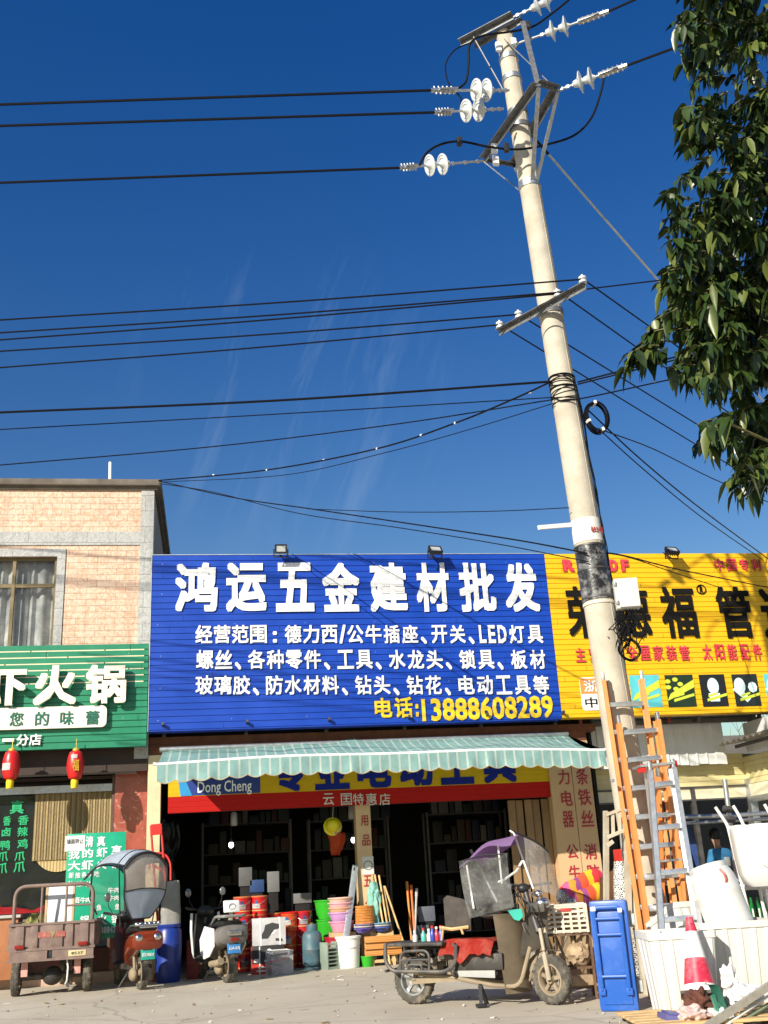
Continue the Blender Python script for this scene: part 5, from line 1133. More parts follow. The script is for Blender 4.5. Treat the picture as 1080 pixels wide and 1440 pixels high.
b = MB(); b.box((0, -.17, 1.03), (.24, .05, .17), Matrix.Rotation(R_(-8), 3, 'X'), .02); b.build('cushion', m_white, bk)
b = MB()
for s in (-1, 1):
    b.tube([(s * .215, 1.02, .95), (s * .225, 1.0, .7), (s * .20, .98, .40), (s * .16, 1.02, .32)], .022, 8); b.grid(lambda u, v: (s * (.06 + .05 * math.sin(math.pi * v)), 1.22 + .27 * math.cos(R_(30 + 120 * u)), .225 + (.25 - .14 * v) * math.sin(R_(30 + 120 * u))), 10, 4, thick=.008)
b.build('white_trim', mat('white_body_panel', (.8, .8, .78), .3), ws)
b = MB(); b.tube([(.05 * math.cos(t * .52), -.2, 1.03 + .04 * math.sin(t * .52)) for t in range(12)], .005, 5, True); b.build('emblem', m_galv, bk)
b = MB(); b.tube(rounded([(-.16, .22, .80), (-.21, -.08, .90), (-.17, -.30, .90), (.17, -.30, .90), (.21, -.08, .90), (.16, .22, .80)], .08, 5), .022, 8); b.build('grab_rail', mat('grey_rail', (.22, .21, .20), .5), ws)
b = MB(); b.box((0, -.315, .675), (.2, .03, .075), None, .012); b.build('reflector', m_chrome, ws)
b = MB(); b.box((0, -.30, .585), (.12, .03, .04), None, .008); b.build('tail_light', m_tail, ws)
b = MB(); b.tube([(-.14, .30, .25), (-.15, 0, .27), (-.14, -.12, .30)], .05, 10); b.build('engine_case', m_tan, ws)
# ---------------------------------------------------------------- cargo moped with purple canopy
def V(px, py, side=0.0): return at(px, py, 11.92 - (px - 585) * .00508 + side)
HD = Vector((.78, -.63, 0)); HN = Vector((.63, .78, 0))          # heading, and away from the camera
mo = thing('cargo_moped', 'muddy electric cargo moped with purple canopy, clear rain curtains and rear cage', 'moped', gz(585, 1412))
cw = V(585, 1381); fw = V(780, 1380); fw = gz(780, 1413) + Vector((0, 0, .232)); cw = gz(585, 1412) + Vector((0, 0, .232))
wheel(mo, cw, HN, .232, .11, spokes=5, rim=m_galv, local=False)
wheel(mo, fw, (HN + HD * .32), .235, .10, spokes=5, local=False)
b = MB()
def cage(off):
    o = HN * off
    b.tube([p + o for p in rounded([V(556, 1326), V(556, 1350), V(566, 1363), V(640, 1364), V(654, 1352), V(654, 1326)], .12, 5)], .021, 8)
    b.tube([p + o for p in rounded([V(577, 1362), V(577, 1336), V(617, 1334), V(617, 1362)], .12, 5)], .015, 8)
    b.tube([V(577, 1348) + o, V(618, 1347) + o], .013, 6); b.tube([p + o for p in rounded([V(587, 1362), V(588, 1354), V(606, 1354), V(607, 1362)], .04, 4)], .013, 6)
cage(-.22); cage(.22)
for px in (556, 600, 650): b.tube([V(px, 1326) - HN * .22, V(px, 1326) + HN * .22], .015, 6); b.tube([V(px, 1363) - HN * .22, V(px, 1363) + HN * .22], .015, 6)
b.build('side_cage', mat('grey_tube', (.085, .08, .075), .55, .3, var=.2, dirt=((.26, .21, .15), .6, 6)), mo, w=True)
b = MB(); M_ = Matrix((HD, HN, Vector((0, 0, 1)))).transposed(); cT = V(598, 1326)
b.box(cT + Vector((0, 0, .0)), (.66, .50, .035), M_, .01); b.build('cargo_tray', m_dustplast, mo, w=True)
b = MB(); rm = random.Random(5)
for k in range(22):
    p = V(rm.uniform(562, 648), rm.uniform(1340, 1362), rm.uniform(-.1, .15)); b.box(p, (rm.uniform(.05, .12), rm.uniform(.05, .1), rm.uniform(.03, .09)), Matrix.Rotation(rm.uniform(0, 3), 3, 'Z'), .008)
b.build('battery_gear', mat('dusty_battery', (.24, .20, .16), .75, var=.45, scale=6), mo, w=True)
b = MB(); b.bar(cw + HD * .02 - HN * .08, cw + HD * .62 - HN * .08 + Vector((0, 0, .03)), .05, .06); b.bar(cw + HD * .02 + HN * .08, cw + HD * .62 + HN * .08 + Vector((0, 0, .03)), .05, .06); b.tube([cw + HD * .05 - HN * .1, V(590, 1345)], .025, 8); b.build('swing_arm', m_tan, mo, w=True)
b = MB(); a_, c_ = cw + HD * .55 + Vector((0, 0, .06)), gz(742, 1398) + Vector((0, 0, .16))
b.bar(a_, c_, .30, .05); b.bar(a_ + Vector((0, 0, .12)), a_ + HD * .55 + Vector((0, 0, .12)), .26, .16, bev=.02); b.tube([a_ - HN * .16, c_ - HN * .14], .018, 8); b.tube([a_ + HN * .16, c_ + HN * .14], .018, 8); b.build('footboard', m_dustplast, mo, w=True)
b = MB(); st = gz(679, 1418); b.bar(st + Vector((0, .05, 0)), st + Vector((.01, .1, .2)), .035, .035); b.bar(st + Vector((.12, .3, 0)), st + Vector((.02, .12, .2)), .035, .035); b.box(st + Vector((0, .05, .02)), (.10, .10, .03), None, .006); b.build('centre_stand', m_black, mo, w=True)
b = MB(); b.bar(V(636, 1352), V(706, 1356), .24, .20, bev=.03); b.bar(V(622, 1340), V(668, 1338), .22, .12, bev=.02); b.build('body_fairing', m_dustplast, mo, w=True)
b = MB(); b.bar(V(648, 1362) - HN * .135, V(704, 1364) - HN * .135, .02, .13, bev=.008); b.build('grey_side_cover', mat('pale_grey_cover', (.42, .42, .40), .4, var=.12, dirt=((.36, .29, .2), .5, 6)), mo, w=True)
b = MB(); fr0 = V(596, 1368); b.tube([p - HN * .12 for p in rounded([fr0, V(640, 1372), V(700, 1384), V(738, 1386), V(752, 1330)], .1)], .022, 8); b.tube([p + HN * .12 for p in rounded([fr0, V(640, 1372), V(700, 1384), V(738, 1386), V(752, 1330)], .1)], .022, 8); b.build('frame', m_tan, mo, w=True)
# seat under a red sheet
sc_ = V(665, 1322)
b = MB(); b.box(sc_ - Vector((0, 0, .07)) - HD * .02, (.50, .26, .12), M_, .03); b.box(sc_ - Vector((0, 0, .20)) - HD * .05, (.42, .24, .18), M_, .02); b.build('seat', m_seat, mo, w=True)
def sheet(u, v):
    x = (u - .5) * .60; y = (v - .5) * .54; fl = max(0, abs(y) - .15); z = .02 + .018 * noise.noise(Vector((x * 6, y * 6, 1))) - fl * 1.15 - .30 * max(0, abs(x) - .22) - (.10 * fl * 10 * max(0, noise.noise(Vector((x * 9, 2, y * 2)))))
    return sc_ + HD * x + HN * (y * .92) + Vector((0, 0, z))
b = MB(); b.grid(sheet, 28, 22, thick=.004); b.build('red_seat_cover', mat('red_plastic_sheet', (.55, .05, .03), .25, var=.2, scale=5, dirt=((.5, .3, .22), .5, 5)), mo, w=True)
b = MB(); b.prism([(-.15, 0), (.15, 0), (.16, .20), (.10, .31), (-.10, .36), (-.15, .33)], Matrix.Translation(V(646, 1309)) @ Matrix((HD, Vector((0, 0, 1)), -HN)).transposed().to_4x4(), .03); br_ = b.build('backrest', mat('dark_mottled_board', (.045, .035, .028), .6, var=.5, scale=14), mo, w=True)
b = MB(); b.tube([V(629, 1310), V(630, 1288), V(632, 1266)], .012, 6); b.tube([V(622, 1304) - HN * .05, V(640, 1306) - HN * .08, V(662, 1303) - HN * .05], .018, 6); b.tube([V(626, 1302) - HN * .04, V(624, 1322) - HN * .05], .014, 6); b.tube([V(652, 1304) - HN * .07, V(657, 1313) - HN * .1], .012, 6); b.build('tan_strap', mat('tan_strap', (.58, .36, .17), .7), br_, w=True)
# leg shield, steering, headlight
def shield(u, v):
    px = 716 + 25 * u + (4 * (1 - v)) * (1 - u) ; py = 1396 - 112 * v; p = V(px, py); return p + HD * (.05 * math.sin(math.pi * u) - .12 * v) + HN * ((u - .5) * .30)
b = MB(); b.grid(shield, 10, 12, thick=.025); b.build('leg_shield', m_tan, mo, w=True)
b = MB(); b.grid(lambda u, v: V(742 + 22 * u + 8 * v, 1345 - 62 * v - 12 * u * (1 - v)) + HN * ((u - .5) * .2) - HD * .05, 8, 8, thick=.03); b.build('front_panel', mat('grey_dusty_panel', (.20, .18, .15), .7, var=.2, dirt=((.36, .29, .20), .6, 5)), mo, w=True)
hb = V(733, 1244); hl, hr = V(696, 1241) , V(752, 1246) + HN * .25
b = MB(); b.tube(rounded([hl - HN * .12, V(715, 1243) - HN * .05, V(738, 1247), V(752, 1244) + HN * .16, V(760, 1243) + HN * .3], .05), .014, 8); b.tube([hl - HN * .12, V(708, 1242) - HN * .08], .024, 8); b.tube([V(705, 1248) - HN * .1, V(698, 1250) - HN * .16], .007, 5); b.blob(V(736, 1249), (.07, .06, .05), 3); b.box(V(720, 1247) - HN * .05, (.07, .05, .05), M_, .01)
b.build('handlebar', m_black, mo, w=True)
b = MB(); b.tube([V(737, 1247), V(745, 1275), V(757, 1310)], [.025, .03, .035], 10); b.tube([V(722, 1258), V(714, 1300)], .012, 6); b.tube([V(729, 1258) - HN * .05, V(748, 1268) - HN * .08, V(745, 1288)], .009, 6); b.tube([V(742, 1252), V(757, 1262), V(768, 1275)], .009, 6); b.build('steering_column', m_steel, mo, w=True)
b = MB(); b.blob(V(763, 1270), (.085, .075, .06), 3); b.blob(V(757, 1256), (.05, .05, .035), 3); b.build('headlight', m_chrome, mo, w=True)
b = MB(); b.box(V(757, 1276), (.20, .16, .10), M_, .03); b.blob(V(695, 1283), (.16, .12, .06), 3, .4, 2); b.box(V(712, 1276), (.22, .2, .07), M_, .02); b.tube([V(678, 1286), V(700, 1270), V(720, 1262)], .016, 7); b.build('front_shroud', m_dustplast, mo, w=True)
b = MB(); b.prism([(-.085, .045), (.075, .055), (.085, -.02), (.035, -.06), (-.02, -.045)], Matrix.Translation(V(734, 1285) - HN * .16) @ Matrix((HD, Vector((0, 0, 1)), -HN)).transposed().to_4x4(), .012); b.build('number_plate', mat('teal_plate', (.02, .36, .27), .5), mo, w=True)
fk = V(762, 1305)
b = MB()
for s in (-1, 1): b.tube([fw + HN * s * .075, fw + HN * s * .075 + (fk - fw) * .5], .026, 8); b.tube([fw + HN * s * .07 + (fk - fw) * .45, fk + HN * s * .06], .019, 8)
b.build('front_fork', mat('muddy_fork', (.42, .36, .26), .6, .2, var=.2), mo, w=True)
b = MB(); fr_ = .275; b.grid(lambda u, v: fw + (HD * math.cos(R_(70 + 110 * u)) + Vector((0, 0, math.sin(R_(70 + 110 * u))))) * fr_ + HN * (v - .5) * .14, 12, 4, thick=.008); b.build('front_fender', m_tan, mo, w=True)
# canopy and rain curtains
m_purple = mat('purple_canopy_cloth', (.40, .24, .46), .75, var=.08, scale=4, bump=.2, bscale=8)
def mroof(u, v):    # u rear->front, v across
    px = 661 + 72 * u; py = 1209 - 30 * math.sin(min(1, u * 1.35) * math.pi / 2) - 3 * u; x = (v - .5) * 2
    return V(px, py) + HN * (x * .30) + Vector((0, 0, -.09 * abs(x) ** 2.2 - .012 * math.sin(u * 9 + v * 5)))
b = MB(); b.grid(mroof, 20, 14, thick=.006); mc = b.build('canopy', m_purple, mo, w=True)
b = MB(); b.grid(lambda u, v: V(661 + 68 * u + 12 * v * (1 - u * .6), 1212 - 12 * u + v * (78 - 4 * u)) - HN * (.27 + .04 * math.sin(u * 7 + v * 3)) * (1 - .2 * v), 14, 12, thick=.003); b.build('side_curtain', m_clear, mc, w=True)
b = MB(); b.grid(lambda u, v: V(664 + 15 * v, 1212 + v * 76) + HN * ((u - .5) * .5) , 8, 10, thick=.003); b.build('rear_curtain', m_clear, mc, w=True)
def wscreen(u, v): a = V(722, 1170); c = V(750, 1250); d_ = V(757, 1198) + HN * .28; e_ = V(778, 1268) + HN * .30; return (a * (1 - u) + d_ * u) * (1 - v) + (c * (1 - u) + e_ * u) * v + HD * .05 * math.sin(math.pi * u)
b = MB(); b.grid(wscreen, 10, 12, thick=.004); b.build('windscreen', clear_mat('dusty_screen', (.50, .46, .42), .42, .2), mc, w=True)
b = MB(); b.tube([V(717, 1168), wscreen(0, .02), wscreen(0, 1)], .010, 6); b.tube([V(671, 1216) - HN * .26, V(680, 1276) - HN * .24], .010, 6); b.tube([V(711, 1188) - HN * .2, V(714, 1242) - HN * .15], .010, 6)
b.tube([V(735, 1210), V(726, 1225), V(714, 1237) - HN * .1, V(706, 1240) - HN * .1], .012, 6); b.build('white_rod', m_white, mc, w=True)
b = MB(); b.tube([wscreen(k / 8, 0) for k in range(9)], .012, 6); b.tube([V(661, 1212) - HN * .28, V(690, 1203) - HN * .28, V(728, 1200) - HN * .27], .008, 6); b.build('edge_tape', m_black, mc, w=True)
b = MB(); rc_ = random.Random(8)
for k in range(9):
    p0 = V(725 + rc_.uniform(-8, 20), 1250 + rc_.uniform(-4, 6), rc_.uniform(-.12, .05)); p1 = V(738 + rc_.uniform(-4, 22), 1298 + rc_.uniform(-8, 16), rc_.uniform(-.14, 0)); b.tube(rounded([p0, (p0 + p1) / 2 + HD * rc_.uniform(-.10, .10) - HN * rc_.uniform(.02, .1), p1], .08), rc_.uniform(.004, .008), 5)
for k in range(8):
    p0 = V(rc_.uniform(560, 640), 1340, rc_.uniform(-.2, .1)); b.tube(rounded([p0, p0 + Vector((.08, -.03, -.08)), p0 + Vector((rc_.uniform(.1, .25), 0, rc_.uniform(-.12, .05)))], .05), .006, 5)
b.build('cable', m_black, mo, w=True)
# small bottles on the tray
for i, (px, py, h, col, lab) in enumerate(((584, 1325, .09, (.62, .62, .60), 'small white bottle at the rear of the moped tray'), (596, 1325, .11, (.10, .45, .38), 'small teal bottle on the moped tray'), (604, 1326, .10, (.75, .70, .62), 'small cream bottle between the teal and blue ones on the moped tray'), (609, 1326, .13, (.03, .06, .35), 'small dark blue bottle on the moped tray'), (615, 1327, .12, (.60, .03, .03), 'small red can on the moped tray'), (621, 1327, .13, (.06, .10, .45), 'small bright blue bottle nearest the backrest'))):
    p = V(px, py, -.05 + .03 * (i % 3)); p.z = cT.z + .018
    t = thing('small_bottle', lab, 'bottle', p, 0, 'bottles on the moped tray')
    b = MB(); b.lathe([(.026, 0), (.028, .01), (.028, h * .65), (.014, h * .82), (.012, h)], None, 14); b.build('body', mat('bottle_colour_%s' % 'abcdef'[i], col, .3), t)
    b = MB(); b.lathe([(.015, h), (.015, h + .022), (.001, h + .024)], None, 12); b.build('cap', m_red if i % 2 else m_white, t)
# ================================================================ GOODS ON THE FORECOURT
def box_part(name, parent, size, c, mm, bev=.004, rot=None):
    b = MB(); b.box(c, size, rot, bev); return b.build(name, mm, parent)
m_card = mat('brown_cardboard', (.46, .32, .18), .85, var=.12, scale=4, dirt=((.36, .24, .13), .4, 3))
# ---- red paint pails in stacks at the doorway
m_pail = mat('red_pail', (.52, .012, .012), .28, var=.10, scale=8); m_pail2 = mat('orange_red_pail', (.60, .075, .012), .28, var=.1); m_pail3 = mat('crimson_pail', (.42, .015, .035), .28, var=.1)
def make_pail(mm, lab):
    t = thing('paint_pail', lab, 'pail', (0, 0, 0), 0, 'red paint pails stacked at the shop doorway')
    b = MB(); b.lathe([(.122, 0), (.126, .004), (.136, .235), (.142, .24), (.142, .262), (.136, .266)], None, 28); b.build('body', mm, t)
    b = MB(); b.lathe([(.145, .264), (.147, .276), (.140, .286), (.120, .280), (0, .280)], None, 28); b.build('lid', m_pail if mm is not m_pail else mat('gold_red_lid', (.50, .16, .06), .3), t)
    b = MB(); b.tube([(.146 * math.cos(R_(a)), .146 * math.sin(R_(a)), .235 - .10 * math.sin(R_(a + 180)) ** 2 * .9) for a in range(180, 361, 15)], .004, 5); b.build('handle', m_galv, t)
    b = MB(); b.grid(lambda u, v: ((.1335 + .008 * v) * math.sin(R_(-35 + 60 * u)), -(.1335 + .008 * v) * math.cos(R_(-35 + 60 * u)), .09 + .075 * v), 8, 2, thick=.001); b.build('label', mat('white_label', (.72, .70, .66), .5, var=.1), t)
    b = MB(); b.lathe([(.1325, .055), (.134, .07)], None, 28, cap=False); b.build('gold_ring', mat('gold_print', (.62, .38, .14), .4), t)
    b = MB(); b.grid(lambda u, v: ((.1375) * math.sin(R_(-12 + 22 * u)), -(.1375) * math.cos(R_(-12 + 22 * u)), .16 + .055 * v), 5, 2, thick=.001); b.build('blue_badge', mat('blue_print', (.05, .20, .50), .4), t); return t
protos = [make_pail(m_pail, 'x'), make_pail(m_pail2, 'x'), make_pail(m_pail3, 'x')]
STK = [(342, 18.15, 4, 0, 'leftmost red stack behind the white scooter'), (365, 18.20, 4, 0, 'second red stack, behind the grey carton'), (386, 18.42, 3, 0, 'short red stack above the grey carton'), (407, 18.25, 3, 1, 'stack right of the cartons'), (428, 18.30, 3, 2, 'stack behind the gas cylinder'),
       (355, 18.55, 4, 0, 'back row, between the first two stacks'), (418, 18.62, 3, 2, 'back row behind the gas cylinder')]
ORD = ['bottom', 'second from the bottom', 'third from the bottom', 'top']
used = [False] * 3
for px, y, n, k, lab in STK:
    base = at(px, 1330, y)
    for i in range(n):
        o = protos[k] if not used[k] else copy_tree(protos[k]); used[k] = True
        o.location = (base.x + .012 * math.sin(i * 5 + px), y + .01 * math.cos(i * 3 + px), .02 + i * .281); o.rotation_euler = (0, 0, R_(-35 + (i * 53 + px * 7) % 60))
        pos = 'top' if i == n - 1 else ORD[i]
        colr = ('red', 'orange-red', 'crimson')[k]
        o['label'] = '%s pail of the %s' % (pos, lab)
# ---- cartons
def carton(px0, px1, y, z0, h, d, lab, main, rz=0, name='carton'):
    a, c = at(px0, 1320, y), at(px1, 1320, y); w = c.x - a.x
    t = thing(name, lab, 'carton', ((a.x + c.x) / 2, y + d / 2, z0), rz); box_part('box', t, (w, d, h), (0, 0, h / 2), main, .006); return t, w, h, d
t, w, h, d = carton(355, 402, 17.62, .41, .40, .30, 'grey carton printed with a drill picture, upper of two', mat('silver_print', (.52, .50, .50), .5, var=.2, scale=5))
b = MB(); Mf = T(0, -d / 2 - .001, 0) @ RX(90)
b.prism([(-.12, .10), (-.02, .10), (.08, .22), (.16, .24), (.17, .30), (.05, .33), (-.06, .30), (-.08, .22), (-.12, .16)], T(0, -d / 2 - .001, .0) @ RX(90), .002); b.prism([(.10, .06), (.22, .05), (.2, .09), (.10, .10)], T(0, -d / 2 - .001, .0) @ RX(90), .002); b.build('drill_picture', mat('dark_print_ink', (.045, .043, .045), .5), t)
b = MB(); b.prism([(math.cos(k * .524) * .085 + .03, math.sin(k * .524) * .085 + .24) for k in range(12)], T(0, -d / 2 - .0012, 0) @ RX(90), .0012); b.build('pale_disc', m_white, t)
b = MB()
for x in (-.13, .17): b.box((x, -d / 2 - .004, h / 2), (.02, .004, h + .004)); b.box((x, 0, h + .002), (.02, d + .008, .004))
b.build('strap', m_white, t)
t, w, h, d = carton(353, 400, 17.60, .0, .405, .32, 'black and red carton under the grey drill carton', mat('black_carton', (.03, .028, .028), .5, var=.2))
b = MB(); b.box((0, -d / 2 - .001, .075), (w - .004, .004, .15)); b.box((-w / 2 + .008, -d / 2 - .002, h / 2), (.016, .004, h)); b.build('red_print', mat('red_print_band', (.52, .035, .025), .5), t)
b = MB(); b.prism([(math.cos(k * .524) * .055 + .02, math.sin(k * .524) * .075 + .29) for k in range(12)], T(0, -d / 2 - .001, 0) @ RX(90), .003); b.box((.03, -d / 2 - .002, .19), (.18, .004, .03)); b.box((-.17, -d / 2 - .002, .20), (.10, .004, .05)); b.box((-.13, -d / 2 - .006, .2), (.018, .004, h)); b.box((-.08, -d / 2 - .004, .05), (.2, .004, .022)); b.box((-.08, -d / 2 - .004, .10), (.16, .004, .022)); b.build('white_print', m_white, t)
# ---- clear plastic crate with tools
p = gz(392, 1369); ck = thing('clear_crate', 'frosted plastic crate of red tools on the ground before the cartons', 'crate', (p.x, 17.35, 0), 14)
m_frost = clear_mat('frosted_plastic', (.75, .72, .74), .28, .35)
b = MB()
for (cx, cy, sx, sy) in ((0, -.16, .34, .008), (0, .16, .34, .008), (-.17, 0, .008, .32), (.17, 0, .008, .32)): b.box((cx, cy, .17), (sx, sy, .34))
b.box((0, 0, .005), (.34, .32, .01)); b.build('shell', m_frost, ck)
b = MB(); b.tube([(-.17, -.16, .34), (.17, -.16, .34), (.17, .16, .34), (-.17, .16, .34)], .010, 6, True); b.build('rim', m_whitepl, ck)
for k in range(4):
    b = MB(); b.box((-.02 + .02 * math.sin(k * 3), -.05, .06 + k * .075), (.24, .14, .03), Matrix.Rotation(.2 * math.sin(k * 2), 3, 'Y'), .008); b.build('tool', (m_red, m_black)[k % 2], ck)
# ---- gas cylinder
p = gz(440, 1363); gc = thing('gas_cylinder', 'worn blue-grey gas cylinder standing by the doorway', 'gas cylinder', p)
m_gas = mat('worn_blue_paint', (.055, .13, .165), .5, var=.2, scale=5, dirt=((.22, .17, .16), .6, 7))
b = MB(); b.lathe([(.13, .0), (.135, .01), (.13, .035)], None, 28); b.build('foot_ring', m_gas, gc)
b = MB(); b.lathe([(.05, .025), (.12, .04), (.155, .08), (.163, .13), (.163, .285), (.165, .29), (.165, .30), (.163, .305), (.163, .45), (.152, .515), (.12, .56), (.07, .58), (.03, .585)], None, 36); b.build('body', m_gas, gc)
b = MB(); b.lathe([(.085, .56), (.088, .60), (.085, .67), (.078, .67), (.078, .58)], None, 24); b.build('collar', m_gas, gc)
b = MB(); b.lathe([(.02, .585), (.02, .65), (.012, .66)], None, 12); b.tube([(-.03, 0, .64), (.05, 0, .64)], .012, 8); b.lathe([(.03, .665), (.032, .69), (.0, .695)], None, 12); b.build('valve', mat('brass_valve', (.45, .33, .12), .4, .8), gc)
# ---- tubs, buckets, baskets
def pail_like(name, lab, cat, px, pyb, y, r0, r1, h, mm, group=None, rim=.012, handle=False, lid=None, z=None):
    p = at(px, pyb, y); t = thing(name, lab, cat, (p.x, y, p.z if z is None else z), 0, group)
    b = MB(); b.lathe([(r0 * .96, 0), (r0, .006), (r1, h - .02), (r1 + rim, h - .018), (r1 + rim, h), (r1 - .004, h), (r0 - .008, .02), (0, .015)], None, 32); b.build('body', mm, t)
    if handle:
        b = MB(); b.tube([((r1 + rim) * math.cos(R_(a)), -(r1 + rim) * .85 * abs(math.sin(R_(a))) - .01, h - .04 - .12 * math.sin(R_(a))) for a in range(0, 181, 12)], .005, 6); b.build('handle', m_galv, t)
    if lid:
        b = MB(); b.lathe([(r1 + rim + .004, h - .012), (r1 + rim + .004, h + .014), (r1 - .01, h + .018), (0, h + .014)], None, 32); b.build('lid', lid, t)
    return t
zb = gz(491, 1361).y
pail_like('white_bucket', 'white plastic bucket with a lid, front of the coloured tubs', 'bucket', 491, 1361, zb, .165, .195, .45, m_whitepl, None, .012, True, m_whitepl, 0)
pail_like('red_bucket', 'dark red bucket half hidden left of the white bucket', 'bucket', 473, 1359, zb + .25, .15, .18, .46, mat('wine_red_plastic', (.35, .012, .03), .35), None, .01, False, None, 0)
T0 = zb + .32; base = at(481, 1312, T0)
pinks = [('pink', (.66, .30, .42)), ('lilac', (.55, .30, .58)), ('salmon', (.66, .36, .22)), ('rose', (.70, .38, .42)), ('cream pink', (.70, .45, .36))]
for i, (nm, cc_) in enumerate(pinks):
    pail_like('plastic_basin', '%s plastic basin, %s of the nested stack behind the white bucket' % (nm, ['lowest', 'second', 'third', 'fourth', 'topmost'][i]), 'basin', 481, 1312, T0, .15, .205 + .004 * (i % 2), .17, mat('basin_%s' % nm.replace(' ', '_'), cc_, .3, var=.05), 'nested plastic basins', .014, False, None, .52 + i * .075 + (.06 if i > 0 else 0))
pst = thing('goods_box', 'brown carton hidden under the stack of pink basins', 'carton', (base.x, T0 + .02, 0), 5); box_part('box', pst, (.40, .36, .515), (0, 0, .26), m_card)
for i, (z, h, r) in enumerate(((.0, .36, .23), (.37, .33, .23), (.70, .30, .22))):
    pail_like('green_tub', 'green plastic tub, %s of the stack behind the basins' % ['lowest', 'middle one', 'topmost'][i], 'tub', 462, 1312, zb + .75, .18, r, h, mat('bright_green_plastic', (.03, .36, .02), .35, var=.1), 'green tubs stacked by the basins', .014, False, None, z + .02)
p = at(514, 1309, zb + .2)
for i in range(9):
    t = thing('woven_basket', ('orange and brown basket, number %s up in the stack before the centre pillar' % ['one', 'two', 'three', 'four', 'five', 'six', 'seven', 'eight', 'nine'][i]), 'basket', (p.x, zb + .2, .545 + i * .040), i * 4, 'orange baskets stacked before the centre pillar')
    b = MB()
    for k in range(2): b.tube([(.155 * math.cos(R_(a)) * (1 + .02 * k), .12 * math.sin(R_(a)), .012 + k * .018) for a in range(0, 360, 15)], .010, 6, True)
    for a in range(0, 360, 20): b.bar((.155 * math.cos(R_(a)), .12 * math.sin(R_(a)), .01), (.158 * math.cos(R_(a)), .122 * math.sin(R_(a)), .034), .012, .006)
    b.build('rim', mat('orange_plastic_weave', (.62, .24, .05), .45, var=.25, scale=20), t)
    b = MB(); b.lathe([(.145, .004), (.12, .0), (0, .0)], Matrix.Diagonal((1, .78, 1, 1)), 24); b.build('base', mat('brown_weave', (.18, .08, .03), .7), t)
for i, (px, cc_, nm) in enumerate(((512, (.09, .06, .30), 'purple'), (537, (.06, .10, .34), 'blue'))):
    for k in range(3):
        pail_like('enamel_bowl', '%s bowl of the %s stack on the bench top' % (['lowest', 'middle', 'top'][k], nm), 'bowl', px, 1317, zb + .02 + .05 * i, .10, .155, .075, mat('%s_bowl_%d' % (nm, k), [cc_, (.45, .42, .40), (cc_[0] * 2, cc_[1] * 2.5, cc_[2])][k], .3), 'bowls on the wooden bench', .006, False, None, .50 + k * .03)
p = gz(540, 1358); bn = thing('wooden_bench', 'small varnished pine folding table tilted on its legs outside the shop', 'table', (p.x, p.y, 0), 0)
m_varn = mat('varnished_pine', (.56, .23, .05), .4, var=.25, scale=3)
nt = m_varn.node_tree
wv = nt.nodes.new('ShaderNodeTexWave'); wv.bands_direction = 'Z'; wv.inputs['Scale'].default_value = 6; wv.inputs['Distortion'].default_value = 6; wv.inputs['Detail'].default_value = 3; wv.inputs['Detail Scale'].default_value = .6
tcn = nt.nodes.new('ShaderNodeTexCoord'); mpn = nt.nodes.new('ShaderNodeMapping'); mpn.inputs['Scale'].default_value = (.25, 1, 2); nt.links.new(tcn.outputs['Object'], mpn.inputs[0]); nt.links.new(mpn.outputs[0], wv.inputs['Vector'])
mxn = nt.nodes.new('ShaderNodeMix'); mxn.data_type = 'RGBA'; mxn.inputs[6].default_value = (.62, .29, .075, 1); mxn.inputs[7].default_value = (.40, .14, .03, 1); nt.links.new(wv.outputs[0], mxn.inputs[0]); nt.links.new(mxn.outputs[2], nt.nodes['Principled BSDF'].inputs['Base Color'])
b = MB()
for k in range(3): b.box((0, -.02 - .02 * (k - 1), .20 + k * .098), (.60, .022, .094), Matrix.Rotation(R_(-11), 3, 'X'), .003)
b.build('top', m_varn, bn)
for s in (-1, 1):
    b = MB(); b.bar((s * .17, .02, .0), (s * .17, .10, .50), .045, .03); b.bar((s * .17, .22, .0), (s * .17, .02, .42), .045, .03); b.build('leg', m_wood, bn)
b = MB(); b.bar((-.2, .02, .07), (.2, .02, .07), .03, .045); b.bar((-.17, .10, .46), (.17, .10, .46), .03, .045); b.build('stretcher', m_wood, bn)
pail_like('green_pot', 'small bright green pot under the pine folding table', 'pot', 517, 1358, p.y + .02, .08, .10, .16, MATS['bright_green_plastic'], None, .006, False, None, 0)
p = gz(464, 1363); gk = thing('grey_green_crate', 'grey-green slatted plastic crate standing on end beside the gas cylinder', 'crate', p, 28)
b = MB()
for s in (-1, 1): b.box((s * .10, 0, .2), (.02, .22, .40), None, .004)
for k in range(7): b.box((0, -.10, .03 + k * .056), (.2, .014, .018)); b.box((0, .10, .03 + k * .056), (.2, .014, .018))
b.box((0, 0, .01), (.2, .22, .02)); b.build('slatted_shell', mat('grey_green_plastic', (.20, .26, .21), .6, var=.1, dirt=((.4, .37, .3), .4, 6)), gk)
# ---- broom poles, level, net bag leaning on the centre pillar
for i, (a_, c_, lab) in enumerate((((527, 1230), (540, 1306), 'pale wooden pole, leftmost of those leaning right of the centre pillar'), ((533, 1231), (546, 1308), 'pale wooden pole, second from the centre pillar'), ((539, 1246), (552, 1316), 'short pale wooden pole, third from the centre pillar'), ((541, 1246), (565, 1318), 'slanting wooden pole, farthest from the centre pillar'))):
    q0 = at(*c_, zb + .08 + .03 * i); q1 = at(*a_, 18.09); d_ = (q0 - q1); q0 = q1 + d_ * (q1.z - .02) / (q1.z - q0.z)
    t = thing('wooden_pole', lab, 'pole', q0, 0, 'wooden poles leaning at the centre pillar'); b = MB(); b.tube([q1, q0], .017, 10); b.build('shaft', m_wood, t, w=True)
q1, q0 = at(500, 1217, 18.07), at(491, 1285, 17.85); q0 = q1 + (q0 - q1) * (q1.z - .03) / (q1.z - q0.z)
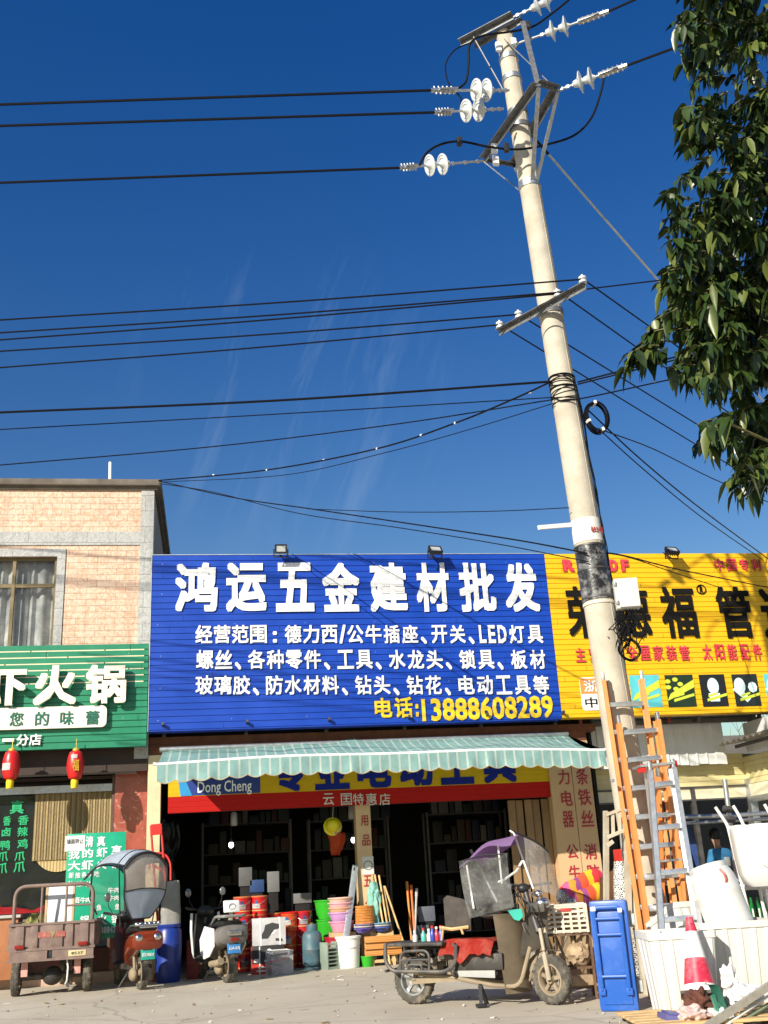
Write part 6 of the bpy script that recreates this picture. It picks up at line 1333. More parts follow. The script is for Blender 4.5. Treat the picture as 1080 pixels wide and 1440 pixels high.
b = MB(); d_ = (q0 - q1); b.bar(q1, q0, .10, .025, (0, 1, 0), .004); lv = b.build('straightedge', m_alu); tag(lv, 'grey aluminium straightedge leaning left of the centre pillar', 'straightedge')
b = MB(); b.tube(rounded([q1 + d_ * .02 + Vector((-.02, -.02, 0)), q1 + d_ * .05 + Vector((-.02, -.02, 0))], .01), .012, 6); b.build('hand_hole', m_black, lv)
p = at(526, 1262, zb + .3); b = MB(); b.blob((p.x, zb + .28, p.z - .1), (.11, .10, .33), 4, .35, 5, 3); tag(b.build('net_bag', mat('teal_net', (.20, .42, .36), .8, var=.35, scale=20)), 'bundle of teal netting between the centre pillar and the wooden poles', 'net')
# ---- hanging things and bulbs
def hang(name, lab, cat, px, py, y): return thing(name, lab, cat, at(px, py, y))
hm = hang('safety_helmet', 'yellow safety helmet hanging inside the doorway left of the centre pillar', 'helmet', 468, 1162, 18.35)
b = MB(); b.lathe([(.0, .13), (.05, .125), (.10, .09), (.125, .03), (.13, 0), (.16, -.012), (.16, -.02), (.125, -.01)], RX(75), 24); b.build('shell', mat('yellow_shell', (.75, .66, .02), .3), hm)
b = MB(); b.tube([(0, .02, .10), (.02, .02, .30), (.02, .02, .6)], .004, 5); b.tube([(-.10, -.04, -.05), (.04, -.08, -.14), (.14, -.03, -.02)], .006, 5); b.build('strap', m_whitepl, hm)
ob = hang('orange_bag', 'orange-red cloth bag hanging below the yellow helmet', 'bag', 473, 1186, 18.38)
b = MB(); b.grid(lambda u, v: (.155 * math.cos(2 * math.pi * u) * (1 - .55 * v ** 1.5) + .02 * math.sin(v * 5), .07 * math.sin(2 * math.pi * u) * (1 - .5 * v) + .01 * math.sin(u * 30), .16 - .34 * v + .02 * math.sin(u * 19)), 30, 12, True, .004); b.build('cloth', mat('orange_red_cloth', (.68, .09, .02), .75, var=.15), ob)
b = MB(); b.tube([(-.13, 0, .15), (-.03, 0, .30), (.12, 0, .16)], .008, 6); b.build('strap', m_black, ob)
for i, (px, py, y, lab) in enumerate(((325, 1188, 19.0, 'lit bulb hanging in the left half of the dark shop'), (497, 1181, 19.2, 'lit bulb hanging beside the centre pillar'))):
    t = hang('light_bulb', lab, 'bulb', px, py, y)
    b = MB(); b.blob((0, 0, 0), (.045, .045, .055), 3); b.build('glass', emit('lit_bulb_%s' % 'ab'[i], (1, .97, .9), 3.0), t)
    b = MB(); b.lathe([(.03, .04), (.03, .09), (.01, .10)], None, 10); b.tube([(0, 0, .1), (0, 0, 3.44 - at(px, py, y).z)], .006, 5); b.build('socket', m_black, t)
for i, (px, py, y) in enumerate(((329, 1151, 18.7), (494, 1142, 18.8))):
    t = hang('tube_lamp', ['short unlit lamp tube under the lintel, left half of the doorway', 'short unlit lamp tube under the lintel beside the centre pillar'][i], 'lamp', px, py, y)
    b = MB(); b.lathe([(.055, -.12), (.06, -.10), (.055, .08), (.03, .11)], None, 14); b.build('shade', mat('frosted_lamp', (.42, .43, .44), .3), t); b = MB(); b.tube([(0, 0, .1), (0, 0, 3.44 - at(px, py, y).z)], .008, 5); b.build('rod', m_black, t)
# ---- shelves in the dark shop
rs_ = random.Random(21)
GC_ = [(.03, .028, .025), (.04, .006, .005), (.006, .010, .028), (.006, .02, .01), (.035, .026, .014), (.010, .010, .010), (.10, .095, .085)]
for si, (x, y, w, n, lab) in enumerate(((-.2, 21.2, 1.7, 9, 'tall steel shelf of goods at the left of the dark shop'), (1.9, 21.6, 1.6, 8, 'tall steel shelf of goods in the middle of the dark shop'), (4.2, 21.0, 1.6, 9, 'tall steel shelf of goods right of the centre pillar'))):
    t = thing('goods_shelf', lab, 'shelf', (x + w / 2, y, .02), 0, 'shelves inside the shop')
    b = MB()
    for sx in (-w / 2, w / 2):
        for sy in (0, .4): b.bar((sx, sy, 0), (sx, sy, 2.5), .04)
    b.build('frame', m_steel, t)
    for k in range(5): b = MB(); b.box((0, .2, .25 + k * .55), (w - .04, .42, .025)); b.build('board', m_darkgrey, t)
    b = MB()
    for k in range(5):
        xx = -w / 2 + .1
        while xx < w / 2 - .12:
            ww = rs_.uniform(.1, .24); hh = rs_.uniform(.12, .42); b.m(rs_.randint(0, 6)).box((xx + ww / 2, .12, .265 + k * .55 + hh / 2), (ww * .9, .22, hh), None, .006); xx += ww + .01
    b.build('goods', [mat('goods_colour_%s' % 'abcdefg'[i], c, .6) for i, c in enumerate(GC_)], t)
HANG = [(258, 1190, 'black plastic sheeting', None)]
b = MB()
sx0, sx1 = at(224, 1160, 18.2).x, at(250, 1160, 18.2).x
b.grid(lambda u, v: (sx0 + (sx1 - sx0) * u + .04 * math.sin(v * 9), 18.22 + .10 * noise.noise(Vector((u * 4, v * 5, 1))) + .05 * u, 2.38 - 1.35 * v + .12 * noise.noise(Vector((u * 6, v * 3, 4)))), 16, 24, thick=.004)
tag(b.build('plastic_sheeting', mat('shiny_black_film', (.012, .012, .014), .18, var=.3, bump=.6, bscale=9)), 'crumpled shiny black sheeting hanging inside the left shop pillar', 'sheeting')
for i, (px, py, sz, cc_, lab) in enumerate(((527 + 72, 1285, (.28, .2, .24), (.10, .11, .14), 'grey carton at the foot of the right hand doorway'), (590, 1310, (.3, .2, .2), (.11, .12, .14), 'lower grey carton at the foot of the right hand doorway'), (345, 1233, (.22, .2, .3), (.10, .10, .10), 'dark grey box above the red pails, nearer the white scooter'), (361, 1246, (.24, .2, .2), (.015, .05, .16), 'blue box on top of the pails behind'), (384, 1240, (.2, .18, .33), (.15, .15, .15), 'tall grey box behind the third pail stack'), (425, 1263, (.30, .2, .16), (.14, .14, .14), 'flat grey box on the crimson pails'))):
    p = at(px, py, 18.75); t = thing('stock_box', lab, 'box', (p.x, 18.75, 0), 0); box_part('box', t, (sz[0], sz[1], sz[2]), (0, 0, p.z), mat('stock_%s' % 'abcdef'[i], cc_, .6), .006)
    box_part('support', t, (sz[0] * .8, sz[1] * .8, p.z - sz[2] / 2), (0, 0, (p.z - sz[2] / 2) / 2), m_dark)
for i, (a_, c_, cc_) in enumerate((((572, 1240), (577, 1300), (.60, .20, .03)), ((578, 1245), (582, 1300), (.55, .15, .03)), ((586, 1250), (584, 1300), (.45, .42, .4)), ((662, 1195), (700, 1270), (.2, .2, .2)))):
    q1, q0 = at(*a_, 18.7), at(*c_, 18.4); q0 = q1 + (q0 - q1) * (q1.z - .03) / (q1.z - q0.z)
    t = thing('tool_handle', ['orange handle leaning in the doorway beside the pine table, left one', 'orange-brown handle leaning in the doorway, second one', 'pale handle leaning in the doorway beside the orange ones', 'dark handle leaning behind the moped canopy'][i], 'handle', q0, 0, 'handles leaning in the doorway'); b = MB(); b.tube([q1, q0], .02, 8); b.tube([q1, q1 + (q0 - q1) * .12], .026, 8); b.build('shaft', mat('handle_%s' % 'abcd'[i], cc_, .5), t, w=True)
# ---- things at the left pillar
ht = thing('hand_truck', 'red tubular hand truck leaning on the left shop pillar', 'hand truck', gz(232, 1380))
ya = 17.8
b = MB()
for a_, c_ in (((212, 1161), (222, 1300)), ((227, 1163), (236, 1300))): b.tube([at(*a_, ya), at(*c_, ya - .1), at(c_[0] + 3, 1375, ya - .1)], .018, 8)
b.tube(rounded([at(210, 1222, ya), at(210, 1199, ya), at(232, 1200, ya), at(240, 1213, ya - .1), at(240, 1238, ya - .15)], .1), .016, 8); b.tube(rounded([at(214, 1216, ya), at(232, 1226, ya - .05), at(233, 1240, ya - .1)], .05), .018, 8); b.tube([at(219, 1206, ya), at(230, 1206, ya)], .014, 8)
b.build('frame', m_red, ht, w=True)
b = MB(); b.prism([(0, 0), (.17, .01), (.17, .18), (0, .17)], Matrix.Translation(at(212, 1175, ya - .02)) @ RX(90), .02); b.build('plate', m_red, ht, w=True)
b = MB(); b.box(at(229, 1372, ya - .1) + Vector((0, -.05, -.05)), (.3, .2, .02)); b.build('toe_plate', m_red, ht, w=True)
wheel(ht, at(219, 1378, ya + .1), (1, 0, 0), .10, .05, local=False); wheel(ht, at(243, 1376, ya + .1), (1, 0, 0), .10, .05, local=False)
p = gz(233, 1388); bb_ = thing('blue_barrel', 'dark blue plastic barrel beside the left pillar, under a white sack', 'barrel', (p.x, 17.35, 0))
b = MB(); b.lathe([(.17, 0), (.18, .02), (.19, .25), (.195, .27), (.19, .29), (.2, .52), (.205, .54), (.20, .56), (.195, .72), (.17, .76), (.16, .78)], None, 30); b.build('body', mat('dark_blue_plastic', (.012, .035, .24), .35, var=.1), bb_)
b = MB(); b.lathe([(.18, .77), (.185, .80), (.17, .815), (0, .815)], None, 30); b.build('lid', MATS['dark_blue_plastic'], bb_)
ps = thing('white_sack', 'tall white woven sack standing on the blue barrel', 'sack', (p.x + .02, 17.37, .817), 10)
b = MB(); b.grid(lambda u, v: (.15 * math.copysign(abs(math.cos(2 * math.pi * u)) ** .7, math.cos(2 * math.pi * u)) * (1 - .2 * v ** 3) + .012 * noise.noise(Vector((u * 9, v * 5, 2))), .12 * math.copysign(abs(math.sin(2 * math.pi * u)) ** .7, math.sin(2 * math.pi * u)) * (1 - .6 * v ** 3), .62 * v + .01 * math.sin(u * 25) * v), 28, 14, True, .004); b.build('woven_cloth', mat('white_sackcloth', (.56, .54, .50), .8, var=.1, scale=8, bump=.4, bscale=30), ps)
rbx = thing('red_crate', 'dull red crate right of the blue barrel in the doorway', 'crate', (p.x + .38, 17.75, 0), -8)
b = MB(); b.box((0, 0, .28), (.2, .3, .56), None, .01)
for k in range(4): b.box((0, -.155, .08 + k * .14), (.18, .012, .04), None, .004)
b.build('shell', mat('dull_red_crate', (.28, .03, .03), .5, var=.2), rbx)
# ---- restaurant forecourt: menu board, counter
MY = 17.7; m0, m1 = at(94, 1173, MY), at(172, 1318, MY)
mb = thing('menu_board', 'green menu board with white characters standing by the marble pillar', 'sign board', ((m0.x + m1.x) / 2, MY, 0), 0)
m_mgreen = mat('menu_green', (.012, .36, .20), .35, var=.06)
MX0, MX1 = at(93, 1220, MY).x, at(176, 1220, MY).x
b = MB(); b.span((MX0, MY, m1.z), (MX1, MY + .03, m0.z), .006); b.build('panel', m_mgreen, mb, w=True)
b = MB()
for s_, p0, p1 in (('清', (121, 1176), (131, 1191)), ('真', (137, 1176), (148, 1190)), ('我', (97, 1194), (112, 1208)), ('的', (116, 1194), (131, 1206)), ('虾', (136, 1192), (151, 1205)), ('享', (157, 1189), (171, 1204)),
                   ('大', (96, 1211), (113, 1224)), ('虾', (115, 1210), (131, 1223)), ('火', (136, 1209), (150, 1222)), ('锅', (156, 1208), (170, 1221)), ('新', (97, 1227), (104, 1235)), ('推', (106, 1227), (113, 1235)), ('各', (115, 1226), (122, 1234)), ('种', (124, 1226), (131, 1234)), ('吃', (133, 1225), (140, 1233)),
                   ('凉', (108, 1239), (116, 1247)), ('片', (121, 1239), (129, 1247)), ('牡', (96, 1239), (103, 1247)), ('酒', (104, 1262), (112, 1270)), ('牛', (113, 1262), (121, 1270)), ('肉', (121, 1262), (128, 1269)),
                   ('牛', (152, 1248), (160, 1256)), ('肉', (161, 1248), (168, 1255)), ('牛', (152, 1259), (160, 1267)), ('肉', (161, 1259), (168, 1266)), ('鱼', (136, 1272), (143, 1280)), ('鱼', (162, 1271), (169, 1279)), ('火', (137, 1286), (150, 1300)), ('锅', (113, 1288), (125, 1300)), ('锅', (157, 1286), (168, 1298))):
    b.ftext(s_, p0, p1, MY - .001, .004, .03)
b.ftext('153884231', (134, 1304), (170, 1311), MY - .001, .004, .03); b.build('lettering', m_letterwhite, mb, w=True)
b = MB(); a_, c_ = at(92, 1176, MY), at(119, 1196, MY); b.span((a_.x, MY - .008, c_.z), (c_.x, MY - .002, a_.z)); nb = b.build('paper_notice', m_letterwhite, mb, w=True)
b = MB(); b.ftext('铺面转让', (94, 1180), (117, 1186), MY - .009, .002, .005); b.build('notice_lettering', m_darkgrey, nb, w=True)
b = MB()
for x in (MX0 + .1, MX1 - .1): b.bar((x, MY + .06, 0), (x, MY + .04, m1.z + .4), .04); b.bar((x, MY + .5, 0), (x, MY + .04, m1.z + .6), .03)
b.build('stand', m_steel, mb, w=True)
ctb = thing('stone_counter', 'orange-brown counter with a pale stone top at the picture edge', 'counter', (at(5, 1350, 17.9).x - .5, 18.1, .15), 0)
hx = at(24, 1320, 17.9).x - (at(5, 1350, 17.9).x - .5); hz_ = at(10, 1287, 17.9).z - .15
b = MB(); b.span((-1.0, -.2, 0), (hx, .15, hz_ - .05), .006); b.build('body', mat('orange_brown_panel', (.42, .17, .07), .5, var=.15, dirt=((.2, .07, .03), .6, 3)), ctb)
b = MB(); b.span((-1.05, -.25, hz_ - .045), (hx + .04, .17, hz_), .01); b.build('stone_top', mat('pale_stone', (.50, .48, .45), .4), ctb)
b = MB(); b.grid(lambda u, v: (-1.0 + (hx + 1.35) * u, -.1 + .25 * v, hz_ + .012 + .13 * (.5 + noise.noise(Vector((u * 9, v * 3, 5)))) * math.sin(math.pi * v)), 40, 8, thick=.004)
o = b.build('red_cloth', mat('red_tablecloth', (.50, .02, .025), .8, var=.1)); o.location = ctb.location; tag(o, 'crumpled red cloth lying on the orange-brown counter', 'cloth')
# ================================================================ RIGHT FORECOURT
# ---- blue platform trolley standing on end
m_tblue = mat('blue_trolley_plastic', (.015, .10, .44), .38, var=.08, scale=3, dirt=((.10, .18, .42), .5, 6))
p = (gz(829, 1422) + gz(878, 1427)) / 2
tr = thing('platform_trolley', 'blue plastic platform trolley standing on end with its wheels to the right', 'trolley', (p.x + .16, p.y + .06, 0), -30)
TW, TH = .36, .96
b = MB(); b.box((0, 0, TH / 2), (TW, .11, TH), None, .03); b.box((0, -.058, TH / 2 - .02), (TW - .09, .02, TH - .16), None, .008); b.build('deck', m_tblue, tr)
b = MB(); b.tube(rounded([(-.13, -.09, .18), (-.13, -.09, TH - .06), (.12, -.09, TH - .06), (.12, -.09, .18)], .05), .020, 8)
for z in (.30, .66, .80): b.tube([(-.13, -.09, z), (.12, -.09, z)], .014, 8)
b.box((-.13, -.075, .17), (.06, .05, .06), None, .01); b.box((.12, -.075, .17), (.06, .05, .06), None, .01); b.build('handle', m_tblue, tr)
b = MB(); b.box((-.13, -.10, TH - .07), (.05, .03, .04), None, .008); b.box((.12, -.10, TH - .09), (.04, .03, .04), None, .008); b.build('latch', m_whitepl, tr)
m_cast = mat('cream_caster', (.66, .56, .34), .45, var=.1)
for z in (.20, .78):
    for x in (-.12, .12):
        wheel(tr, (x + .05, .17, z), (1, 0, .15), .075, .04, 'caster', 0, m_cast); 
        b = MB(); b.bar((x + .02, .05, z), (x + .02, .17, z), .015, .09); b.bar((x + .08, .05, z), (x + .08, .17, z), .015, .09); b.box((x + .05, .065, z), (.10, .02, .1)); b.build('caster_fork', m_galv, tr)
for o in [q for q in bpy.data.objects if q.name.startswith('caster') and q.parent == tr and 'fork' not in q.name]: o.data.materials[0] = m_cast
# ---- cream crate on a rusty rack, quilts and cartons behind
rp_ = gz(800, 1400); rk = thing('rusty_rack', 'rusty two tier rack with clutter under the cream crate', 'rack', (at(800, 1360, 11.35).x, 11.35, 0), -14)
hz2 = at(800, 1311, 11.35).z
b = MB()
for x in (-.24, .24):
    for y in (-.16, .16): b.bar((x, y, 0), (x, y, hz2), .025)
for z in (hz2 - .012, .30): 
    b.bar((-.26, -.16, z), (.26, -.16, z), .025); b.bar((-.26, .16, z), (.26, .16, z), .025)
    for k in range(7): b.bar((-.24 + k * .08, -.16, z), (-.24 + k * .08, .16, z), .012)
b.build('frame', mat('rusty_tube', (.15, .085, .05), .7, .3, var=.35, scale=12), rk)
b = MB(); rk_r = random.Random(4)
for k in range(12): x0 = rk_r.uniform(-.2, .2); b.bar((x0, -.1, .32), (x0 + rk_r.uniform(-.12, .12), rk_r.uniform(-.1, .1), .62), .02, .02)
b.blob((.1, -.08, .42), (.12, .09, .11), 3, .4, 3); b.blob((-.12, -.05, .38), (.09, .08, .07), 3, .4, 6); b.box((.05, -.14, .18), (.34, .1, .1), Matrix.Rotation(.2, 3, 'Z'), .01); b.build('clutter', mat('tan_scrap', (.36, .26, .16), .8, var=.45, scale=7), rk)
cr_ = thing('cream_crate', 'cream plastic crate with slotted sides on the rusty rack beside the moped wheel', 'crate', (at(799, 1309, 11.3).x, 11.33, hz2 + .003), -16)
cw_, cd_, ch_ = .42, .34, .27
b = MB()
def slotted(n_, c, ux, w):
    for k in range(6): b.box(Vector(c) + Vector((0, 0, .02 + k * .046)), ((w, .012, .020) if ux else (.012, w, .020)))
    for k in range(6):
        off = -w / 2 + k * w / 5
        b.box(Vector(c) + (Vector((off, 0, ch_ / 2)) if ux else Vector((0, off, ch_ / 2))), ((.024, .016, ch_) if ux else (.016, .024, ch_)))
slotted(0, (0, -cd_ / 2, 0), True, cw_); slotted(0, (0, cd_ / 2, 0), True, cw_); slotted(0, (-cw_ / 2, 0, 0), False, cd_); slotted(0, (cw_ / 2, 0, 0), False, cd_)
b.box((0, 0, .008), (cw_, cd_, .012)); b.tube([(-cw_ / 2, -cd_ / 2, ch_), (cw_ / 2, -cd_ / 2, ch_), (cw_ / 2, cd_ / 2, ch_), (-cw_ / 2, cd_ / 2, ch_)], .014, 6, True); b.build('shell', mat('cream_crate_plastic', (.66, .60, .48), .55, var=.08, dirt=((.46, .37, .24), .5, 7)), cr_)
b = MB(); b.box((0, -cd_ / 2 - .010, ch_ - .045), (.11, .008, .035), None, .004); b.build('handle_slot', mat('red_slot', (.42, .04, .03), .6), cr_)
b = MB(); b.blob((0, 0, .12), (.17, .13, .10), 3, .3, 8); b.build('contents', m_card, cr_)
QY = 12.35; q = at(815, 1262, QY)
cb = thing('carton_pile', 'pile of brown cartons carrying the bright quilts beside the right pillar', 'cartons', (q.x + .1, QY + .1, 0), -6)
for k in range(3): box_part('carton', cb, (.62 - .03 * k, .46, q.z / 3 - .004), (.01 * k, 0, q.z / 3 * (k + .5)), m_card, .006, Matrix.Rotation(.05 * k, 3, 'Z'))
def quilt_mat(nm, ax):
    m = bpy.data.materials.new(nm); m.use_nodes = True; N = m.node_tree.nodes; L = m.node_tree.links; b_ = N['Principled BSDF']; b_.inputs['Roughness'].default_value = .8
    tc = N.new('ShaderNodeTexCoord'); sx = N.new('ShaderNodeSeparateXYZ'); nz = N.new('ShaderNodeTexNoise'); nz.inputs['Scale'].default_value = 5; L.new(tc.outputs['Object'], sx.inputs[0]); L.new(tc.outputs['Object'], nz.inputs['Vector'])
    ad = N.new('ShaderNodeMath'); ad.operation = 'MULTIPLY_ADD'; ad.inputs[1].default_value = 1.9; L.new(sx.outputs[ax], ad.inputs[0]); mz = N.new('ShaderNodeMath'); mz.operation = 'MULTIPLY'; mz.inputs[1].default_value = .22; L.new(nz.outputs[0], mz.inputs[0]); L.new(mz.outputs[0], ad.inputs[2])
    fr = N.new('ShaderNodeMath'); fr.operation = 'FRACT'; L.new(ad.outputs[0], fr.inputs[0]); r = N.new('ShaderNodeValToRGB'); r.color_ramp.interpolation = 'CONSTANT'
    e = r.color_ramp.elements; e[0].color = (.72, .10, .03, 1); e[1].position = .22; e[1].color = (.75, .50, .02, 1)
    for p_, c_ in ((.40, (.70, .04, .05, 1)), (.58, (.72, .10, .25, 1)), (.74, (.75, .30, .03, 1)), (.88, (.30, .06, .20, 1))):
        x = e.new(p_); x.color = c_
    L.new(fr.outputs[0], r.inputs[0]); L.new(r.outputs[0], b_.inputs['Base Color']); return m
mq = quilt_mat('bright_quilt', 0)
m_bw = bpy.data.materials.new('black_white_print'); m_bw.use_nodes = True
_N = m_bw.node_tree.nodes; _v = _N.new('ShaderNodeTexVoronoi'); _v.feature = 'DISTANCE_TO_EDGE'; _v.inputs['Scale'].default_value = 48; _r = _N.new('ShaderNodeMath'); _r.operation = 'GREATER_THAN'; _r.inputs[1].default_value = .12
_t = _N.new('ShaderNodeTexCoord'); m_bw.node_tree.links.new(_t.outputs['Object'], _v.inputs['Vector']); m_bw.node_tree.links.new(_v.outputs['Distance'], _r.inputs[0])
_c = _N.new('ShaderNodeMix'); _c.data_type = 'RGBA'; _c.inputs[6].default_value = (.75, .74, .70, 1); _c.inputs[7].default_value = (.02, .02, .02, 1); m_bw.node_tree.links.new(_r.outputs[0], _c.inputs[0]); m_bw.node_tree.links.new(_c.outputs[2], _N['Principled BSDF'].inputs['Base Color'])
def roll(lab, a_, c_, r, seed):
    a_, c_ = Vector(a_), Vector(c_); t = thing('rolled_quilt', lab, 'quilt', (a_ + c_) / 2 - Vector((0, 0, r)), 0, 'bright rolled quilts'); d = (c_ - a_); sd, u_ = frame_of(d)
    b = MB(); b.grid(lambda u, v: a_ + d * v + (sd * math.cos(2 * math.pi * u) + u_ * math.sin(2 * math.pi * u)) * r * (1 + .10 * noise.noise(Vector((u * 5, v * 6, seed)))) * (1 - .25 * (2 * v - 1) ** 6), 26, 18, True); b.build('quilt', mq, t, w=True)
    b = MB(); b.blob(a_ + d * .02, (r * .72, r * .72, r * .72), 3, .1, seed); b.build('printed_end', m_bw, t, w=True)
z_ = q.z
roll('red and yellow rolled quilt, the left and upper one on the cartons', at(792, 1262, QY - .2), at(842, 1233, QY + .1), .125, 1)
roll('orange and pink rolled quilt on the cartons, the lower one against the beige frame', at(806, 1272, QY - .3), at(850, 1252, QY - .1), .115, 2)
q = at(862, 1235, 12.1); t = thing('cardboard_sheet', 'bent tan cardboard sheet behind the beige steel frame', 'cardboard', (q.x, 12.1, 0), 10)
b = MB(); b.grid(lambda u, v: (-.26 + .55 * u, .10 * math.sin(u * 2.2) - .15 * v, .55 + .80 * v * (.75 + .25 * u)), 10, 8, thick=.006); b.build('sheet', m_card, t)
q = at(875, 1250, 11.7); t = thing('printed_sack', 'sack printed in black and white leaning between the frame posts', 'sack', (q.x, 11.75, .02), 0)
b = MB(); b.grid(lambda u, v: (.14 * math.cos(2 * math.pi * u) * (1 - .3 * v ** 4) + .06 * v, .11 * math.sin(2 * math.pi * u) * (1 - .4 * v ** 4), 1.30 * v), 22, 16, True); b.build('cloth', m_bw, t)
for i, (px, py, y, sz, lab) in enumerate(((897, 1225, 12.0, (.42, .3, .5), 'bright red box with a white band behind the ladders, upper one'), (905, 1330, 11.9, (.46, .34, .9), 'tall red box behind the ladders, lower one'))):
    q = at(px, py, y); t = thing('red_box', lab, 'box', (q.x, y, max(0.02, q.z - sz[2] / 2)), 5, 'red boxes behind the ladders')
    if i == 1: t.location.z = 0.0
    box_part('box', t, sz, (0, 0, sz[2] / 2), mat('red_box_card', (.50, .03, .02), .5, var=.1), .008); box_part('white_band', t, (sz[0] + .006, sz[1] + .006, .13), (0, 0, sz[2] * .3 if i == 0 else sz[2] * .86), m_white, .002)
# ---- white tubs, barrel, cone
def tub(lab, c, w, d, h, rz, tilt=0):
    t = thing('white_tub', lab, 'tub', c, rz, 'large white ribbed tubs'); tp = .80
    M = RX(tilt)
    b = MB(); n = 10
    def ring(z, k, inset=0): return [b.bm.verts.new(M @ Vector((x * (w / 2 * k - inset), y * (d / 2 * k - inset), z))) for x, y in CORN]
    CORN = []
    for cx, cy, a in ((1, 1, 0), (-1, 1, 90), (-1, -1, 180), (1, -1, 270)):
        CORN += [(cx * .88 + .12 * math.cos(R_(a + 22.5 * i)), cy * .86 + .14 * math.sin(R_(a + 22.5 * i))) for i in range(5)]
    rs2 = [ring(0, tp), ring(h - .06, 1 - .01), ring(h - .055, 1.03), ring(h, 1.03), ring(h, .98), ring(.02, tp, .012)]
    for A, B in zip(rs2, rs2[1:]):
        for k in range(len(A)): b.face((A[k], A[(k + 1) % len(A)], B[(k + 1) % len(A)], B[k]))
    b.face(rs2[0]); b.face(rs2[-1]); b.build('shell', m_tub, t)
    b = MB()
    for k in range(5):
        f = -.8 + 1.6 * k / 4
        for s in (-1, 1): b.bar(M @ Vector((f * w / 2 * tp, s * (d / 2 * tp + .004), .02)), M @ Vector((f * w / 2 * .98, s * (d / 2 * .985 + .004), h - .06)), .05, .016, (0, 1, 0), .006)
    for k in range(3):
        f = -.6 + 1.2 * k / 2
        for s in (-1, 1): b.bar(M @ Vector((s * (w / 2 * tp + .004), f * d / 2 * tp, .02)), M @ Vector((s * (w / 2 * .985 + .004), f * d / 2, h - .06)), .05, .016, (1, 0, 0), .006)
    b.build('rib', m_tub, t); return t
m_tub = mat('white_tub_plastic', (.66, .645, .60), .4, var=.04, scale=3, dirt=((.55, .50, .40), .4, 3))
g1 = gz(950, 1438); tub('large white ribbed tub nearest the blue trolley', (g1.x + .26, g1.y + .38, 0), .58, .66, .69, -12)
g2 = at(1040, 1400, 9.2); tub('large white ribbed tub behind the traffic cone, holding the white barrel', (g2.x + .20, 9.66, .0), .66, .74, .74, -10)
q = at(985, 1300, 9.95); tub('white tub standing tilted behind the other two, its rim slanting', (q.x + .02, 10.05, .20), .50, .5, .66, 14, -24)
b0, b1 = at(1034, 1318, 9.62), at(994, 1214, 9.75); ax = (b0 - b1)
br2 = thing('white_drum', 'white plastic drum leaning out of the right hand tub', 'drum', b0, 0)
Mb = Matrix.Translation(b0 + ax * .25) @ (-ax).normalized().to_track_quat('Z', 'Y').to_matrix().to_4x4(); L_ = ax.length * 1.22
b = MB(); b.lathe([(.18, 0), (.205, .02), (.212, .06), (.212, L_ * .32), (.217, L_ * .34), (.212, L_ * .36), (.212, L_ * .66), (.217, L_ * .68), (.212, L_ * .70), (.205, L_ * .84), (.175, L_ * .93), (.165, L_ * .94), (.168, L_ * .955), (.165, L_), (.14, L_ * 1.005), (0, L_ * 1.005)], Mb, 40); b.build('body', mat('white_drum_plastic', (.66, .65, .62), .35, var=.03), br2, w=True)
b = MB(); q = at(1012, 1222, 9.52); b.tube(rounded([q, q + Vector((.02, -.03, -.03)), q + Vector((.035, -.03, -.10)), q + Vector((.03, 0, -.13))], .02), .010, 6); b.build('handle', mat('red_handle', (.55, .12, .08), .4), br2, w=True)
cp_ = at(985, 1396, 8.85); cb0 = Vector((cp_.x, 8.85, cp_.z)); ctop = at(969, 1290, 8.98)
cn_ = thing('traffic_cone', 'red and white traffic cone leaning between the white tubs', 'traffic cone', cb0, 0); CL = (ctop - cb0).length
Mc = Matrix.Translation(cb0) @ (ctop - cb0).normalized().to_track_quat('Z', 'Y').to_matrix().to_4x4()
m_cw = mat('cone_white_band', (.78, .77, .74), .4, var=.05); m_cr = mat('cone_red', (.60, .025, .06), .4, var=.12, dirt=((.7, .5, .5), .4, 9))
def cseg(z0, z1, nm, mm): 
    b = MB(); r = lambda z: .135 - .105 * z; b.lathe([(r(z0), z0 * CL), (r(z1), z1 * CL)], Mc, 28, cap=(z1 == 1)); return b.build(nm, mm, cn_, w=True)
cseg(0, .10, 'white_band', m_cw); cseg(.10, .44, 'red_band', m_cr); cseg(.44, .80, 'white_band', m_cw); cseg(.80, 1, 'red_band', m_cr)
b = MB(); b.box(Mc @ Vector((0, 0, -.015)), (.32, .32, .03), Mc.to_3x3(), .01); b.build('base', m_dustplast, cn_, w=True)
# ---- scrap heap at the front right corner
pb = thing('purple_box', 'slate purple plastic box lid at the bottom edge, under the brown cloth', 'box', at(962, 1440, 8.75), -6)
b = MB(); b.box((0, 0, .03), (.36, .26, .07), Matrix.Rotation(R_(9), 3, 'Y'), .012); b.box((0, -.01, .075), (.30, .2, .02), Matrix.Rotation(R_(9), 3, 'Y'), .008); b.build('shell', mat('slate_purple_plastic', (.10, .10, .26), .45, var=.1), pb)
q = at(1005, 1402, 8.6); gsn = thing('green_scrap', 'broken green plastic chair piece on the scrap heap', 'scrap', q, 20)
b = MB(); b.grid(lambda u, v: (-.10 + .13 * u + .05 * v, -.10 * v, .10 - .12 * u - .26 * v * u + .04 * math.sin(u * 5)), 6, 6, thick=.008)
for k in range(3): b.bar((-.02 + .05 * k, -.02, -.02), (.12 - .03 * k, -.06, -.24), .03, .012)
b.bar((-.05, -.03, .02), (.0, -.05, -.26), .035, .02); b.build('piece', mat('green_chair_plastic', (.04, .22, .15), .45, var=.1, dirt=((.25, .32, .25), .4, 6)), gsn)
q = at(982, 1408, 8.65); b = MB(); b.blob(q, (.11, .08, .09), 4, .5, 11, 2.6); tag(b.build('brown_cloth', mat('brown_rag', (.10, .035, .022), .9, var=.4, scale=14)), 'crumpled dark brown rag between the cone and the green scrap', 'cloth')
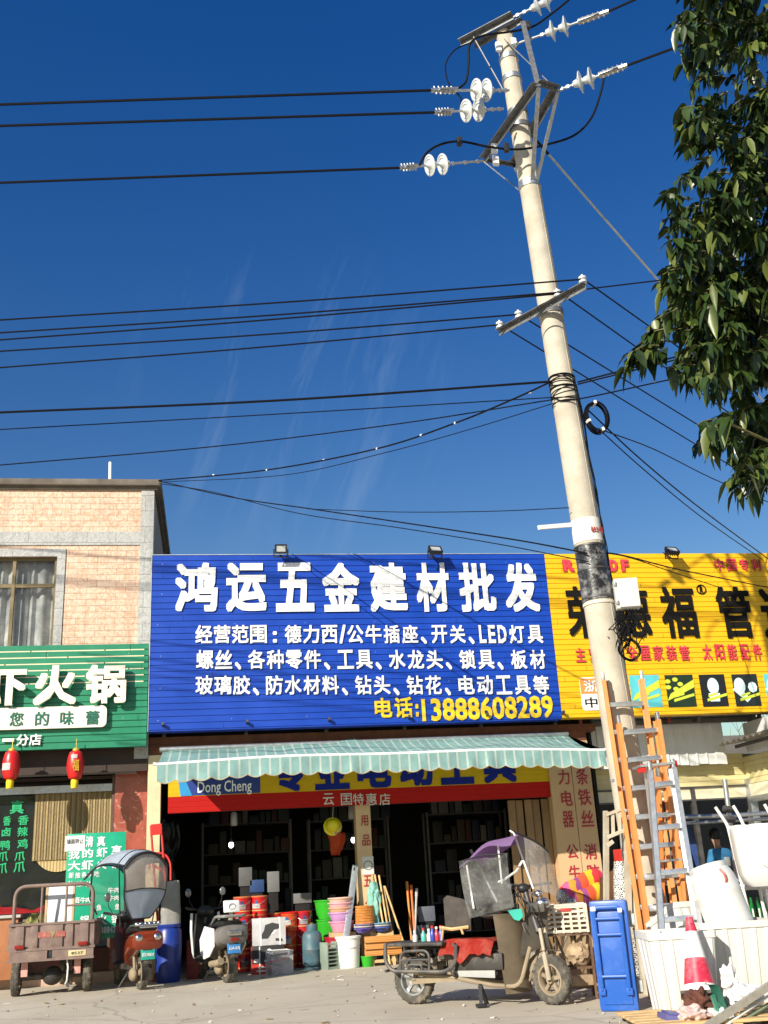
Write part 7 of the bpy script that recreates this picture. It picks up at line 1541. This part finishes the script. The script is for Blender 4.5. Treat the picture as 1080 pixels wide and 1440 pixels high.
for i, (px, py, r, lab) in enumerate(((1026, 1380, (.07, .05, .12), 'crumpled white bag hanging on the front of the right tub'), (1050, 1402, (.14, .09, .085), 'crumpled white bag with dark print on the scrap heap'), (975, 1425, (.12, .10, .06), 'flattened pinkish wrapping at the foot of the cone'), (1012, 1428, (.10, .10, .07), 'small crumpled white wrapper beside the green scrap'))):
    q = at(px, py, 8.6 + .06 * (i == 0) * 5); b = MB(); b.blob(q, r, 4, .55, 20 + i, 2.4); tag(b.build('crumpled_bag', mat('bag_%s' % 'abcd'[i], ((.72, .70, .68), (.74, .73, .71), (.60, .42, .38), (.66, .64, .60))[i], .5, var=.25, scale=16, dirt=((.15, .14, .13), .6, 18) if i == 1 else None)), lab, 'bag')
strips = [((1000, 1440), (1082, 1386), .055, (.40, .37, .31), 'wide grey metal strip lying topmost on the scrap heap'), ((1018, 1444), (1084, 1398), .022, (.66, .66, .60), 'narrow white strip just below the grey one'), ((1030, 1446), (1086, 1412), .03, (.20, .24, .15), 'greenish strip in the middle of the strip bundle'), ((1012, 1450), (1086, 1406), .02, (.55, .30, .15), 'thin tan hose among the strips'), ((1045, 1448), (1088, 1424), .04, (.34, .33, .32), 'grey tube lowest in the corner of the picture'), ((1022, 1450), (1086, 1418), .016, (.42, .44, .20), 'thin olive rod among the strips')]
for i, (a_, c_, r, cc_, lab) in enumerate(strips):
    A = at(*a_, 8.35 + .03 * i); C = at(*c_, 8.5 + .05 * i); b = MB(); E_ = C + (C - A) * 1.2; S_ = A - (C - A) * .25
    if r > .05: b.bar(S_, E_, .03, r)
    else:
        mid = (S_ + E_) / 2 + Vector((0, 0, .015 * ((i % 3) - 1))); b.tube([S_, (S_ + mid) / 2, mid, (mid + E_) / 2, E_], r / 2, 8)
    tag(b.build('scrap_strip', mat('strip_%s' % 'abcdef'[i], cc_, .5, .3 if i in (0, 4) else 0, var=.15, scale=14)), lab, 'strip', 'strips on the scrap heap')
sh = thing('scrap_pallet', 'low wooden pallet under the scrap heap at the bottom right corner', 'pallet', (at(1040, 1440, 8.5).x, 8.85, 0), -8)
b = MB()
zt_ = max(.08, at(1000, 1436, 8.6).z - .06)
for k in range(6): b.box((0, -.4 + k * .16, zt_ - .012), (1.5, .12, .022), None, .003)
b.build('deck_board', m_wood, sh)
b = MB()
for x in (-.6, 0, .6): b.box((x, 0, (zt_ - .024) / 2), (.09, .9, zt_ - .026), None, .003)
b.build('bearer', m_wood, sh)
b = MB(); rh = random.Random(9)
for k in range(60): b.m(k % 4).box((rh.uniform(-.65, .65), rh.uniform(-.4, .35), zt_ + .02 + abs(rh.gauss(0, .05))), (rh.uniform(.03, .14), rh.uniform(.02, .1), rh.uniform(.01, .05)), Matrix.Rotation(rh.uniform(0, 3), 3, (rh.random(), rh.random(), 1)), .003)
tag(b.build('scrap_litter', [m_card, m_whitepl, m_dustplast, mat('pink_scrap', (.5, .3, .28), .7)]), 'small mixed scrap heaped on the wooden pallet', 'scrap', kind='stuff')
# ---- scaffold pipes, hand truck handles, white tank
SCY = 11.6
sp_ = thing('scaffold_frame', 'grey scaffold pipes clamped in a cross behind the white drum', 'scaffold', (at(1030, 1300, SCY).x, SCY, 0))
va, vb = at(1019, 1096, SCY), at(1040, 1262, SCY); vb2 = va + (vb - va) * (va.z / (va.z - vb.z))
b = MB(); b.tube([va, vb2], .028, 12); b.build('upright', m_galv, sp_, w=True)
b = MB(); b.tube([at(930, 1150, SCY + .1), at(1030, 1147, SCY + .06), at(1130, 1140, SCY)], .026, 10); b.tube([at(930, 1160, SCY + .3), at(1030, 1154, SCY + .2), at(1130, 1149, SCY + .1)], .020, 10); b.tube([at(1025, 1245, SCY), at(1130, 1236, SCY)], .026, 10); b.tube([at(1125, 1140, SCY), at(1125, 1140, SCY) - Vector((0, 0, at(1125, 1140, SCY).z))], .028, 10); b.tube([at(933, 1150, SCY + .1), Vector((at(933, 1150, SCY + .1).x, SCY + .1, 0))], .026, 10); b.build('rail', m_galv, sp_, w=True)
b = MB()
for px, py in ((1023, 1138), (1027, 1152), (1038, 1244)): b.box(at(px, py, SCY - .03), (.10, .09, .07), Matrix.Rotation(.3, 3, 'Y'), .02); b.tube([at(px, py, SCY - .1) - Vector((.05, 0, 0)), at(px, py, SCY - .1) + Vector((.07, 0, 0))], .012, 6)
b.build('coupler', m_steel, sp_, w=True)
TY = 10.6
st_ = thing('sack_barrow', 'white tubular barrow with bent handles holding the white tank', 'barrow', (at(1060, 1300, TY).x, TY, 0))
b = MB()
for pts in (((1006, 1135), (1014, 1147), (1023, 1160), (1042, 1238)), ((1031, 1133), (1040, 1148), (1051, 1172), (1068, 1250)), ((1075, 1131), (1083, 1145), (1094, 1170), (1112, 1250))):
    P = [at(*q, TY + .05) for q in pts]; L3 = P[-1] + (P[-1] - P[-2]) * ((P[-1].z - .12) / (P[-2].z - P[-1].z)); b.tube(rounded(P[:3] + [L3], .08), .017, 8)
b.tube([at(1040, 1238, TY + .05), at(1112, 1250, TY + .05)], .016, 8); b.tube([at(1036, 1248, TY + .2), at(1115, 1245, TY + .2)], .03, 8); b.build('frame', m_whitepl, st_, w=True)
wheel(st_, (at(1075, 1300, TY).x + .1, TY + .1, .13), (1, 0, 0), .13, .06, local=False)
tk = thing('white_tank', 'white rounded plastic tank at the right picture edge, on the barrow', 'tank', at(1075, 1246, TY - .15), -14)
tw = .50; zt2 = at(1060, 1163, TY - .15).z - at(1075, 1246, TY - .15).z
b = MB(); secs = [(0, .60, .6), (.05, .80, .75), (.12, .90, .85), (zt2 * .5, .96, .95), (zt2 - .05, 1.0, 1), (zt2 - .02, 1.0, 1), (zt2, .97, .97)]
rg = []
for z, kx, ky in secs: rg.append([b.bm.verts.new((tw / 2 * kx * math.copysign(abs(math.cos(2 * math.pi * k / 32)) ** .5, math.cos(2 * math.pi * k / 32)), .17 * ky * math.copysign(abs(math.sin(2 * math.pi * k / 32)) ** .5, math.sin(2 * math.pi * k / 32)), z)) for k in range(32)])
for A, B in zip(rg, rg[1:]):
    for k in range(32): b.face((A[k], A[(k + 1) % 32], B[(k + 1) % 32], B[k]))
b.face(rg[0]); b.face(rg[-1]); b.build('body', MATS['white_drum_plastic'], tk)
b = MB(); b.box((-.16, 0, zt2 + .012), (.12, .2, .03), None, .01); b.box((.06, 0, zt2 + .012), (.24, .22, .035), None, .01); b.build('lid', m_whitepl, tk)
b = MB(); b.box((.10, -.165, .22), (.2, .03, .16), Matrix.Rotation(.6, 3, 'Y'), .01); b.build('label_patch', m_letterwhite, tk)
for i in range(3):
    q = at(1060 + 9 * i, 1292, 10.9); t = thing('green_bottle', ['green bottle with a white stripe, leftmost of three under the tank', 'green bottle with a white stripe, middle of three under the tank', 'green bottle with a white stripe, rightmost of three under the tank'][i], 'bottle', (q.x, 10.9, .55), 0, 'green bottles under the white tank')
    b = MB(); b.lathe([(.028, 0), (.032, .01), (.032, .22), (.014, .28), (.014, .33)], None, 14); b.build('glass', mat('green_bottle_glass', (.01, .16, .03), .1), t); b = MB(); b.box((-.012, -.033, .12), (.016, .004, .2)); b.build('white_stripe', m_white, t)
q = at(1070, 1292, 10.9); t = thing('bottle_shelf', 'low dark shelf under the white tank, carrying green bottles', 'shelf', (q.x + .05, 10.95, 0)); box_part('board', t, (.55, .3, .03), (0, 0, .533), m_steel)
b = MB()
for x in (-.25, .25):
    for y in (-.13, .13): b.bar((x, y, 0), (x, y, .518), .03)
b.build('leg', m_steel, t)
# ---- worker in the shed
wp = at(1008, 1215, 18.95 - 2.1)
def skin(name, verts, edges, radii, mm, parent, sub=2):
    me = bpy.data.meshes.new(name); me.from_pydata(verts, edges, []); o = bpy.data.objects.new(name, me); COL.objects.link(o)
    md = o.modifiers.new('skin', 'SKIN'); 
    for i, r in enumerate(radii): v = me.skin_vertices[0].data[i]; v.radius = (r if isinstance(r, tuple) else (r, r)); v.use_root = (i == 0)
    md.use_smooth_shade = True; sm = o.modifiers.new('smooth', 'SUBSURF'); sm.levels = sm.render_levels = sub
    me.materials.append(mm); o.parent = parent; return o
wy = 19.5; hp = at(1014, 1176, wy); zs = hp.z - .0
wk = thing('person', 'person in a blue shirt sitting with their back turned inside the shed', 'person', (hp.x - .06, wy, 0), 20)
zh = hp.z; zsh = zh - .26; zp = zsh - .50
m_skin = mat('skin', (.42, .24, .16), .55, var=.05)
V_ = [(0, 0, zp), (0, -.01, zp + .22), (0, .03, zsh - .05), (0, .05, zsh + .06), (.0, .09, zh), (0, .10, zh + .09),
      (.19, .03, zsh - .04), (.25, .10, zsh - .30), (.14, .34, zsh - .38), (.09, .42, zsh - .39), (-.19, .03, zsh - .04), (-.25, .10, zsh - .30), (-.14, .34, zsh - .38), (-.09, .42, zsh - .39),
      (.11, .05, zp - .03), (.15, .45, zp + .02), (.14, .42, .10), (.14, .55, .05), (-.11, .05, zp - .03), (-.15, .45, zp + .02), (-.14, .42, .10), (-.14, .55, .05)]
E_ = [(0, 1), (1, 2), (2, 3), (3, 4), (4, 5), (2, 6), (6, 7), (7, 8), (8, 9), (2, 10), (10, 11), (11, 12), (12, 13), (0, 14), (14, 15), (15, 16), (16, 17), (0, 18), (18, 19), (19, 20), (20, 21)]
R__ = [(.15, .11), (.14, .10), (.15, .09), (.055, .055), (.085, .10), (.07, .085), .06, .046, .035, .03, .06, .046, .035, .03, .09, .065, .045, .04, .09, .065, .045, .04]
skin('body', V_, E_, R__, m_skin, wk)
k_ = 1.12
skin('blue_shirt', [V_[i] for i in (0, 1, 2, 6, 7, 10, 11)] + [(0, .045, zsh + .035)], [(0, 1), (1, 2), (2, 3), (3, 4), (2, 5), (5, 6), (2, 7)], [(.175, .13), (.17, .125), (.19, .125), .095, .066, .095, .066, (.085, .085)], mat('blue_shirt_cloth', (.03, .17, .36), .85, var=.1, scale=6), wk)
skin('dark_trousers', [(0, 0, zp - .02)] + [V_[i] for i in (14, 15, 16, 18, 19, 20)], [(0, 1), (1, 2), (2, 3), (0, 4), (4, 5), (5, 6)], [(.17, .125), .11, .08, .06, .11, .08, .06], mat('dark_trouser_cloth', (.03, .03, .04), .9), wk)
b = MB(); b.blob((0, .07, zh + .045), (.105, .115, .125), 4, .06, 3, 8); b.build('hair', mat('black_hair', (.012, .010, .009), .6), wk)
b = MB(); b.grid(lambda u, v: (.02 + .15 * (u - .5), -.125 + .02 * abs(u - .5), zsh - .28 + .16 * v), 4, 4, thick=.002); b.build('shirt_print', m_white, wk)
sb = thing('work_stool', 'low dark stool under the person in the shed', 'stool', (hp.x - .06, wy - .02, 0), 20)
b = MB(); b.box((0, .02, zp - .16), (.38, .36, .05), None, .01); b.build('seat', m_steel, sb)
b = MB()
for x in (-.15, .15):
    for y in (-.13, .15): b.bar((x, y, 0), (x * .9, y * .9, zp - .19), .035)
b.build('leg', m_steel, sb)
q = at(985, 1205, 19.3); t = thing('blue_board', 'tall dark blue board leaning inside the shed', 'board', (q.x + .1, 19.3, 0), 0)
b = MB(); b.bar((.12, 0, 0), (-.08, .5, at(980, 1158, 19.8).z), .14, .02, (0, 1, 0)); b.build('panel', mat('dark_blue_board', (.02, .05, .18), .5), t)
